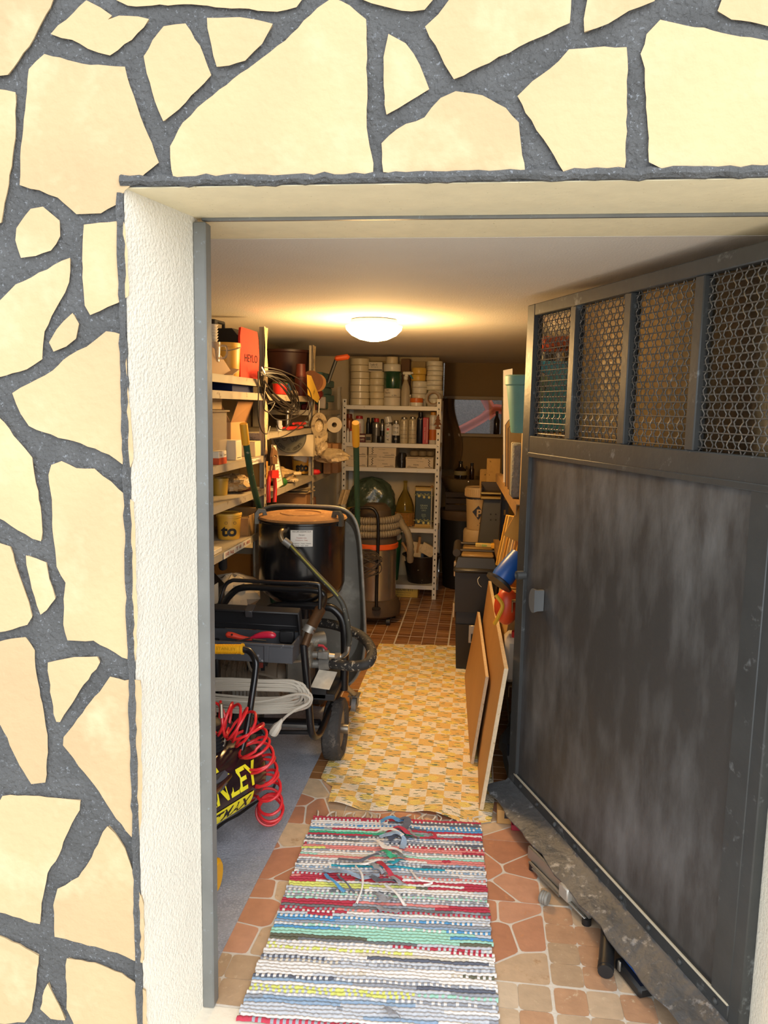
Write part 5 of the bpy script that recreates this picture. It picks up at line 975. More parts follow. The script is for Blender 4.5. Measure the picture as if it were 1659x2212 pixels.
p2 = V(p)+V((0, 0, 0)); b.v = [tuple(V(q)+p2) for q in b.v]; thing1(b, 'cup_stack', 'stack of thin white plastic cups in the glass mug', 'cups', M('dcd3c2', .4, key='cup_white'), p2+V((0, 0, .086)))
p, w_, h_ = sl(c1, 165, 450, 360, 585, -1.11, Z1); b = B(); o = V((-1.12, p.y-.05, Z1)); b.prism([o+V((0, -.13, .0)), o+V((.02, .12, .0)), o+V((.0, -.04, .10)), o+V((-.01, -.13, .12))], (-.004, 0, 0)); b.prism([o+V((.005, .0, .002)), o+V((.045, .02, .004)), o+V((.04, .13, .03)), o+V((0, .12, .035))], (0, 0, .003))
thing1(b, 'cardboard_flap', 'torn piece of cardboard with a printed slip below the yellow bucket', 'cardboard', M('a08467', .8, var=.1, key='torn_card'), o)
p, w_, h_ = sl(c1, 130, 480, 692, 742, -1.2, Z1b); carton('blue_case', 'flat dark blue case on the narrow second shelf', 'case', V((-1.22, p.y, Z1b)), (.2, .34, .045), M('1d2550', .85, key='navy_case'), lid=True)
p = V((-1.2, 3.7, Z1b)); t = T('clamp', 'pale bar clamp lying at the end of the narrow second shelf', 'clamp', p); b = B(); b.tube([(.0, -.18, .02), (.02, .12, .02)], .012, 8); b.build('bar', M('a0937c', .5, .3), t, local=True); b = B(); b.box((.02, .12, .02), (.035, .03, .05), .004); b.build('jaw', M('6d6455', .5, .3), t, local=True)
# second (1.344) board
p, w_, h_ = sl(c1, 115, 335, 1025, 1130, -1.22, Z2+.232)
clp, cw, ch = sl(c1, 100, 385, 1135, 1545, -1.2, Z2); ch = .225; cy = 3.32
t = T('storage_box', 'clear plastic storage box of offcuts on the left shelf', 'box', V((-1.265, cy, Z2))); b = B(); w2, d2 = .24, .30
for sx in (-1, 1): b.box((sx*w2/2, 0, ch/2), (.003, d2, ch)); b.box((0, sx*d2/2, ch/2), (w2, .003, ch))
b.box((0, 0, .003), (w2, d2, .004)); b.box((w2/2+.006, 0, ch), (.016, d2+.02, .008), .002); b.box((0, d2/2+.006, ch), (w2, .016, .008), .002); b.box((0, -d2/2-.006, ch), (w2, .016, .008), .002); b.box((-w2/2-.006, 0, ch), (.016, d2+.02, .008), .002)
b.build('box_shell', clr, t, local=True); b = B()
for i in range(60): a = rnd.random()*6.3; b.cyl((rr(.09), rr(.12), .01+rnd.random()*.05), (rr(.09), rr(.12), .02+rnd.random()*.08), .0025, n=4)
b.build('offcuts', M('b9a585', .7, key='offcuts'), t, local=True, kind='stuff')
carton('flat_box', 'long pale box lying on the clear storage box', 'box', V((-1.25, cy-.02, Z2+ch+.006)), (.2, .26, .05), M('a88e66', .8, var=.1, key='dull_card'), lid=True)
for i in range(2):
    q = V((-1.105, cy-.10+.055*i, Z2)); t = carton('orange_box', ['small white and orange box by the door frame on left shelf', 'small white and orange box right beside its twin on left shelf'][i], 'box', q, (.032, .048, .055), M('d8cbb4', .6, key='white_small'), lab=[('r', 0, .26, .99, .5, M('c4502a', .5, key='orange_panel')), ('f', 0, .26, .99, .5, M('c4502a', .5, key='orange_panel'))]); ftext(t, '2 mm', 0, .040, .009, dark, None, .0167, 'r')
p, w_, h_ = sl(c1, 355, 445, 1320, 1530, -1.12, Z2); carton('upright_box', 'narrow white box standing right of the clear storage box', 'box', V((-1.14, p.y, Z2)), (.07, .09, h_), M('d6c8ac', .6, key='white_narrow'), lab=[('r', 0, .12, .6, .03, dark)])
p, w_, h_ = sl(c1, 450, 560, 1290, 1520, -1.14, Z2); t = carton('grey_box', 'grey printed box behind the green wheelbarrow handle', 'box', V((-1.25, 3.75, Z2+.006)), (.14, .10, h_*1.02), M('9c9080', .7, key='grey_card'), lab=[('r', 0, .8, .9, .05, dark)])
p, w_, h_ = sl(c1, 565, 655, 1340, 1500, -1.11, Z2); carton('cream_box', 'cream box in front of the open cardboard box', 'box', V((-1.13, p.y, Z2)), (.07, .10, h_), M('d3c090', .6, key='cream_card'))
p, w_, h_ = sl(c1, 650, 720, 1290, 1500, -1.12, Z2); ob = V((-1.29, 3.75, Z2))
t = T('open_carton', 'open cardboard box with raised flaps at the left upright', 'box', ob); b = B(); W, D, H = .23, .26, .17
for sx in (-1, 1): b.box((sx*W/2, 0, H/2), (.004, D, H)); b.box((0, sx*D/2, H/2), (W, .004, H))
b.box((0, 0, .003), (W, D, .004)); b.build('body', cardl, t, local=True)
B().prism([(W/2, -D/2, H), (W/2, D/2, H), (W/2+.04, D/2-.02, H+.10), (W/2+.03, -D/2+.02, H+.10)], (.003, 0, 0)).build('flap', cardm, t, local=True); B().prism([(-W/2, -D/2, H), (W/2, -D/2, H), (W/2-.05, -D/2-.06, H+.13), (-W/2, -D/2-.06, H+.13)], (0, .003, 0)).build('flap', cardm, t, local=True)
p = PX(*c1(620, 1510), XS+.006); text('Duve(RA)', .016, dark, LA, V((XS+.0035, p.y, Z2-.017)), (0, 1, 0), (0, 0, 1), width=.12); B().box((XS+.0012, p.y, Z2-.017), (.001, .19, .026)).build('shelf_label', paper, LA)
for i, (ya, yb_) in enumerate(((3.05, 3.7), (3.35, 3.95))): thing1(B().tube([(-1.43, ya, Z2+.02), (-1.43, yb_, Z2+.02)], .02, 12), 'copper_pipe', ['dark brown pipe lying across the boxes on the left shelf', 'second dark brown pipe lower on the left shelf boxes'][i], 'pipe', M('4a2a18', .5, .2, key='brown_pipe'), (-1.27, ya, Z2+.12)) if i == 0 else None
# third (1.177) board
tub('tub', 'plain ochre plastic tub under the clear storage box', 125, 320, 1590, 1775, Z2b, M('a8852f', .45, var=.08, key='ochre_tub'), handle=False, X=-1.2)
p, w_, h_ = sl(c1, 310, 500, 1680, 1800, -1.16, Z2b); foil = M('a98d62', .35, var=.3, vs=20, bump=1, bs=30, key='crumpled_film', dist=.02)
def crumple(name, label, p, sx, sy, sz, m, cat='bag', seed=0, nu=22, nv=12, lump=.16):
    def fn(a, c):
        an = 2*PI*a; la = PI*(c-.5); k = 1+lump*(math.sin(an*5+seed+c*7)+math.sin(an*3-c*15+seed*2)+.6*math.sin(an*11+c*21))
        return (p[0]+sx*k*math.cos(la)*math.cos(an), p[1]+sy*k*math.cos(la)*math.sin(an), max(p[2], p[2]+sz*.5+sz*.5*(1+lump*.4*math.sin(an*7+seed))*math.sin(la)))
    return thing1(B().grid(fn, nu, nv), name, label, cat, m, p, sharp=25)
crumple('film_bag', 'crumpled clear bag on the shelf under the open box', V((-1.18, p.y, Z2b)), .09, .10, .09, foil, seed=1)
p, w_, h_ = sl(c1, 580, 690, 1545, 1690, -1.15, Z2b); t = carton('ochre_carton', 'ochre printed carton with diagonal stripes behind the green handle', 'box', V((-1.17, p.y, Z2b)), (.12, .12, .125), M('b07d33', .7, key='ochre_card'), lab=[('r', 0, .10, .98, .04, dark)])
for s, v in (('USO IN', .8), ('interior', .64), ('exterior', .5)): ftext(t, s, 0, .125*v, .011, M('3c2a18', .6, key='brown_print'), .07, .0605, 'r')
b = B()
for i in range(6): b.prism([(.0606, -.05+i*.017, .018), (.0606, -.043+i*.017, .018), (.0606, -.033+i*.017, .034), (.0606, -.040+i*.017, .034)], (.0005, 0, 0))
b.build('stripe_print', dark, t, local=True, kind='stuff')
thing1(B().box((-1.16, 3.75, Z2b+.02), (.10, .12, .04), .01), 'dark_tin', 'low dark red tin lying at the end of the third shelf', 'tin', M('4a1512', .4, key='dark_red'), (-1.16, 3.75, Z2b))
p, w_, h_ = sl(c1, 115, 190, 1700, 1990, -1.10, Z3); crumple('blue_bag', 'bright blue plastic bag poking out by the door frame', V((-1.12, 2.94, Z3+.10)), .05, .05, .20, M('2a5aa8', .35, bump=.5, bs=20, key='blue_bag'), seed=3); LT('glass_jar', 'clear glass jar under the blue plastic bag', 'jar', V((-1.13, 2.96, Z3)), [('glass', [(.04, .001), (.045, .005), (.045, .08), (.035, .095), (.036, .105)], clr), ('lid', [(.037, .1), (.038, .102), (.038, .11), (.0001, .11)], whitec)])
# fourth (.966) board
t, p, r, h_ = tub('tub', 'wide yellow tub with lid at the back of the lower left shelf', 215, 500, 85, 215, Z3, oy, X=-1.27, lid=oy2, cv=c3)
tub('clear_tub', 'low clear plastic tub with snap lid before the yellow tubs', 170, 395, 145, 215, Z3, clr, X=-1.24, cv=c3, handle=False, lid=clr)
t, p, r, h_ = tub('bucket', 'yellow bucket with a black logo and smiley marks on lower left shelf', 155, 380, 225, 450, Z3, oy, X=-1.17, cv=c3, cat='bucket', lid=oy2, handle=False)
d = (V((0, 0, 0))-V((p.x, p.y, 0))).normalized(); rt = V((-d.y, d.x, 0)); pf = V((p.x, p.y, Z3))+d*(r*.935)
text('to', h_*.40, dark, t, pf+V((0, 0, h_*.34)), rt, width=r*1.3, wrap=r*.95, bold=.04)
for s_ in (-.012, .028): text('O', h_*.12, M('7a5a20', .6, key='smile_print'), t, pf+V((0, 0, h_*.68))+rt*s_+d*.002, rt)
p, w_, h_ = sl(c3, 380, 510, 260, 430, -1.12, Z3); o = V((-1.17, p.y, Z3)); t = T('wooden_tray', 'worn wooden tray with handle cut-out on the lower left shelf', 'tray', o); b = B()
for sx in (-1, 1): b.box((sx*.075, 0, .05), (.008, .16, .10), .002)
b.box((0, -.08, .045), (.15, .008, .09), .002); b.box((0, .08, .06), (.15, .008, .12), .002); b.box((0, 0, .004), (.15, .16, .008)); b.build('tray_sides', M('a07c4a', .8, var=.2, vs=15, key='worn_wood'), t, local=True); B().box((0, -.01, .045), (.13, .13, .07), .01).build('contents', M('6f5532', .8, var=.3, vs=25, key='tray_contents'), t, local=True)
p, w_, h_ = sl(c3, 105, 160, 120, 470, -1.11, Z3); t = carton('white_carton', 'tall white carton with a flame pictogram by the door frame', 'box', V((-1.13, 2.88, Z3)), (.07, .10, .20), M('d9ccb2', .6, key='white_tall'), lab=[('r', 0, .2, .8, .22, paper)]); ftext(t, 'I2A', 0, .04, .03, dark, .06, .0362, 'r')
for i, (dz, lab) in enumerate(((0, 'lower'), (.075, 'upper'))): thing1(B().box((-1.105, 3.0, Z3+.036+dz), (.05, .085, .068), .014), 'yellow_packet', f'glossy yellow wrapped packet, {lab} of two by the white carton', 'packet', M('cdb92a', .25, var=.1, bump=.4, bs=30, key='yellow_wrap', coat=.5), (-1.105, 3.0, Z3+dz), 'yellow packets') if i == 0 else thing1(B().box((-1.11, 3.0, Z3+.037+dz), (.045, .08, .066), .014), 'yellow_packet', f'glossy yellow wrapped packet, {lab} of two by the white carton', 'packet', M('cdb92a', .25, var=.1, bump=.4, bs=30, key='yellow_wrap', coat=.5), (-1.11, 3.0, Z3+dz), 'yellow packets')
thing1(B().box((-1.115, 3.16, Z3+.012), (.05, .14, .02), .002), 'label_sheets', 'small stack of printed label sheets at the shelf edge', 'paper', M('d3c4a6', .7, var=.15, vs=50, key='label_sheets'), (-1.115, 3.16, Z3))
B().box((XS+.0012, 3.42, Z3-.017), (.001, .40, .030)).build('shelf_label', paper, LA); text('10 kg  T 8  R 80', .020, redink, LA, V((XS+.0035, 3.42, Z3-.017)), (0, 1, 0), (0, 0, 1), width=.36)
# lowest board: black device with a label, crumpled bag, printed bag
o = V((-1.26, 3.17, Z4)); t = T('black_case', 'black moulded case with a white data label on the bottom shelf', 'case', o); B().box((0, .1, .30), (.26, .34, .50), .06).build('case', M('1b1b1c', .45, var=.1, key='case_black'), t, local=True); B().box((.1305, .04, .47), (.003, .16, .09), .001).build('data_label', paper, t, local=True); text('BATTERY', .022, dark, t, o+V((.1335, .0, .47)), (0, 1, 0), (0, 0, 1), width=.06); b = B(); b.tube(smooth([(.1, .02, .55), (.12, .1, .63), (.12, .2, .63), (.1, .28, .55)], 4), .02, 10); b.build('handle', M('2a2a2c', .5), t, local=True)
crumple('cloth_bag', 'crumpled white cloth bag with dark print on the bottom shelf', V((-1.17, 3.62, Z4+.28)), .12, .16, .2, M('b9ab95', .9, var=.2, key='cloth_bag', spots=('2f2a26', 12, .62, .04)), seed=5, cat='bag')
carton('printed_pack', 'tall white pack with red curved lines on the bottom shelf', 'box', V((-1.17, 3.62, Z4)), (.2, .26, .28), M('cdb6a0', .6, key='pack_cream'), lab=[('r', 0, .5, .5, .5, M('a8453a', .6, key='pack_red')), ('r', 0, .5, .4, .4, M('cdb6a0', .6, key='pack_cream'))]) if True else None
# ================================================================ second bay of the left wall
T1, T2, T3, T4 = 1.656, 1.455, 1.144, .86
def rd(name, label, x0, x1, y0, y1, X, z, prof, m, cat, n=24, group=None):
    p, w_, h_ = sl(c1, x0, x1, y0, y1, X, z); r = w_/2; t = thing1(B().lathe([(r*a, h_*b_) for a, b_ in prof], p, n), name, label, cat, m, p, group); return p, r, h_
tw = sl(c1, 775, 1130, 235, 450, -1.26, 1.82)
maro = M('5a2218', .5, var=.08, key='maroon_plastic'); LT('basin', 'large dark maroon basin upside up on the second bay top shelf', 'basin', V((-1.285, PX(622, 757, -1.285).y, 1.788)), [('shell', [(.12, 0), (.13, .004), (.165, .15), (.175, .155), (.175, .17), (.165, .17), (.125, .012), (.0001, .012)], M('33140f', .45, key='dark_maroon'))], n=34)
rd('paint_tin', 'paint tin of brown paint under the dark maroon basin', 800, 940, 560, 740, -1.27, T1, [(.9, 0), (1, .02), (1, .96), (.92, 1), (.0001, .98)], M('5c4a30', .4, .4, key='brown_tin'), 'tin')
t = tub('red_tub', 'bright red tub with a green lid under the maroon basin', 795, 960, 470, 590, T1+.005, M('c52a22', .4, key='bright_red'), X=-1.14, handle=False, lid=M('3f6a4e', .4, key='green_lid')); 
rd('blue_tin', 'small blue tin between the red tub and maroon cups', 920, 1030, 520, 660, -1.2, T1, [(.95, 0), (1, .02), (1, .95), (.9, 1), (.0001, .98)], M('234a6a', .4, key='blue_tin'), 'tin')
p, r, h_ = rd('cup', 'tall maroon plastic cup standing upside down before the upright', 1030, 1175, 600, 805, -1.12, T1, [(1, 0), (1, .05), (.94, .06), (.88, .98), (.0001, 1)], maro, 'cup'); q = V((p.x, p.y, p.z+h_)); thing1(B().lathe([(r*.86, 0), (r*.86, .05*h_), (r*.8, .06*h_), (r*.66, .68*h_), (.0001, .7*h_)], q, 24), 'cup', 'smaller maroon cup stacked on the tall upside-down cup', 'cup', maro, q)
for i, x in enumerate((1215, 1250, 1290)):
    p = PX(*c1(x, 620), -1.075+.010*i); p.z = 1.755-.004*i; b = B(); b.lathe([(.008, -.0012), (.065-.004*i, -.0012), (.065-.004*i, .0012), (.008, .0012)], p, 30, Euler((PI/2+.1, 0, .55)).to_matrix(), caps=False); b.f.append(tuple(range(30))) if False else None
    b.lathe([(.0001, -.001), (.064-.004*i, -.0014), (.064-.004*i, .0014), (.0001, .001)], p, 30, Euler((PI/2+.1, 0, .55)).to_matrix()); thing1(b, 'sanding_disc', ['round brown sanding disc hanging on the second upright, hindmost of three', 'round brown sanding disc hanging on the second upright, middle of three', 'round pale sanding disc hanging on the second upright, front of three'][i], 'disc', M(['5f3a22', '6b4026', '94683c'][i], .9, var=.1, vs=60), p, 'sanding discs on the upright')
# yellow hanging tag
a = [PX(*c1(*q), -1.03) for q in ((1172, 600), (1215, 612), (1308, 850), (1285, 905), (1180, 820))]; t = T('yellow_tag', 'yellow card tag hanging crooked from the second upright', 'tag', a[2]); B().prism(a, (.002, 0, 0)).build('card', M('cfa63a', .6, var=.05, key='tag_yellow'), t); c_ = sum(a, V())/5; text('JOE', .024, dark, t, c_+V((.004, .02, -.02)), (0, .75, .35), (0, -.35, .75), width=.05)
# small things along the second bay top shelf edge
for i, (x0, x1, y0, y1, h, lb) in enumerate(((860, 960, 735, 800, 'b5283a', 'small crimson lid lying behind the wire bundle'), (985, 1075, 740, 800, '9c8a74', 'small grey plastic fitting on the second bay shelf'))): rd('crimson_lid' if i == 0 else 'pipe_fitting', lb, x0, x1, y0, y1, -1.13, T1, [(.8, 0), (1, .1), (1, .7), (.6, 1), (.0001, 1)], M(h, .4), 'lid' if i == 0 else 'fitting')  # the first is a crimson lid, the second a fitting
# the black wire bundle tied to the first upright
pts = []; a0 = PX(*c1(668, 590), -1.05); a1 = PX(*c1(1040, 960), -1.0)
for i in range(13):
    f = .82+.02*i; sp = .040+.03*math.sin(i*2.3); nd = V((.35+.2*math.sin(i), .2+.3*math.cos(i*1.7), .65)).normalized(); e = a0.lerp(a1, f); m1 = a0.lerp(a1, .5*f)
    pts += [a0+V((0, rr(.006), rr(.008))), m1+nd*(sp+.02), e+nd*sp*.5+V((0, .02, 0)), e-nd*sp*.6, m1-nd*(sp+.012)]
t = T('wire_bundle', 'bundle of thin dark wire tied to the first left upright', 'wire', (a0.x, a0.y, a1.z)); b = B(); b.tube(smooth(pts, 5), .0032, 5)
for k in ([(700, 515), (900, 560), (1100, 660), (1210, 800), (1215, 980), (1120, 1130), (940, 1260), (770, 1300)], [(690, 600), (900, 650), (1080, 720), (1185, 860), (1150, 1000), (1000, 1080), (840, 1085), (740, 1000)], [(640, 560), (645, 800), (640, 1050), (680, 1210), (740, 1240), (770, 1160)], [(720, 700), (700, 950), (760, 1000), (820, 900), (740, 920)], [(840, 1100), (870, 1190), (950, 1170), (1010, 1000), (900, 890)]): b.tube(smooth([PX(x, y, -.99) for x, y in [c1(*q) for q in k]], 6), .003, 5)
b.build('wire', M('1e1714', .5, key='wire_dark'), t); B().tube(smooth([a0+V((.01, -.02, .03)), a0+V((.02, 0, 0)), a0+V((.01, .02, -.03))], 4), .004, 5).build('tie', chrome, t)
# 1.455 board: pliers and a lamp base, white cloth sign below
def pliers(name, label, a, c, z, m, spread=.02):
    a = PX(*c1(*a), -1.10); c = PX(*c1(*c), -1.10); a.z = c.z = z+.012; d = (c-a).normalized(); s_ = V((-d.y, d.x, 0)); t = T(name, label, 'pliers', (a.x, a.y, z))
    for q in (-1, 1): B().tube(smooth([a+s_*spread*q, a.lerp(c, .3)+s_*spread*1.3*q, a.lerp(c, .62)+s_*.004*q], 4), .008, 8).build('handle', m, t)
    B().prism([c, c-d*.05+s_*.012, c-d*.09+s_*.010, c-d*.09-s_*.010, c-d*.05-s_*.012], (0, 0, .012)).build('jaws', zinc, t)
rp = M('c02a22', .4, key='tool_red'); pliers('pliers', 'red handled pliers pointing back on the middle left shelf', (930, 1120), (1110, 1090), T2, rp); pliers('pliers', 'red handled pliers nearest the shelf edge on the middle left shelf', (985, 1170), (1190, 1130), T2, M('d2402a', .4, key='tool_orange')); pliers('pliers', 'orange red pliers lying askew over the middle left shelf', (1060, 1090), (1195, 1150), T2+.022, rp)
p, r, h_ = rd('pipe_fitting', 'round white plastic pipe fitting on the middle left shelf', 840, 905, 1060, 1180, -1.12, T2, [(.9, 0), (.9, .3), (1.1, .32), (1.1, .5), (.9, .52), (.9, 1), (.7, 1), (.7, .9), (.0001, .9)], whitec, 'fitting')
b = B(); o = PX(*c1(960, 1000), -1.2); o.z = T2; thing1(B().lathe([(.012, 0), (.012, .09), (.022, .10), (.022, .13), (.0001, .135)], o, 12), 'metal_bushing', 'steel bushing upright behind the pliers on the middle left shelf', 'fitting', chrome, o)
p = PX(*c1(1080, 1120), -1.3); carton('white_carton', 'white carton with a green square at the back of the middle shelf', 'box', V((-1.31, p.y+.1, T2)), (.14, .2, .085), M('cbb894', .7, key='dull_white'), lab=[('r', .05, .55, .22, .5, M('3f7a3a', .6, key='green_square'))])
# cloth bag with round printed seal
YC = 4.93; q0, q1 = P(586, 984, YC), P(676, 927, YC); q0.z = max(q0.z, T3+.004); z1 = min(q1.z, T2-.04)
t = T('cotton_bag', 'pale cotton bag with a round grey printed seal under the middle shelf', 'bag', ((q0.x+q1.x)/2, YC, q0.z)); B().grid(lambda a, c: (q0.x+(q1.x-q0.x)*a, YC+.010*math.sin(a*11+c*4)+.02*(1-c), q0.z+(z1-q0.z)*c), 20, 10, thick=(0, .05, 0)).build('cloth', M('c4b391', .9, var=.06, key='cotton'), t)
cen = P(626, 942, YC-.014); R_ = 36*mp(626, 942, YC); seal = M('6f6a58', .8, key='seal_grey'); rim_ = M('3a372e', .8, key='seal_rim')
th_ = [(R_*math.cos(a), R_*math.sin(a)) for a in [2*PI*i/48 for i in range(48)]]; top_ = z1-cen.z
B().prism([(cen.x+x, cen.y, cen.z+min(z, top_)) for x, z in th_], (0, .003, 0)).build('seal', seal, t)
b = B(); b.tube([(cen.x+x, cen.y-.001, cen.z+min(z, top_)) for x, z in th_], .002, 4, closed=True); b.tube(smooth([(cen.x+R_*x, cen.y-.001, cen.z+R_*y) for x, y in ((-.55, .35), (-.45, -.2), (-.2, -.25), (-.1, .1), (.05, -.2), (.2, -.35), (.25, .0), (.1, .1), (.4, -.3), (.5, .3))], 4), .0015, 4); b.build('seal_print', rim_, t)
s = 'la casa di domani'
for i, ch in enumerate(s):
    if ch == ' ': continue
    a = math.radians(195+i*(142/len(s))); text(ch, R_*.17, rim_, t, (cen.x+R_*.80*math.cos(a), cen.y-.001, cen.z+R_*.80*math.sin(a)), (-math.sin(a), 0, math.cos(a)), (-math.cos(a), 0, -math.sin(a)))
# 1.144 board: logo bucket, gloves, leaning framed board, bolt cutters
t, p, r, h_ = tub('bucket', 'orange yellow bucket with black logo and papers on middle left shelf', 1000, 1240, 1490, 1690, T3, oy, X=-1.19, cat='bucket')
d = V((-p.x, -p.y, 0)).normalized(); rt = V((-d.y, d.x, 0)); pf = V((p.x, p.y, T3))+d*(r*.93); text('sto', h_*.42, dark, t, pf+V((0, 0, h_*.34)), rt, width=r*1.25, wrap=r*.95, bold=.05)
thing1(B().box(V((p.x, p.y-.02, T3+h_+.0)), (.10, .12, .06), .01, Euler((.3, .35, .2)).to_matrix()), 'paper_packet', 'white paper packet sticking out of the logo bucket', 'packet', paper, (p.x, p.y, T3+h_*.85)); thing1(B().lathe([(.03, 0), (.04, .012), (.03, .03), (.0001, .034)], (-1.09, p.y-.06, T3), 14), 'small_red_cap', 'small bright red plastic cap before the logo bucket', 'cap', M('c8202a', .4), (-1.09, p.y-.06, T3))  # the small red piece is a plastic cap
gl_ = M('c2ad84', .9, var=.15, vs=20, key='work_glove')
for i, (x, y) in enumerate(((930, 1560), (960, 1610))):
    o = PX(*c1(x, y), -1.14); o.z = T3+.002+.032*i; g_ = T('work_glove', ['pale work glove lying on the shelf, lower of two', 'pale work glove lying on the shelf, upper of two'][i], 'glove', o, -1.9+.5*i); b = B(); b.box((0, 0, .018), (.09, .10, .03), .012)
    for q in range(4): b.tube([(-.033+.022*q, .04, .018), (-.036+.024*q, .10+.012*math.sin(q), .02)], [.013, .010], 8)
    b.tube([(.04, -.01, .018), (.07, .03, .015)], [.014, .010], 8); b.box((0, -.08, .017), (.10, .07, .03), .012); b.v = [(x*.75, y*.75, z*.8) for x, y, z in b.v]; b.build('glove_body', gl_, g_, local=True)
crumple('packing_film', 'crumpled clear packing film on the shelf behind the gloves', V((-1.2, 4.45, T3)), .12, .16, .10, foil, seed=9)
thing1(B().tube([(-1.1, 4.22, T3+.022), (-1.1, 4.34, T3+.022)], [.02, .024], 12), 'green_bottle', 'small green plastic bottle lying at the shelf edge', 'bottle', M('2f6a2c', .35, key='green_bottle'), (-1.1, 4.22, T3))
a = [PX(*c1(*q), -1.035) for q in ((800, 1360), (835, 1370), (912, 1790), (840, 1840))]; t = T('framed_card', 'narrow framed printed card leaning on the first upright', 'card', (a[2].x, a[2].y, a[2].z)); B().prism(a, (-.008, 0, 0)).build('card', paper, t); b = B(); b.tube(a, .004, 4, closed=True); b.build('frame', M('8d7a58', .6), t)
b = B()
for i in range(9): f = .3+.07*i; l = a[0].lerp(a[3], f).lerp(a[1].lerp(a[2], f), .25); r_ = a[0].lerp(a[3], f).lerp(a[1].lerp(a[2], f), .8); b.tube([l+V((.001, 0, 0)), r_+V((.001, 0, 0))], .0012, 4)
b.build('print_lines', M('6a604c', .7), t, kind='stuff')
t = T('bolt_cutter', 'long bolt cutter with bright red handles hanging on the first upright', 'cutter', PX(*c1(790, 2000), -1.02)); k = lambda x, y, X=-1.02: PX(*c1(x, y), X)
for q in (((775, 1655), (758, 1750), (752, 1860), (755, 1985)), ((808, 1655), (822, 1750), (826, 1860), (820, 1985))): B().tube(smooth([k(*e) for e in q], 4), .010, 10).build('handle', rp, t)
b = B(); b.tube([k(775, 1665), k(790, 1560)], .008, 6); b.tube([k(810, 1665), k(805, 1560)], .008, 6); b.prism([k(770, 1490), k(830, 1490), k(825, 1570), k(775, 1570)], (.012, 0, 0)); b.prism([k(770, 1490), k(785, 1400), k(800, 1385), k(828, 1440), k(830, 1490), k(805, 1470)], (.010, 0, 0)); b.build('jaws', M('7d5a3a', .5, .4, var=.2, key='rusty_steel'), t)
b = B(); b.prism([k(765, 1640), k(835, 1640), k(838, 1720), k(760, 1720)], (.014, 0, 0), bev=.003); b.build('pivot_plate', rp, t)
# .86 board: cardboard box, magazines, sealant gun
p = PX(*c1(1140, 1950), -1.14); carton('cardboard_box', 'plain brown cardboard box on the lower second bay shelf', 'box', V((-1.2, p.y, T4)), (.2, .22, .17), cardm, tape=cardl)
for i in range(4): thing1(B().box((-1.19+rr(.02), p.y-.02+rr(.03), T4+.178+.008*i), (.17, .22, .006), 0, Euler((rr(.05), rr(.06), rr(.5))).to_matrix()), 'magazine', ['old magazine, bottom of the pile on the cardboard box', 'old magazine, second from the bottom on the cardboard box', 'old magazine, third from the bottom on the cardboard box', 'old magazine, topmost of the pile on the cardboard box'][i], 'magazine', M(['a58d66', 'b39c77', '8f7c5a', 'bda67e'][i], .7, var=.2, vs=30), (-1.19, p.y, T4+.175+.008*i), 'magazines on the cardboard box')
o = PX(*c1(840, 1960), -1.05); e = PX(*c1(1040, 1945), -1.05); t = T('sealant_gun', 'dark sealant gun with a red catch lying over the lower shelf', 'gun', (o.x, o.y, T4)); zz = T4+.06; o.z = e.z = zz; B().tube([o, e], .022, 14).build('barrel', M('3f4a3a', .4, .3, key='gun_green'), t); B().tube([e, e+(e-o)*.2], .004, 6).build('rod', chrome, t); B().box(e+V((.01, -.02, -.0)), (.03, .02, .05), .004).build('catch', rp, t)
for i in range(3): crumple('rag', ['dark rag heaped at the left of the second bay shelf', 'brown rag heaped in the second bay shelf middle', 'grey rag at the far end of the second bay shelf'][i], V((-1.27, 4.14+.28*i, T4)), .11, .12, .085, M(['4a3a28', '6a4f33', '5a5348'][i], .9, var=.3, vs=20, bump=.5, bs=40), cat='rag', seed=i*3)
# ================================================================ corner bay between left wall and white shelf
def cb(x, y, Y): return P(*c1(x, y), Y)
rd2 = lambda name, label, x0, x1, y0, y1, Y, prof, m, cat, R=None, z=None: (lambda p, w_, h_: thing1(B().lathe([(w_/2*a, h_*b_) for a, b_ in prof], p, 24), name, label, cat, m, p))(*at(c1, x0, x1, y0, y1, Y, z))
tealc = M('3f5f5c', .6, var=.2, vs=18, bump=.4, bs=30, key='teal_plastic')
zb0 = 1.57
for i in range(5):
    yv = 5.55+.02*i; thing1(B().box((-1.20+rr(.02), yv, zb0+.03+.052*i), (.22, .34, .05), .006, Euler((0, 0, rr(.08))).to_matrix()), 'tool_case', f'flat teal plastic case, {ORD[4-i] if i else "bottom"} of the stack by the white shelf', 'case', tealc, (-1.2, yv, zb0+.005+.052*i), 'teal cases in the corner')
b = B(); b.tube([cb(1400, 690, 5.2), cb(1440, 570, 5.2), cb(1490, 430, 5.2)], .012, 8); t = T('floor_brush', 'black handled brush with an orange top in the corner', 'brush', cb(1400, 690, 5.2)); b.build('handle', blk2, t); B().box(cb(1555, 415, 5.2), (.10, .05, .035), .012, Euler((0, -.15, 0)).to_matrix()).build('brush_head', M('c4511f', .5, key='brush_orange'), t)
t = T('cordless_drill', 'dark red power tool with an orange nose on the corner shelf', 'drill', V((-1.12, 5.2, zb0))); o = V((-1.12, 5.2, zb0)); b = B(); b.box((0, 0, .10), (.14, .09, .08), .02); b.box((-.02, 0, .045), (.05, .05, .09), .012); b.box((-.02, 0, .02), (.10, .08, .04), .008); b.build('housing', M('5a1210', .4, key='drill_red'), t, local=True); B().lathe([(.03, 0), (.028, .05), (.02, .07), (.0001, .075)], (-.0, 0, .14), 16).build('nose', M('d8502a', .4, key='drill_nose'), t, local=True); B().box((.07, -.02, .05), (.05, .02, .08), .005).build('guard', chrome, t, local=True)
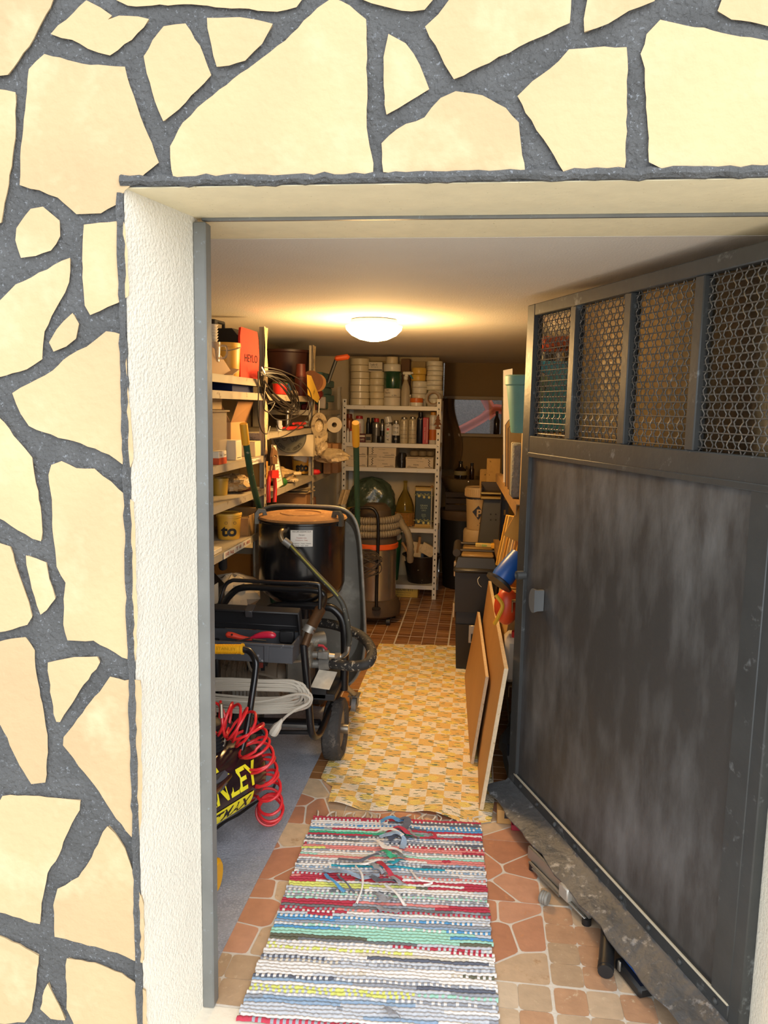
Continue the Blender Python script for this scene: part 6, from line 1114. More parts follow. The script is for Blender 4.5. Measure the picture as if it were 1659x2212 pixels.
crumple('tool_bag', 'dark brown tool bag slumped on the corner shelf', V((-1.37, 5.25, zb0)), .08, .09, .20, M('2e1b12', .6, var=.2, key='dark_leather'), seed=4)
p = cb(1440, 1140, 5.6); b = B(); b.lathe([(.018, -.12), (.055, -.12), (.055, .12), (.018, .12), (.018, -.12)], p, 24, Euler((PI/2, 0, .35)).to_matrix(), caps=False); t = thing1(b, 'paper_roll', 'white paper roll lying end-on in the corner bay', 'roll', M('c9b89a', .8, var=.04, key='paper_roll'), p)
for i, (x0, x1, y0, y1, Y) in enumerate(((1370, 1450, 1190, 1470, 5.55), (1460, 1530, 1190, 1460, 5.62))):
    p, w_, h_ = at(c1, x0, x1, y0, y1, Y, 1.12); carton('cardboard_sleeve', ['tall cardboard sleeve at the left in the corner bay', 'tall cardboard sleeve beside the white shelf upright'][i], 'box', p, (w_, .14, h_+.03), cardm)
carton('shelf_carton', 'low carton under the paper roll in the corner bay', 'box', V((-1.24, 5.6, 1.12)), (.25, .3, .24), M('6d5232', .8, var=.1, key='old_carton'))
plasw = M('b8a17a', .35, var=.25, vs=18, bump=1, bs=22, key='plastic_wrap', dist=.02)
for i, (x, y, Y, sx, sz, lb) in enumerate(((1290, 1480, 5.08, .06, .24, 'crumpled clear plastic bags hanging low on the second upright'), (1430, 1560, 5.3, .12, .10, 'crumpled plastic wrap heaped on the corner shelf'))): o = cb(x, y, Y); crumple('plastic_wrap', lb, V((max(o.x, -1.28), Y, o.z)), sx, .06, sz, plasw, cat='wrap', seed=6+i)
p = cb(1300, 1150, 5.03); t = T('tape_coil', 'bagged coil of pale tape hanging on the second upright', 'tape', p-V((0, 0, .08))); b = B(); b.lathe([(.03, -.012), (.055, -.012), (.055, .012), (.03, .012), (.03, -.012)], (0, 0, .08), 24, Euler((PI/2, 0, .5)).to_matrix(), caps=False); b.v = [(x, y, .08+(z-.08)*1.5) for x, y, z in b.v]; b.build('coil', M('94805c', .5, var=.2, key='bagged_tape', spots=('5f4a30', 25, .5, .1)), t, local=True); B().tube([(0, 0, .15), (.0, .01, .24)], .003, 5).build('cord', crm2, t, local=True)
for i in range(6): o = V((-1.40+.05*i, 5.50+.02*(i % 2), .7)); thing1(B().tube([o, o+V((rr(.05), rr(.03), .30+rr(.06)))], .008+.004*(i % 3), 8), 'tool_handle', [f'{w_} among the tools upright in the dark corner bay' for w_ in ('short brown handle', 'grey rod', 'pale wooden handle', 'thin dark rod', 'stout tan handle', 'rusty rod')][i], 'handle', M(['6a4a2c', '77706a', 'a98858', '2f2a26', '94744a', '6d452a'][i], .6), o)  # tool handles standing upright, some of them bare rods
for i in range(4): o = V((-1.2+.10*i, 5.3+.05*i, .7)); carton('scrap_box', f'{["crumpled pale", "small torn", "open tan", "low dusty"][i]} carton on the low corner shelf', 'box', o+V((0, 0, 0)), (.09, .12, .14+.03*(i % 2)), M(['b5986a', '9c8058', 'a8844f', '8c7450'][i], .8, var=.15), .3*i-.3) if o.x < -1.12 else None
p, w_, h_ = at(c1, 1490, 1600, 1850, 2010, 5.4); thing1(B().grid(lambda a, c: p+V(((a-.5)*w_*.8+.03*c, .02*math.sin(a*8), h_*c)), 6, 6, thick=(0, .02, 0)), 'newspaper_roll', 'folded newspaper standing by the white shelf upright', 'newspaper', M('a8926c', .8, var=.3, vs=40, key='newsprint', spots=('4a3c2a', 70, .6, .05)), p)
# ================================================================ the alcove at the back right
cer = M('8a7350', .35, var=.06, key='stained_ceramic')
o = V((-.115, 7.3, 0)); bz = P(1000, 1032, 7.3).z; t = T('washbasin', 'white ceramic washbasin in the dark alcove below the window', 'washbasin', V((o.x, 7.33, .3)))
def basin(a, c):
    an = 2*PI*a; k = [(.05, .0), (.14, .02), (.24, .10), (.29, .17), (.30, .185), (.27, .185), (.22, .13), (.10, .06), (.001, .05)][round(c*8)]; return (o.x+k[0]*.82*math.cos(an), 7.33+k[0]*.8*math.sin(an), bz-.185+k[1])
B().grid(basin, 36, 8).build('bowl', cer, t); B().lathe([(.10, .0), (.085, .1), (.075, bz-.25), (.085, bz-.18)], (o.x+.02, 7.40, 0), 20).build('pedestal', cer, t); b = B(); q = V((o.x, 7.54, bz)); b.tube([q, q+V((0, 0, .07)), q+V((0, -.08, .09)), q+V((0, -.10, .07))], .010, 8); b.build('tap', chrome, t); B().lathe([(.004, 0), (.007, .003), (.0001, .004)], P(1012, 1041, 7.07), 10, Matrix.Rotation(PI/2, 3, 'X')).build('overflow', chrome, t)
p = P(995, 1030, 7.2); p.z = bz; LT('liquor_bottle', 'round dark bottle with a pale label on the washbasin rim', 'bottle', V((p.x, 7.12, bz)), [('glass', [(.03, 0), (.055, .01), (.06, .05), (.05, .09), (.022, .115), (.016, .15)], M('1b110b', .1, key='dark_glass', coat=.5)), ('label', [(.0565, .03), (.0608, .05), (.055, .078)], M('8c8058', .6, key='old_label')), ('cap', [(.018, .14), (.019, .165), (.0001, .167)], blk2)]); p = P(1019, 1030, 7.2); LT('brown_bottle', 'slim brown bottle beside the round dark bottle', 'bottle', V((p.x, 7.14, bz)), [('glass', [(.02, 0), (.022, .004), (.022, .09), (.014, .11), (.014, .14)], M('2a150a', .15, key='brown_glass')), ('cap', [(.0155, .13), (.0155, .15), (.0001, .152)], blk2)])
p = P(1072, 944, 7.5); LT('tall_bottle', 'dark slender bottle on the sill of the small back window', 'bottle', V((p.x, 7.56, wz0+.004)), [('glass', [(.025, 0), (.028, .005), (.028, .13), (.012, .17), (.012, .2)], M('241b12', .15, key='sill_glass')), ('cap', [(.0135, .19), (.0135, .215), (.0001, .217)], blk2)])
a, c = P(955, 870, 7.52), P(985, 1010, 7.52); t = T('towel', 'limp brown towel hanging left of the small back window', 'towel', (a.x, 7.5, c.z)); B().grid(lambda u, v: (a.x-.02+(c.x-a.x+.03)*u*(1+.25*math.sin(v*5)), 7.53+.02*math.sin(u*14+v*3), c.z-.02+(a.z-c.z+.06)*v), 12, 14, thick=(0, .006, 0)).build('cloth', M('6f5636', .9, var=.12, key='brown_towel'), t); B().cyl((a.x+.03, 7.60, a.z+.05), (a.x+.03, 7.50, a.z+.05), .008, n=8).build('hook', zinc, t)
p = V((-.13, 7.0, 0)); LT('waste_bin', 'big black waste bin with a pale bag rim in the alcove', 'bin', V((p.x, 7.0, 0)), [('bin', [(.15, 0), (.16, .01), (.20, .66), (.21, .67), (.21, .70), (.19, .70), (.15, .02), (.0001, .02)], M('141211', .5, key='bin_black')), ('bag_rim', [(.196, .62), (.215, .66), (.216, .705), (.185, .712), (.18, .64)], M('5a4630', .6, var=.2, key='bag_rim'))]); carton('dark_crate', 'dark crate standing behind the black waste bin', 'box', V((-.13, 7.33, 0)), (.26, .3, .90), M('1f1812', .7, key='dark_crate')) if False else None
t = T('crate', 'dark slatted crate on the black bin below the washbasin', 'crate', V((p.x-.0, 6.96, .713))); b = B()
for i in range(3): b.box((0, -.14, .03+i*.055), (.30, .012, .045), .002)
for s in (-1, 1): b.box((s*.145, 0, .08), (.012, .28, .16), .002)
b.box((0, 0, .006), (.28, .28, .01)); b.build('slats', M('2a1c12', .7, key='crate_dark'), t, local=True, kind='stuff')
# white buckets with print, hopper, boards
wp_ = M('c7a878', .5, var=.06, key='white_pail'); p = P(1030, 1160, 6.0); k = mp(1030, 1100, 6.0); pz = lambda y: P(1030, y, 6.0).z
r = 27*k
LT('pail', 'lower white pail with dark side print under the lettered pail', 'pail', V((p.x, 6.0, 0)), [('pail', [(r*.86, 0), (r*.9, .01), (r*1.0, pz(1170))], wp_), ('band', [(r*.985, pz(1215)), (r*1.005, pz(1180))], M('2b2a35', .5, key='band_navy')), ('rim', [(r*1.0, pz(1178)), (r*1.1, pz(1172)), (r*1.1, pz(1147)), (r*1.02, pz(1142)), (.0001, pz(1142))], wp_)], n=30)
z0 = pz(1142); z1 = pz(1052); hh = z1-z0
t = LT('pail', 'upper white pail lettered in dark blue with a diamond logo', 'pail', V((p.x, 6.0, z0+.001)), [('pail', [(r*.82, 0), (r*.84, .005), (r*.95, hh*.72)], wp_), ('band', [(r*.925, hh*.62), (r*.955, hh*.78)], M('2b2a35', .5, key='band_navy')), ('rim', [(r*.95, hh*.76), (r*1.06, hh*.78), (r*1.06, hh*.97), (r*1.0, hh), (r*.95, hh*.98)], wp_)], n=30)
b = B()
for i in range(40): a = 2*PI*i/40; b.box(V((p.x, 6.0, z0))+V((r*1.065*math.cos(a), r*1.065*math.sin(a), hh*.88)), (.004, .006, hh*.15), 0, Euler((0, 0, a)).to_matrix())
b.build('rim_ribs', wp_, t, kind='stuff'); navy = M('232433', .5, key='logo_navy'); pc = V((p.x, 6.0-r*.93, z0))
text('IMPERM', hh*.07, wp_, t, pc+V((.01, -.006, hh*.70)), width=r*1.1, wrap=r*.97); text('RAMU', hh*.12, navy, t, pc+V((.004, .008, hh*.17)), width=r*1.35, wrap=r*.93); text('COLORE NATURA', hh*.035, navy, t, pc+V((.004, .012, hh*.08)), width=r*1.3, wrap=r*.93)
b = B(); b.prism([pc+V((x*r, -.004, hh*z)) for x, z in ((.05, .26), (.45, .42), (.05, .59), (-.42, .44))], (0, -.001, 0)); b.build('diamond_logo', navy, t); text('P', hh*.18, wp_, t, pc+V((.012, -.007, hh*.41)), bold=.03)
thing1(B().prism([V((p.x+dx_*k, 5.9, z)) for dx_, z in ((-12, pz(1205)), (8, pz(1205)), (4, pz(1180)), (-4, pz(1160)), (-7, pz(1185)))], (0, .02, 0)), 'orange_spatula', 'small orange pointed spatula before the lower white pail', 'spatula', M('c8702a', .5, key='spatula_orange'), (p.x, 5.9, pz(1205))) if False else None
gh = M('55524c', .5, .3, var=.12, vs=8, key='grey_sheet_metal'); gx = lambda x, y, Y=5.55: P(x, y, Y)
t = T('metal_chute', 'tall grey sheet metal chute with square holes beside the lettered pail', 'chute', V((gx(1062, 1185).x, 5.6, 0))); b = B(); q = [gx(1046, 1078), gx(1082, 1078), gx(1075, 1190), gx(1032, 1190)]; lo_ = [V((q[3].x-.02, 5.55, 0)), V((q[2].x+.02, 5.55, 0))]
b.prism([q[0], q[1], q[2], V((q[2].x, 5.55, .004)), V((q[3].x-.01, 5.55, .004)), q[3]], (0, .22, 0), bev=.006); b.build('sheet', gh, t); b = B()
for x, y in ((1060, 1111), (1060, 1123), (1071, 1111), (1071, 1123)): b.box(gx(x, y, 5.548), (.010, .003, .010))
b.build('square_hole', hole, t, kind='stuff'); b = B(); b.box((gx(1064, 1074).x, 5.62, gx(1064, 1074).z), (.17, .26, .02), .005); b.build('rim', M('b08b45', .35, .6, key='brass_rim'), t)
zt_ = gx(1064, 1072).z+.012; t = T('brass_tray', 'shallow brass edged tray on the grey metal chute', 'tray', V((gx(1062, 1068).x, 5.62, zt_))); b = B(); b.box((0, 0, .006), (.15, .2, .012), .003); b.box((0, .095, .04), (.15, .008, .07), .002); b.box((-.071, 0, .03), (.008, .19, .05), .002); b.build('tray', M('4b3a22', .4, .3, key='tray_dark'), t, local=True); B().box((0, -.102, .012), (.15, .006, .012), .002).build('edge', M('c09a4a', .3, .7, key='brass'), t, local=True)
cork = M('b58d4e', .85, var=.12, vs=20, key='stained_board', spots=('4a3218', 28, .60, .06))
for i, (x0, x1, y0, y1, Y) in enumerate(((1052, 1079, 990, 1048, 5.72), (1038, 1064, 1020, 1056, 5.66))):
    a, c = P(x0, y0, Y), P(x1, y1, Y); b = B(); zlo = zt_+.012 if i == 0 else c.z; b.box(((a.x+c.x)/2, Y, (a.z+zlo)/2), (c.x-a.x, .012, a.z-zlo), .002, None)
    thing1(b, 'stained_board', ['taller stained pale board standing in the brass edged tray', 'shorter stained pale board standing in the lettered pail'][i], 'board', cork, ((a.x+c.x)/2, Y, zlo)) if i == 0 else thing1(B().box((a.x*.4+c.x*.6-.02, 5.96, (a.z+z1-.12)/2), (.075, .012, a.z-z1+.12), .002), 'stained_board', 'shorter stained pale board standing in the lettered pail', 'board', cork, (c.x, 5.96, z1-.12))
# ================================================================ right rack behind the door
blkr = M('232020', .45, .3, var=.1, key='rack_black'); SR = 1.2
t = T('metal_rack', 'black slotted metal rack on the right wall behind the open door', 'shelf', (.40, 4.1, 0)); RXF = .145
for i, (x, y) in enumerate(((RXF, 4.95), (.70, 4.95), (.70, 3.35), (RXF+.08, 3.35))):
    sx = 1 if x < .4 else -1; b = B(); hgt = 1.32 if i in (0, 3) else 1.75; b.box((x+sx*.025, y, hgt/2), (.05, .003, hgt)); b.box((x, y-.02, hgt/2), (.003, .04, hgt)); b.build('upright', blkr, t)
    b = B(); 
    for q in range(12): b.box((x+sx*.025, y-.0022, .10+q*.095), (.013, .002, .034), .0009)
    b.build('slots', M('8a6a3a', .8, key='slot_light') if i == 0 else hole, t, kind='stuff')
for z in (SR, .78, .40):
    b = B(); b.prism([(RXF-.035, 4.96, z-.004), (RXF+.02, 3.34, z-.004), (.72, 3.34, z-.004), (.72, 4.96, z-.004)], (0, 0, .004)); b.prism([(RXF-.037, 4.96, z-.05), (RXF+.018, 3.34, z-.05), (RXF+.021, 3.34, z-.05), (RXF-.034, 4.96, z-.05)], (0, 0, .05)); b.build('shelf_board', M('8c6a3e', .6, var=.2, vs=10, key='rack_board_dusty'), t)
# on the top board: white panel, floats, tubs, blue crate
b = B(); a = PX(1086, 800, .135) if False else None
def rp_(x, y, Y): return P(x, y, Y)
def sheet(name, label, pix, Y, dy, m, cat, z=SR, arch=0):
    q = [P(x, y, Y) for x, y in pix]; zmin = min(p.z for p in q); off = z-zmin
    return thing1(B().prism([V((p.x, Y, p.z if p.z > zmin+.02 else z+.001)) for p in q], (dy*.04, dy, 0)), name, label, cat, m, V((q[0].x, Y, z)))
sheet('plastic_board', 'tall white panel with dark edge standing on the black rack', [(1087, 800), (1107, 796), (1107, 1050), (1087, 1046)], 4.35, .5, M('c8c2ba', .5, var=.04, key='white_panel'), 'panel')
def hawk(name, label, x0, x1, y0, y1, Y, m, edge):
    t = T(name, label, 'float', V((P(x0, y1, Y).x, Y, SR+.001))); q = [(x0, y1), (x0, y0+14), (x0+6, y0+5), (x1-2, y0), (x1+30, y0), (x1+30, y1)]; pp_ = [P(x, y, Y) for x, y in q]; pp_ = [V((p.x, Y, SR+.002 if abs(p.z-P(x0, y1, Y).z) < .03 else p.z)) for p in pp_]
    B().prism(pp_, (0, .012, 0)).build('board', m, t); B().prism([p+V((-.004, .012, 0)) for p in pp_], (0, .008, 0)).build('backing', edge, t); return t
feltm = M('b28b56', .9, var=.1, vs=40, key='felt_tan'); hawk('plaster_float', 'tan plastering board with clipped corner, front of two on the rack', 1099, 1112, 912, 1052, 3.95, feltm, blk2); hawk('plaster_float', 'tan plastering board with clipped corner, behind its twin on the rack', 1093, 1106, 904, 1050, 4.1, M('a37c48', .9, var=.1, vs=40, key='felt_tan2'), blk2)
t = T('carpet_float', 'grey shaggy sponge float at the front edge of the black rack', 'float', V((P(1114, 1060, 3.6).x, 3.6, SR+.002))); x_ = P(1103, 1000, 3.6); B().box((x_.x+.028, 3.62, SR+.125), (.045, .13, .245), .008).build('pad', M('7d7c78', .95, var=.25, vs=80, bump=1, bs=120, key='grey_pile', dist=.01), t); B().box((x_.x+.028, 3.69, SR+.125), (.05, .014, .25), .004).build('backing', M('8d8168', .6), t)
# teal pail, on the panel's shelf neighbour
p = P(1118, 905, 3.72); LT('pail', 'dusty teal plastic pail high on the rack at the door edge', 'pail', V((P(1118, 905, 3.45).x+.03, 3.45, 1.50)), [('pail', [(.055, 0), (.058, .005), (.082, .20), (.09, .205), (.092, .24), (.086, .245), (.08, .20), (.056, .01), (.0001, .01)], M('6fa39c', .5, var=.15, vs=9, key='teal_pail', spots=('a9b8a0', 8, .58, .15)))], n=30)
carton('storage_carton', 'pale carton carrying the teal pail on the rack', 'box', V((.27, 3.46, SR+.001)), (.17, .2, .296), M('a98f66', .7, var=.08, key='pale_carton'))
thing1(B().box((.262, 4.25, 1.62+.14), (.05, .18, .28), .004), 'blue_folder', 'narrow blue folder standing on top at the door edge', 'folder', M('2a4d7a', .5, key='blue_folder'), (.262, 4.25, 1.62)); carton('base_carton', 'brown carton under the blue folder on the rack', 'box', V((.30, 4.32, SR+.001)), (.18, .36, .416), M('7d5c36', .8, var=.1, key='brown_carton'))
t = T('crate', 'bright blue plastic crate seen through the wire mesh of the door', 'crate', V((.385, 3.92, SR+.30))); b = B(); W, D, H = .23, .26, .32
for s in (-1, 1): b.box((s*W/2, 0, H/2), (.006, D, H), .002); b.box((0, s*D/2, H/2), (W, .006, H), .002)
b.box((0, 0, .004), (W, D, .008)); b.box((0, 0, H), (W+.02, D+.02, .012), .003); b.build('shell', M('3aa2d8', .45, var=.06, key='blue_crate'), t, local=True); b = B(); b.tube(smooth([(-.11, -D/2-.004, .27), (-.09, -D/2-.02, .26), (-.085, -D/2-.02, .22), (-.095, -D/2-.02, .19), (-.11, -D/2-.004, .18)], 4), .007, 6); b.build('handle', M('2a2230', .5), t, local=True)
carton('dark_carton', 'dark carton below the blue crate on the rack', 'box', V((.385, 3.92, SR+.001)), (.23, .26, .295), M('3a2a1e', .8, key='dark_carton'))
t = T('tray', 'orange plastic tray resting upside down on the blue crate', 'tray', V((.385, 3.92, SR+.30+.327+.045))); b = B(); b.box((0, 0, .045), (.22, .26, .05), .012); b.box((0, 0, .006), (.23, .27, .010), .003); b.build('tray', M('a3401a', .5, var=.1, key='orange_tray'), t, local=True)
t = T('metal_cans', 'row of small tins between the blue crate and the orange tray', 'tin', V((.385, 3.92, SR+.30+.327))); 
for i in range(4): B().lathe([(.028, 0), (.028, .042), (.0001, .043)], (-.08+.055*i, -.10, 0), 12).build('tin', chrome if i % 2 else blk2, t, local=True)
# middle board of papers and books leaning, blue jug, orange red bag with yellow strap below
ycol = ['d8a23a', 'e0b45a', 'c98b2a', 'caa86a', 'dcc08a', 'b98a44', 'd69a30']
for i in range(7):
    Y = 3.97-.078*i; x_ = P(1078+4.6*i, 1150, Y).x; z0_ = .80; hgt = .27-.012*i+.02*(i % 2); thing1(B().box((x_+.06, Y, z0_+hgt/2), (.10, .016, hgt), .001, Euler((.16, .14, .12)).to_matrix()), 'folder', [f'{w_} folder leaning in the row of folders at the door edge' for w_ in ('golden yellow far end', 'pale yellow second', 'dark ochre third', 'tan middle', 'cream fifth', 'brownish sixth', 'bright amber nearest')][i], 'folder', M(ycol[i], .7, var=.12, vs=20), (x_+.06, Y, z0_), 'folders on the rack')
t = T('card_index', 'orange yellow card sticking up above the folders', 'card', V((P(1105, 1140, 3.5).x+.03, 3.5, 1.02))); B().box((0, 0, .075), (.07, .004, .15), .001, Euler((0, .45, 0)).to_matrix()).build('card', M('d8942e', .6, key='orange_card'), t, local=True)
for i in range(3): x_ = P(1079+6*i, 1190, 4.1-.2*i).x; thing1(B().box((x_+.03, 4.1-.2*i, .592), (.035, .18, .35), .002, Euler((0, .10, .1)).to_matrix()), 'plank', ['pale plank offcut leaning outside the rack, farthest of three', 'pale plank offcut leaning outside the rack, middle of three', 'pale plank offcut leaning outside the rack, nearest of three'][i], 'plank', M('c29a5c', .7, var=.12, vs=14, key='offcut'), (x_+.03, 4.1-.2*i, .41), 'plank offcuts by the rack') if i < 3 else None
t = T('blue_jug', 'blue plastic jug with a black foot hanging out beside the door edge', 'jug', P(1095, 1262, 3.35)); a, c = P(1078, 1258, 3.35), P(1118, 1205, 3.40); ax_ = (c-a).normalized(); Rj = ax_.to_track_quat('Z', 'Y').to_matrix(); B().lathe([(.045, .008), (.05, .03), (.045, .10), (.04, .15)], a, 24, Rj).build('body', M('2458a8', .35, key='jug_blue'), t); B().lathe([(.062, -.006), (.064, .004), (.05, .012), (.0001, .012)], a, 24, Rj).build('foot', blk2, t)
t = T('strapped_bag', 'orange red bag with a yellow strap beside the jug', 'bag', P(1088, 1340, 3.4)); o = P(1094, 1310, 3.42); b = B(); b.ball(o, .055, 18, sq=1.5, m=10); b.v = [(x, y, z) for x, y, z in b.v]; b.build('bag_body', M('d2481f', .4, var=.1, key='orange_bag'), t); b = B(); b.tube(smooth([o+V((-.05, -.045, .06)), o+V((-.02, -.06, .02)), o+V((-.035, -.06, -.03)), o+V((-.05, -.04, -.07))], 4), .009, 6); b.build('strap', M('d9a52a', .5, key='yellow_strap'), t)
t = T('canister', 'pale white canister standing low between board and door', 'canister', V((.19, 3.42, .402))); B().box((0, 0, .11), (.10, .16, .20), .02).build('body', M('c3b5a2', .4, var=.05, key='pale_canister'), t, local=True); B().cyl((0, -.04, .205), (0, -.04, .235), .022, n=14).build('cap', redc, t, local=True)
for i, (x, Y, z, h, lab) in enumerate(((.22, 3.2, .0, '15171b', 'black rubbish sack slumped behind the particle boards'), (.30, 3.5, .0, '1c1d22', 'second black sack deeper behind the particle boards'))): crumple('black_sack', lab, V((x, Y, z)), .075, .15, .36, M(h, .35, bump=.6, bs=12, key='sack'+h), seed=i)
# chipboard panels leaning
def board(name, label, bn, tn, bf, tf, th, mface, medge):
    t = T(name, label, 'board', bn); n = (tn-bn).cross(bf-bn).normalized(); n = n if n.x > 0 else -n; bn_, tn_, bf_, tf_ = [q+n*.0008 for q in (bn, tn, bf, tf)]
    ctr = (bn+tn+bf+tf)/4; ins = lambda q: q
    B().prism([bn_, tn_, tf_, bf_], n*th, bev=0).build('core', medge, t); i_ = .0015; B().prism([bn, tn, tf, bf], n*.0012).build('face', mface, t); return t
face = M('b88850', .55, var=.08, vs=4, key='board_face'); edge = M('d3bd9c', .85, var=.15, vs=60, key='board_edge', spots=('a98a60', 90, .6, .05))
bA, bB = G(1016, 1653), G(1035, 1753); zA, zB = .42, .60
tA = V((.062, bA.y, zA)); tB = V((.125, bB.y, zB))
fA = P(1031, 1322, 4.62); fB = P(1055, 1256, 4.55)
board('chipboard_panel', 'shorter brown faced chipboard panel leaning by the mat', bA+V((0, 0, .008)), tA, V((bA.x-.05, 4.56, .008)), V((fA.x, 4.56, zA-.012)), .014, face, edge)
board('chipboard_panel', 'taller brown faced chipboard panel leaning nearest the door', bB+V((0, 0, .009)), tB, V((bB.x-.03, 4.55, .009)), V((fB.x, 4.55, zB)), .016, face, edge)
# ---- black rolling toolbox
bx0, bx1, by0 = P(980, 1300, 4.66).x, .125, 4.66; kb = M('1c1a19', .45, var=.12, key='trolley_black'); bw = bx1-bx0; bc = (bx0+bx1)/2
zz_ = lambda y: P(1020, y, by0).z
t = T('rolling_toolbox', 'tall black stacked rolling toolbox beside the chipboard panels', 'toolbox', (bc, by0+.2, 0)); zl, zm, zt_ = zz_(1350), zz_(1322), zz_(1235)
B().prism([(bc-bw*.40, by0+.03, .012), (bc+bw*.42, by0+.03, .012), (bc+bw*.45, by0, zl), (bc-bw*.44, by0, zl)], (0, .36, 0), bev=.008).build('lower_bin', kb, t); B().prism([(bc-bw*.46, by0-.01, zm), (bc+bw*.48, by0-.01, zm), (bc+bw*.50, by0-.02, zt_), (bc-bw*.49, by0-.02, zt_)], (0, .40, 0), bev=.008).build('upper_box', kb, t)
b = B(); b.box((bc, by0+.18, (zl+zm)/2), (bw*.9, .34, zm-zl+.004), .004); b.build('joint', blk2, t); B().box((bc, by0+.17, zt_+.012), (bw*1.06, .43, .028), .012).build('rim', M('2a2725', .45, key='trolley_rim'), t); B().prism([(bc-bw*.48, by0-.02, zt_+.026), (bc+bw*.5, by0-.02, zt_+.026), (bc+bw*.44, by0+.0, zt_+.085), (bc-bw*.42, by0+.0, zt_+.085)], (0, .36, 0), bev=.01).build('lid', kb, t)
am = M('a9854e', .3, trans=.35, key='organiser_lid', var=.08)
for y_, w_ in ((.055, .78), (.30, .76)): B().box((bc+.01, by0+y_, zt_+.094), (bw*w_, .10, .022), .008).build('organiser_lid', am, t)
b = B(); b.tube([(bc-bw*.47, by0+.06, zt_+.10), (bc-bw*.47, by0+.30, zt_+.12)], .024, 14); b.tube([(bc-bw*.47, by0+.10, zt_+.11), (bc+bw*.45, by0+.10, zt_+.11)], .010, 8); b.tube([(bc-bw*.47, by0+.27, zt_+.125), (bc+bw*.45, by0+.27, zt_+.125)], .010, 8); b.build('pull_handle', M('3a322a', .45, .2, key='trolley_handle'), t)
for z in (zm-.01, zt_+.0): b = B(); b.box((bc-bw*.50, by0+.08, z), (.014, .05, .09), .003); b.build('side_latch', M('b59a78', .4, .6, key='latch_bright'), t)
q = P(1022, 1370, by0-.03); b = B(); b.box(q, (.055, .012, .11), .003); lt_ = b.build('front_latch', M('a8a29a', .35, .7, key='latch_silver'), t); B().box(q+V((.004, -.008, -.02)), (.034, .010, .05), .003).build('latch_slot', blk2, lt_)
b = B(); b.tube(smooth([P(1036, 1246, by0-.03), P(1032, 1252, by0-.04), P(1034, 1262, by0-.04), P(1040, 1268, by0-.03)], 4), .0018, 5); b.build('wire_loop', crm2, t)
w_ = P(1018, 1435, by0-.02); B().lathe([(.055, -.014), (.068, -.01), (.068, .01), (.055, .014)], (bc+bw*.36, by0+.01, .07), 24, Matrix.Rotation(PI/2, 3, 'Y')).build('wheel', rub, t)
# spirit level and marker on the trolley lid
t = T('level_tool', 'small yellow spirit level lying on the rolling toolbox', 'level', (bc+.05, by0+.19, zt_+.12)); B().box((.0, 0, .012), (.11, .022, .024), .003).build('body', M('c9aa58', .5, key='level_yellow'), t, local=True); B().box((.0, -.0115, .012), (.03, .002, .012)).build('vial', M('8fa04a', .2), t, local=True); text('I I I I', .008, dark, t, V((bc+.02, by0+.178, zt_+.132)), width=.03)
thing1(B().box((bc+bw*.43, by0+.19, zt_+.13), (.03, .05, .03), .004), 'cable_clamp', 'small orange yellow clip at the right of the spirit level', 'clip', M('d69a1e', .45), (bc+bw*.43, by0+.19, zt_+.115))
# ================================================================ seen under the door
o = G(1090, 1782); t = T('wood_block', 'square wooden block with a dark hole on the floor behind the mat', 'block', V((o.x, o.y+.02, 0))); B().box((0, .015, .028), (.06, .06, .055), .002).build('block', M('b5894f', .7, var=.12, vs=20, key='pale_wood'), t, local=True); B().box((.008, -.0155, .036), (.02, .003, .022)).build('hole', blk2, t, local=True)
o = G(1118, 1790); b = B(); b.box(o+V((.0, .03, .012)), (.05, .10, .022), .002); thing1(b, 'red_book', 'small red and blue book lying beside the wooden block', 'book', M('a3283a', .5, key='book_red'), (o.x, o.y+.03, 0)); thing1(B().box(o+V((.035, .02, .014)), (.04, .08, .026), .002), 'printed_pack', 'blue and white printed packet under the door flange', 'packet', M('8a93a8', .5, var=.3, vs=60), (o.x+.035, o.y+.02, 0))
dn = V((.927, .374, 0)); a, c = G(1140, 1872)-dn*.005, G(1266, 2002)-dn*.005; d = (c-a); L_ = d.length; ang = math.atan2(d.y, d.x); t = T('folding_step', 'grey aluminium folding step with black feet under the door', 'step', V((a.x, a.y, 0)), ang); alm = M('aaa69d', .4, .6, var=.1, key='step_alloy'); b = B(); b.box((L_/2-.01, .02, .044), (L_+.02, .012, .046), .003); b.box((L_/2, .05, .040), (L_, .05, .006), .002); b.box((L_/2, .006, .022), (L_*.96, .010, .008), .002); b.build('side_rail', alm, t, local=True)
B().box((L_*.66, .010, .044), (.05, .030, .045), .004).build('bracket', M('c8c4ba', .4, .4, key='bracket_pale'), t, local=True)
for u in (.06, .97): B().cyl((L_*u, .014, 0), (L_*u, .014, .022), .015, n=14).build('rubber_foot', blk2, t, local=True)
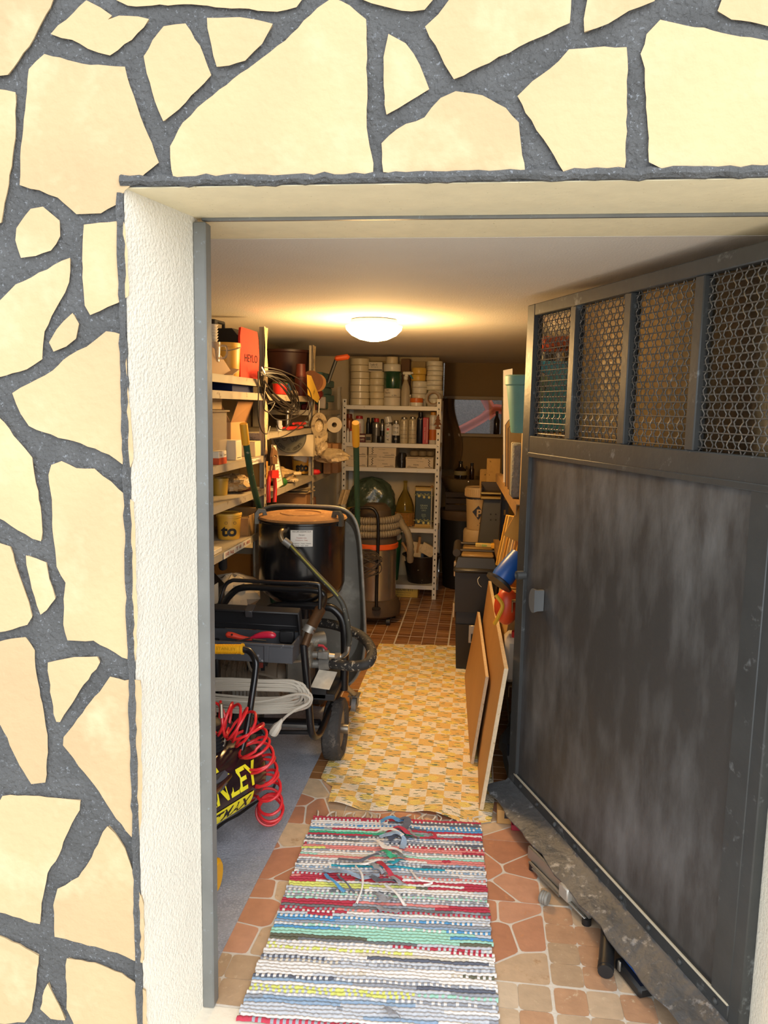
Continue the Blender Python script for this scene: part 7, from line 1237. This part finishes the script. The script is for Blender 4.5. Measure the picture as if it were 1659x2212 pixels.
b = B(); b.tube([(L_*.12, -.002, .018), (L_*.6, -.002, .018)], .004, 6); b.build('rod', zinc, t, local=True)
o = G(1188, 1946); b = B(); b.lathe([(.008, -.014), (.019, -.014), (.022, -.008), (.020, -.004), (.022, 0), (.020, .004), (.022, .008), (.019, .014), (.008, .014)], V((o.x-.02, o.y-.02, .0225)), 22, Euler((PI/2, 0, 1.05)).to_matrix()); thing1(b, 'castor_roller', 'small grey ribbed wheel on the floor beside the folding step', 'wheel', M('8d8a82', .6, var=.2, vs=60), (o.x-.02, o.y-.02, 0))
o = G(1307, 2116); t = T('trestle_leg', 'black tubular leg sticking out under the door beside the blue tool case', 'leg', V((o.x, o.y, 0))); dv_ = V((.19, .98, .10)).normalized(); B().cyl(V((0, 0, .0235))+dv_*.0, V((0, 0, .0235))+dv_*.24, .022, n=20).build('tube', M('2a2b2d', .45, .2, key='post_black'), t, local=True); B().cyl(V((0, 0, .0235))+dv_*.01, V((0, 0, .0235))+dv_*.03, .0232, n=20).build('foot_ring', blk2, t, local=True)
o = G(1372, 2122); t = T('tool_case', 'low blue and black tool case on the floor under the door', 'case', V((o.x, o.y, 0)), dang); B().box((0, .02, .018), (.13, .10, .036), .008).build('base', M('1f2022', .5, key='case_dark'), t, local=True); B().box((0, .03, .051), (.12, .09, .028), .008).build('body', M('1f5cc0', .45, key='case_blue'), t, local=True); b = B(); b.box((-.035, -.031, .03), (.012, .006, .03), .002); b.build('latch', M('9a948a', .4, .5), t, local=True)
# dark cabinet added by the right wall to darken the glass nearest the hinges
t = T('added_cupboard', 'tall dark cabinet added to darken the mesh pane nearest the hinges', 'added_cupboard', (.735, 2.55, 0)); dkb = M('2b211b', .6, var=.1, key='added_cupboard_dark'); B().box((.0, 0, 1.0), (.12, .78, 1.98), .004).build('carcass', dkb, t, local=True)
for s in (-1, 1):
    d_ = B().box((-.068, s*.192, 1.0), (.016, .375, 1.92), .004).build('door', dkb, t, local=True); B().box((-.082, s*.03, 1.05), (.012, .012, .12), .003).build('handle', zinc, d_, local=True)
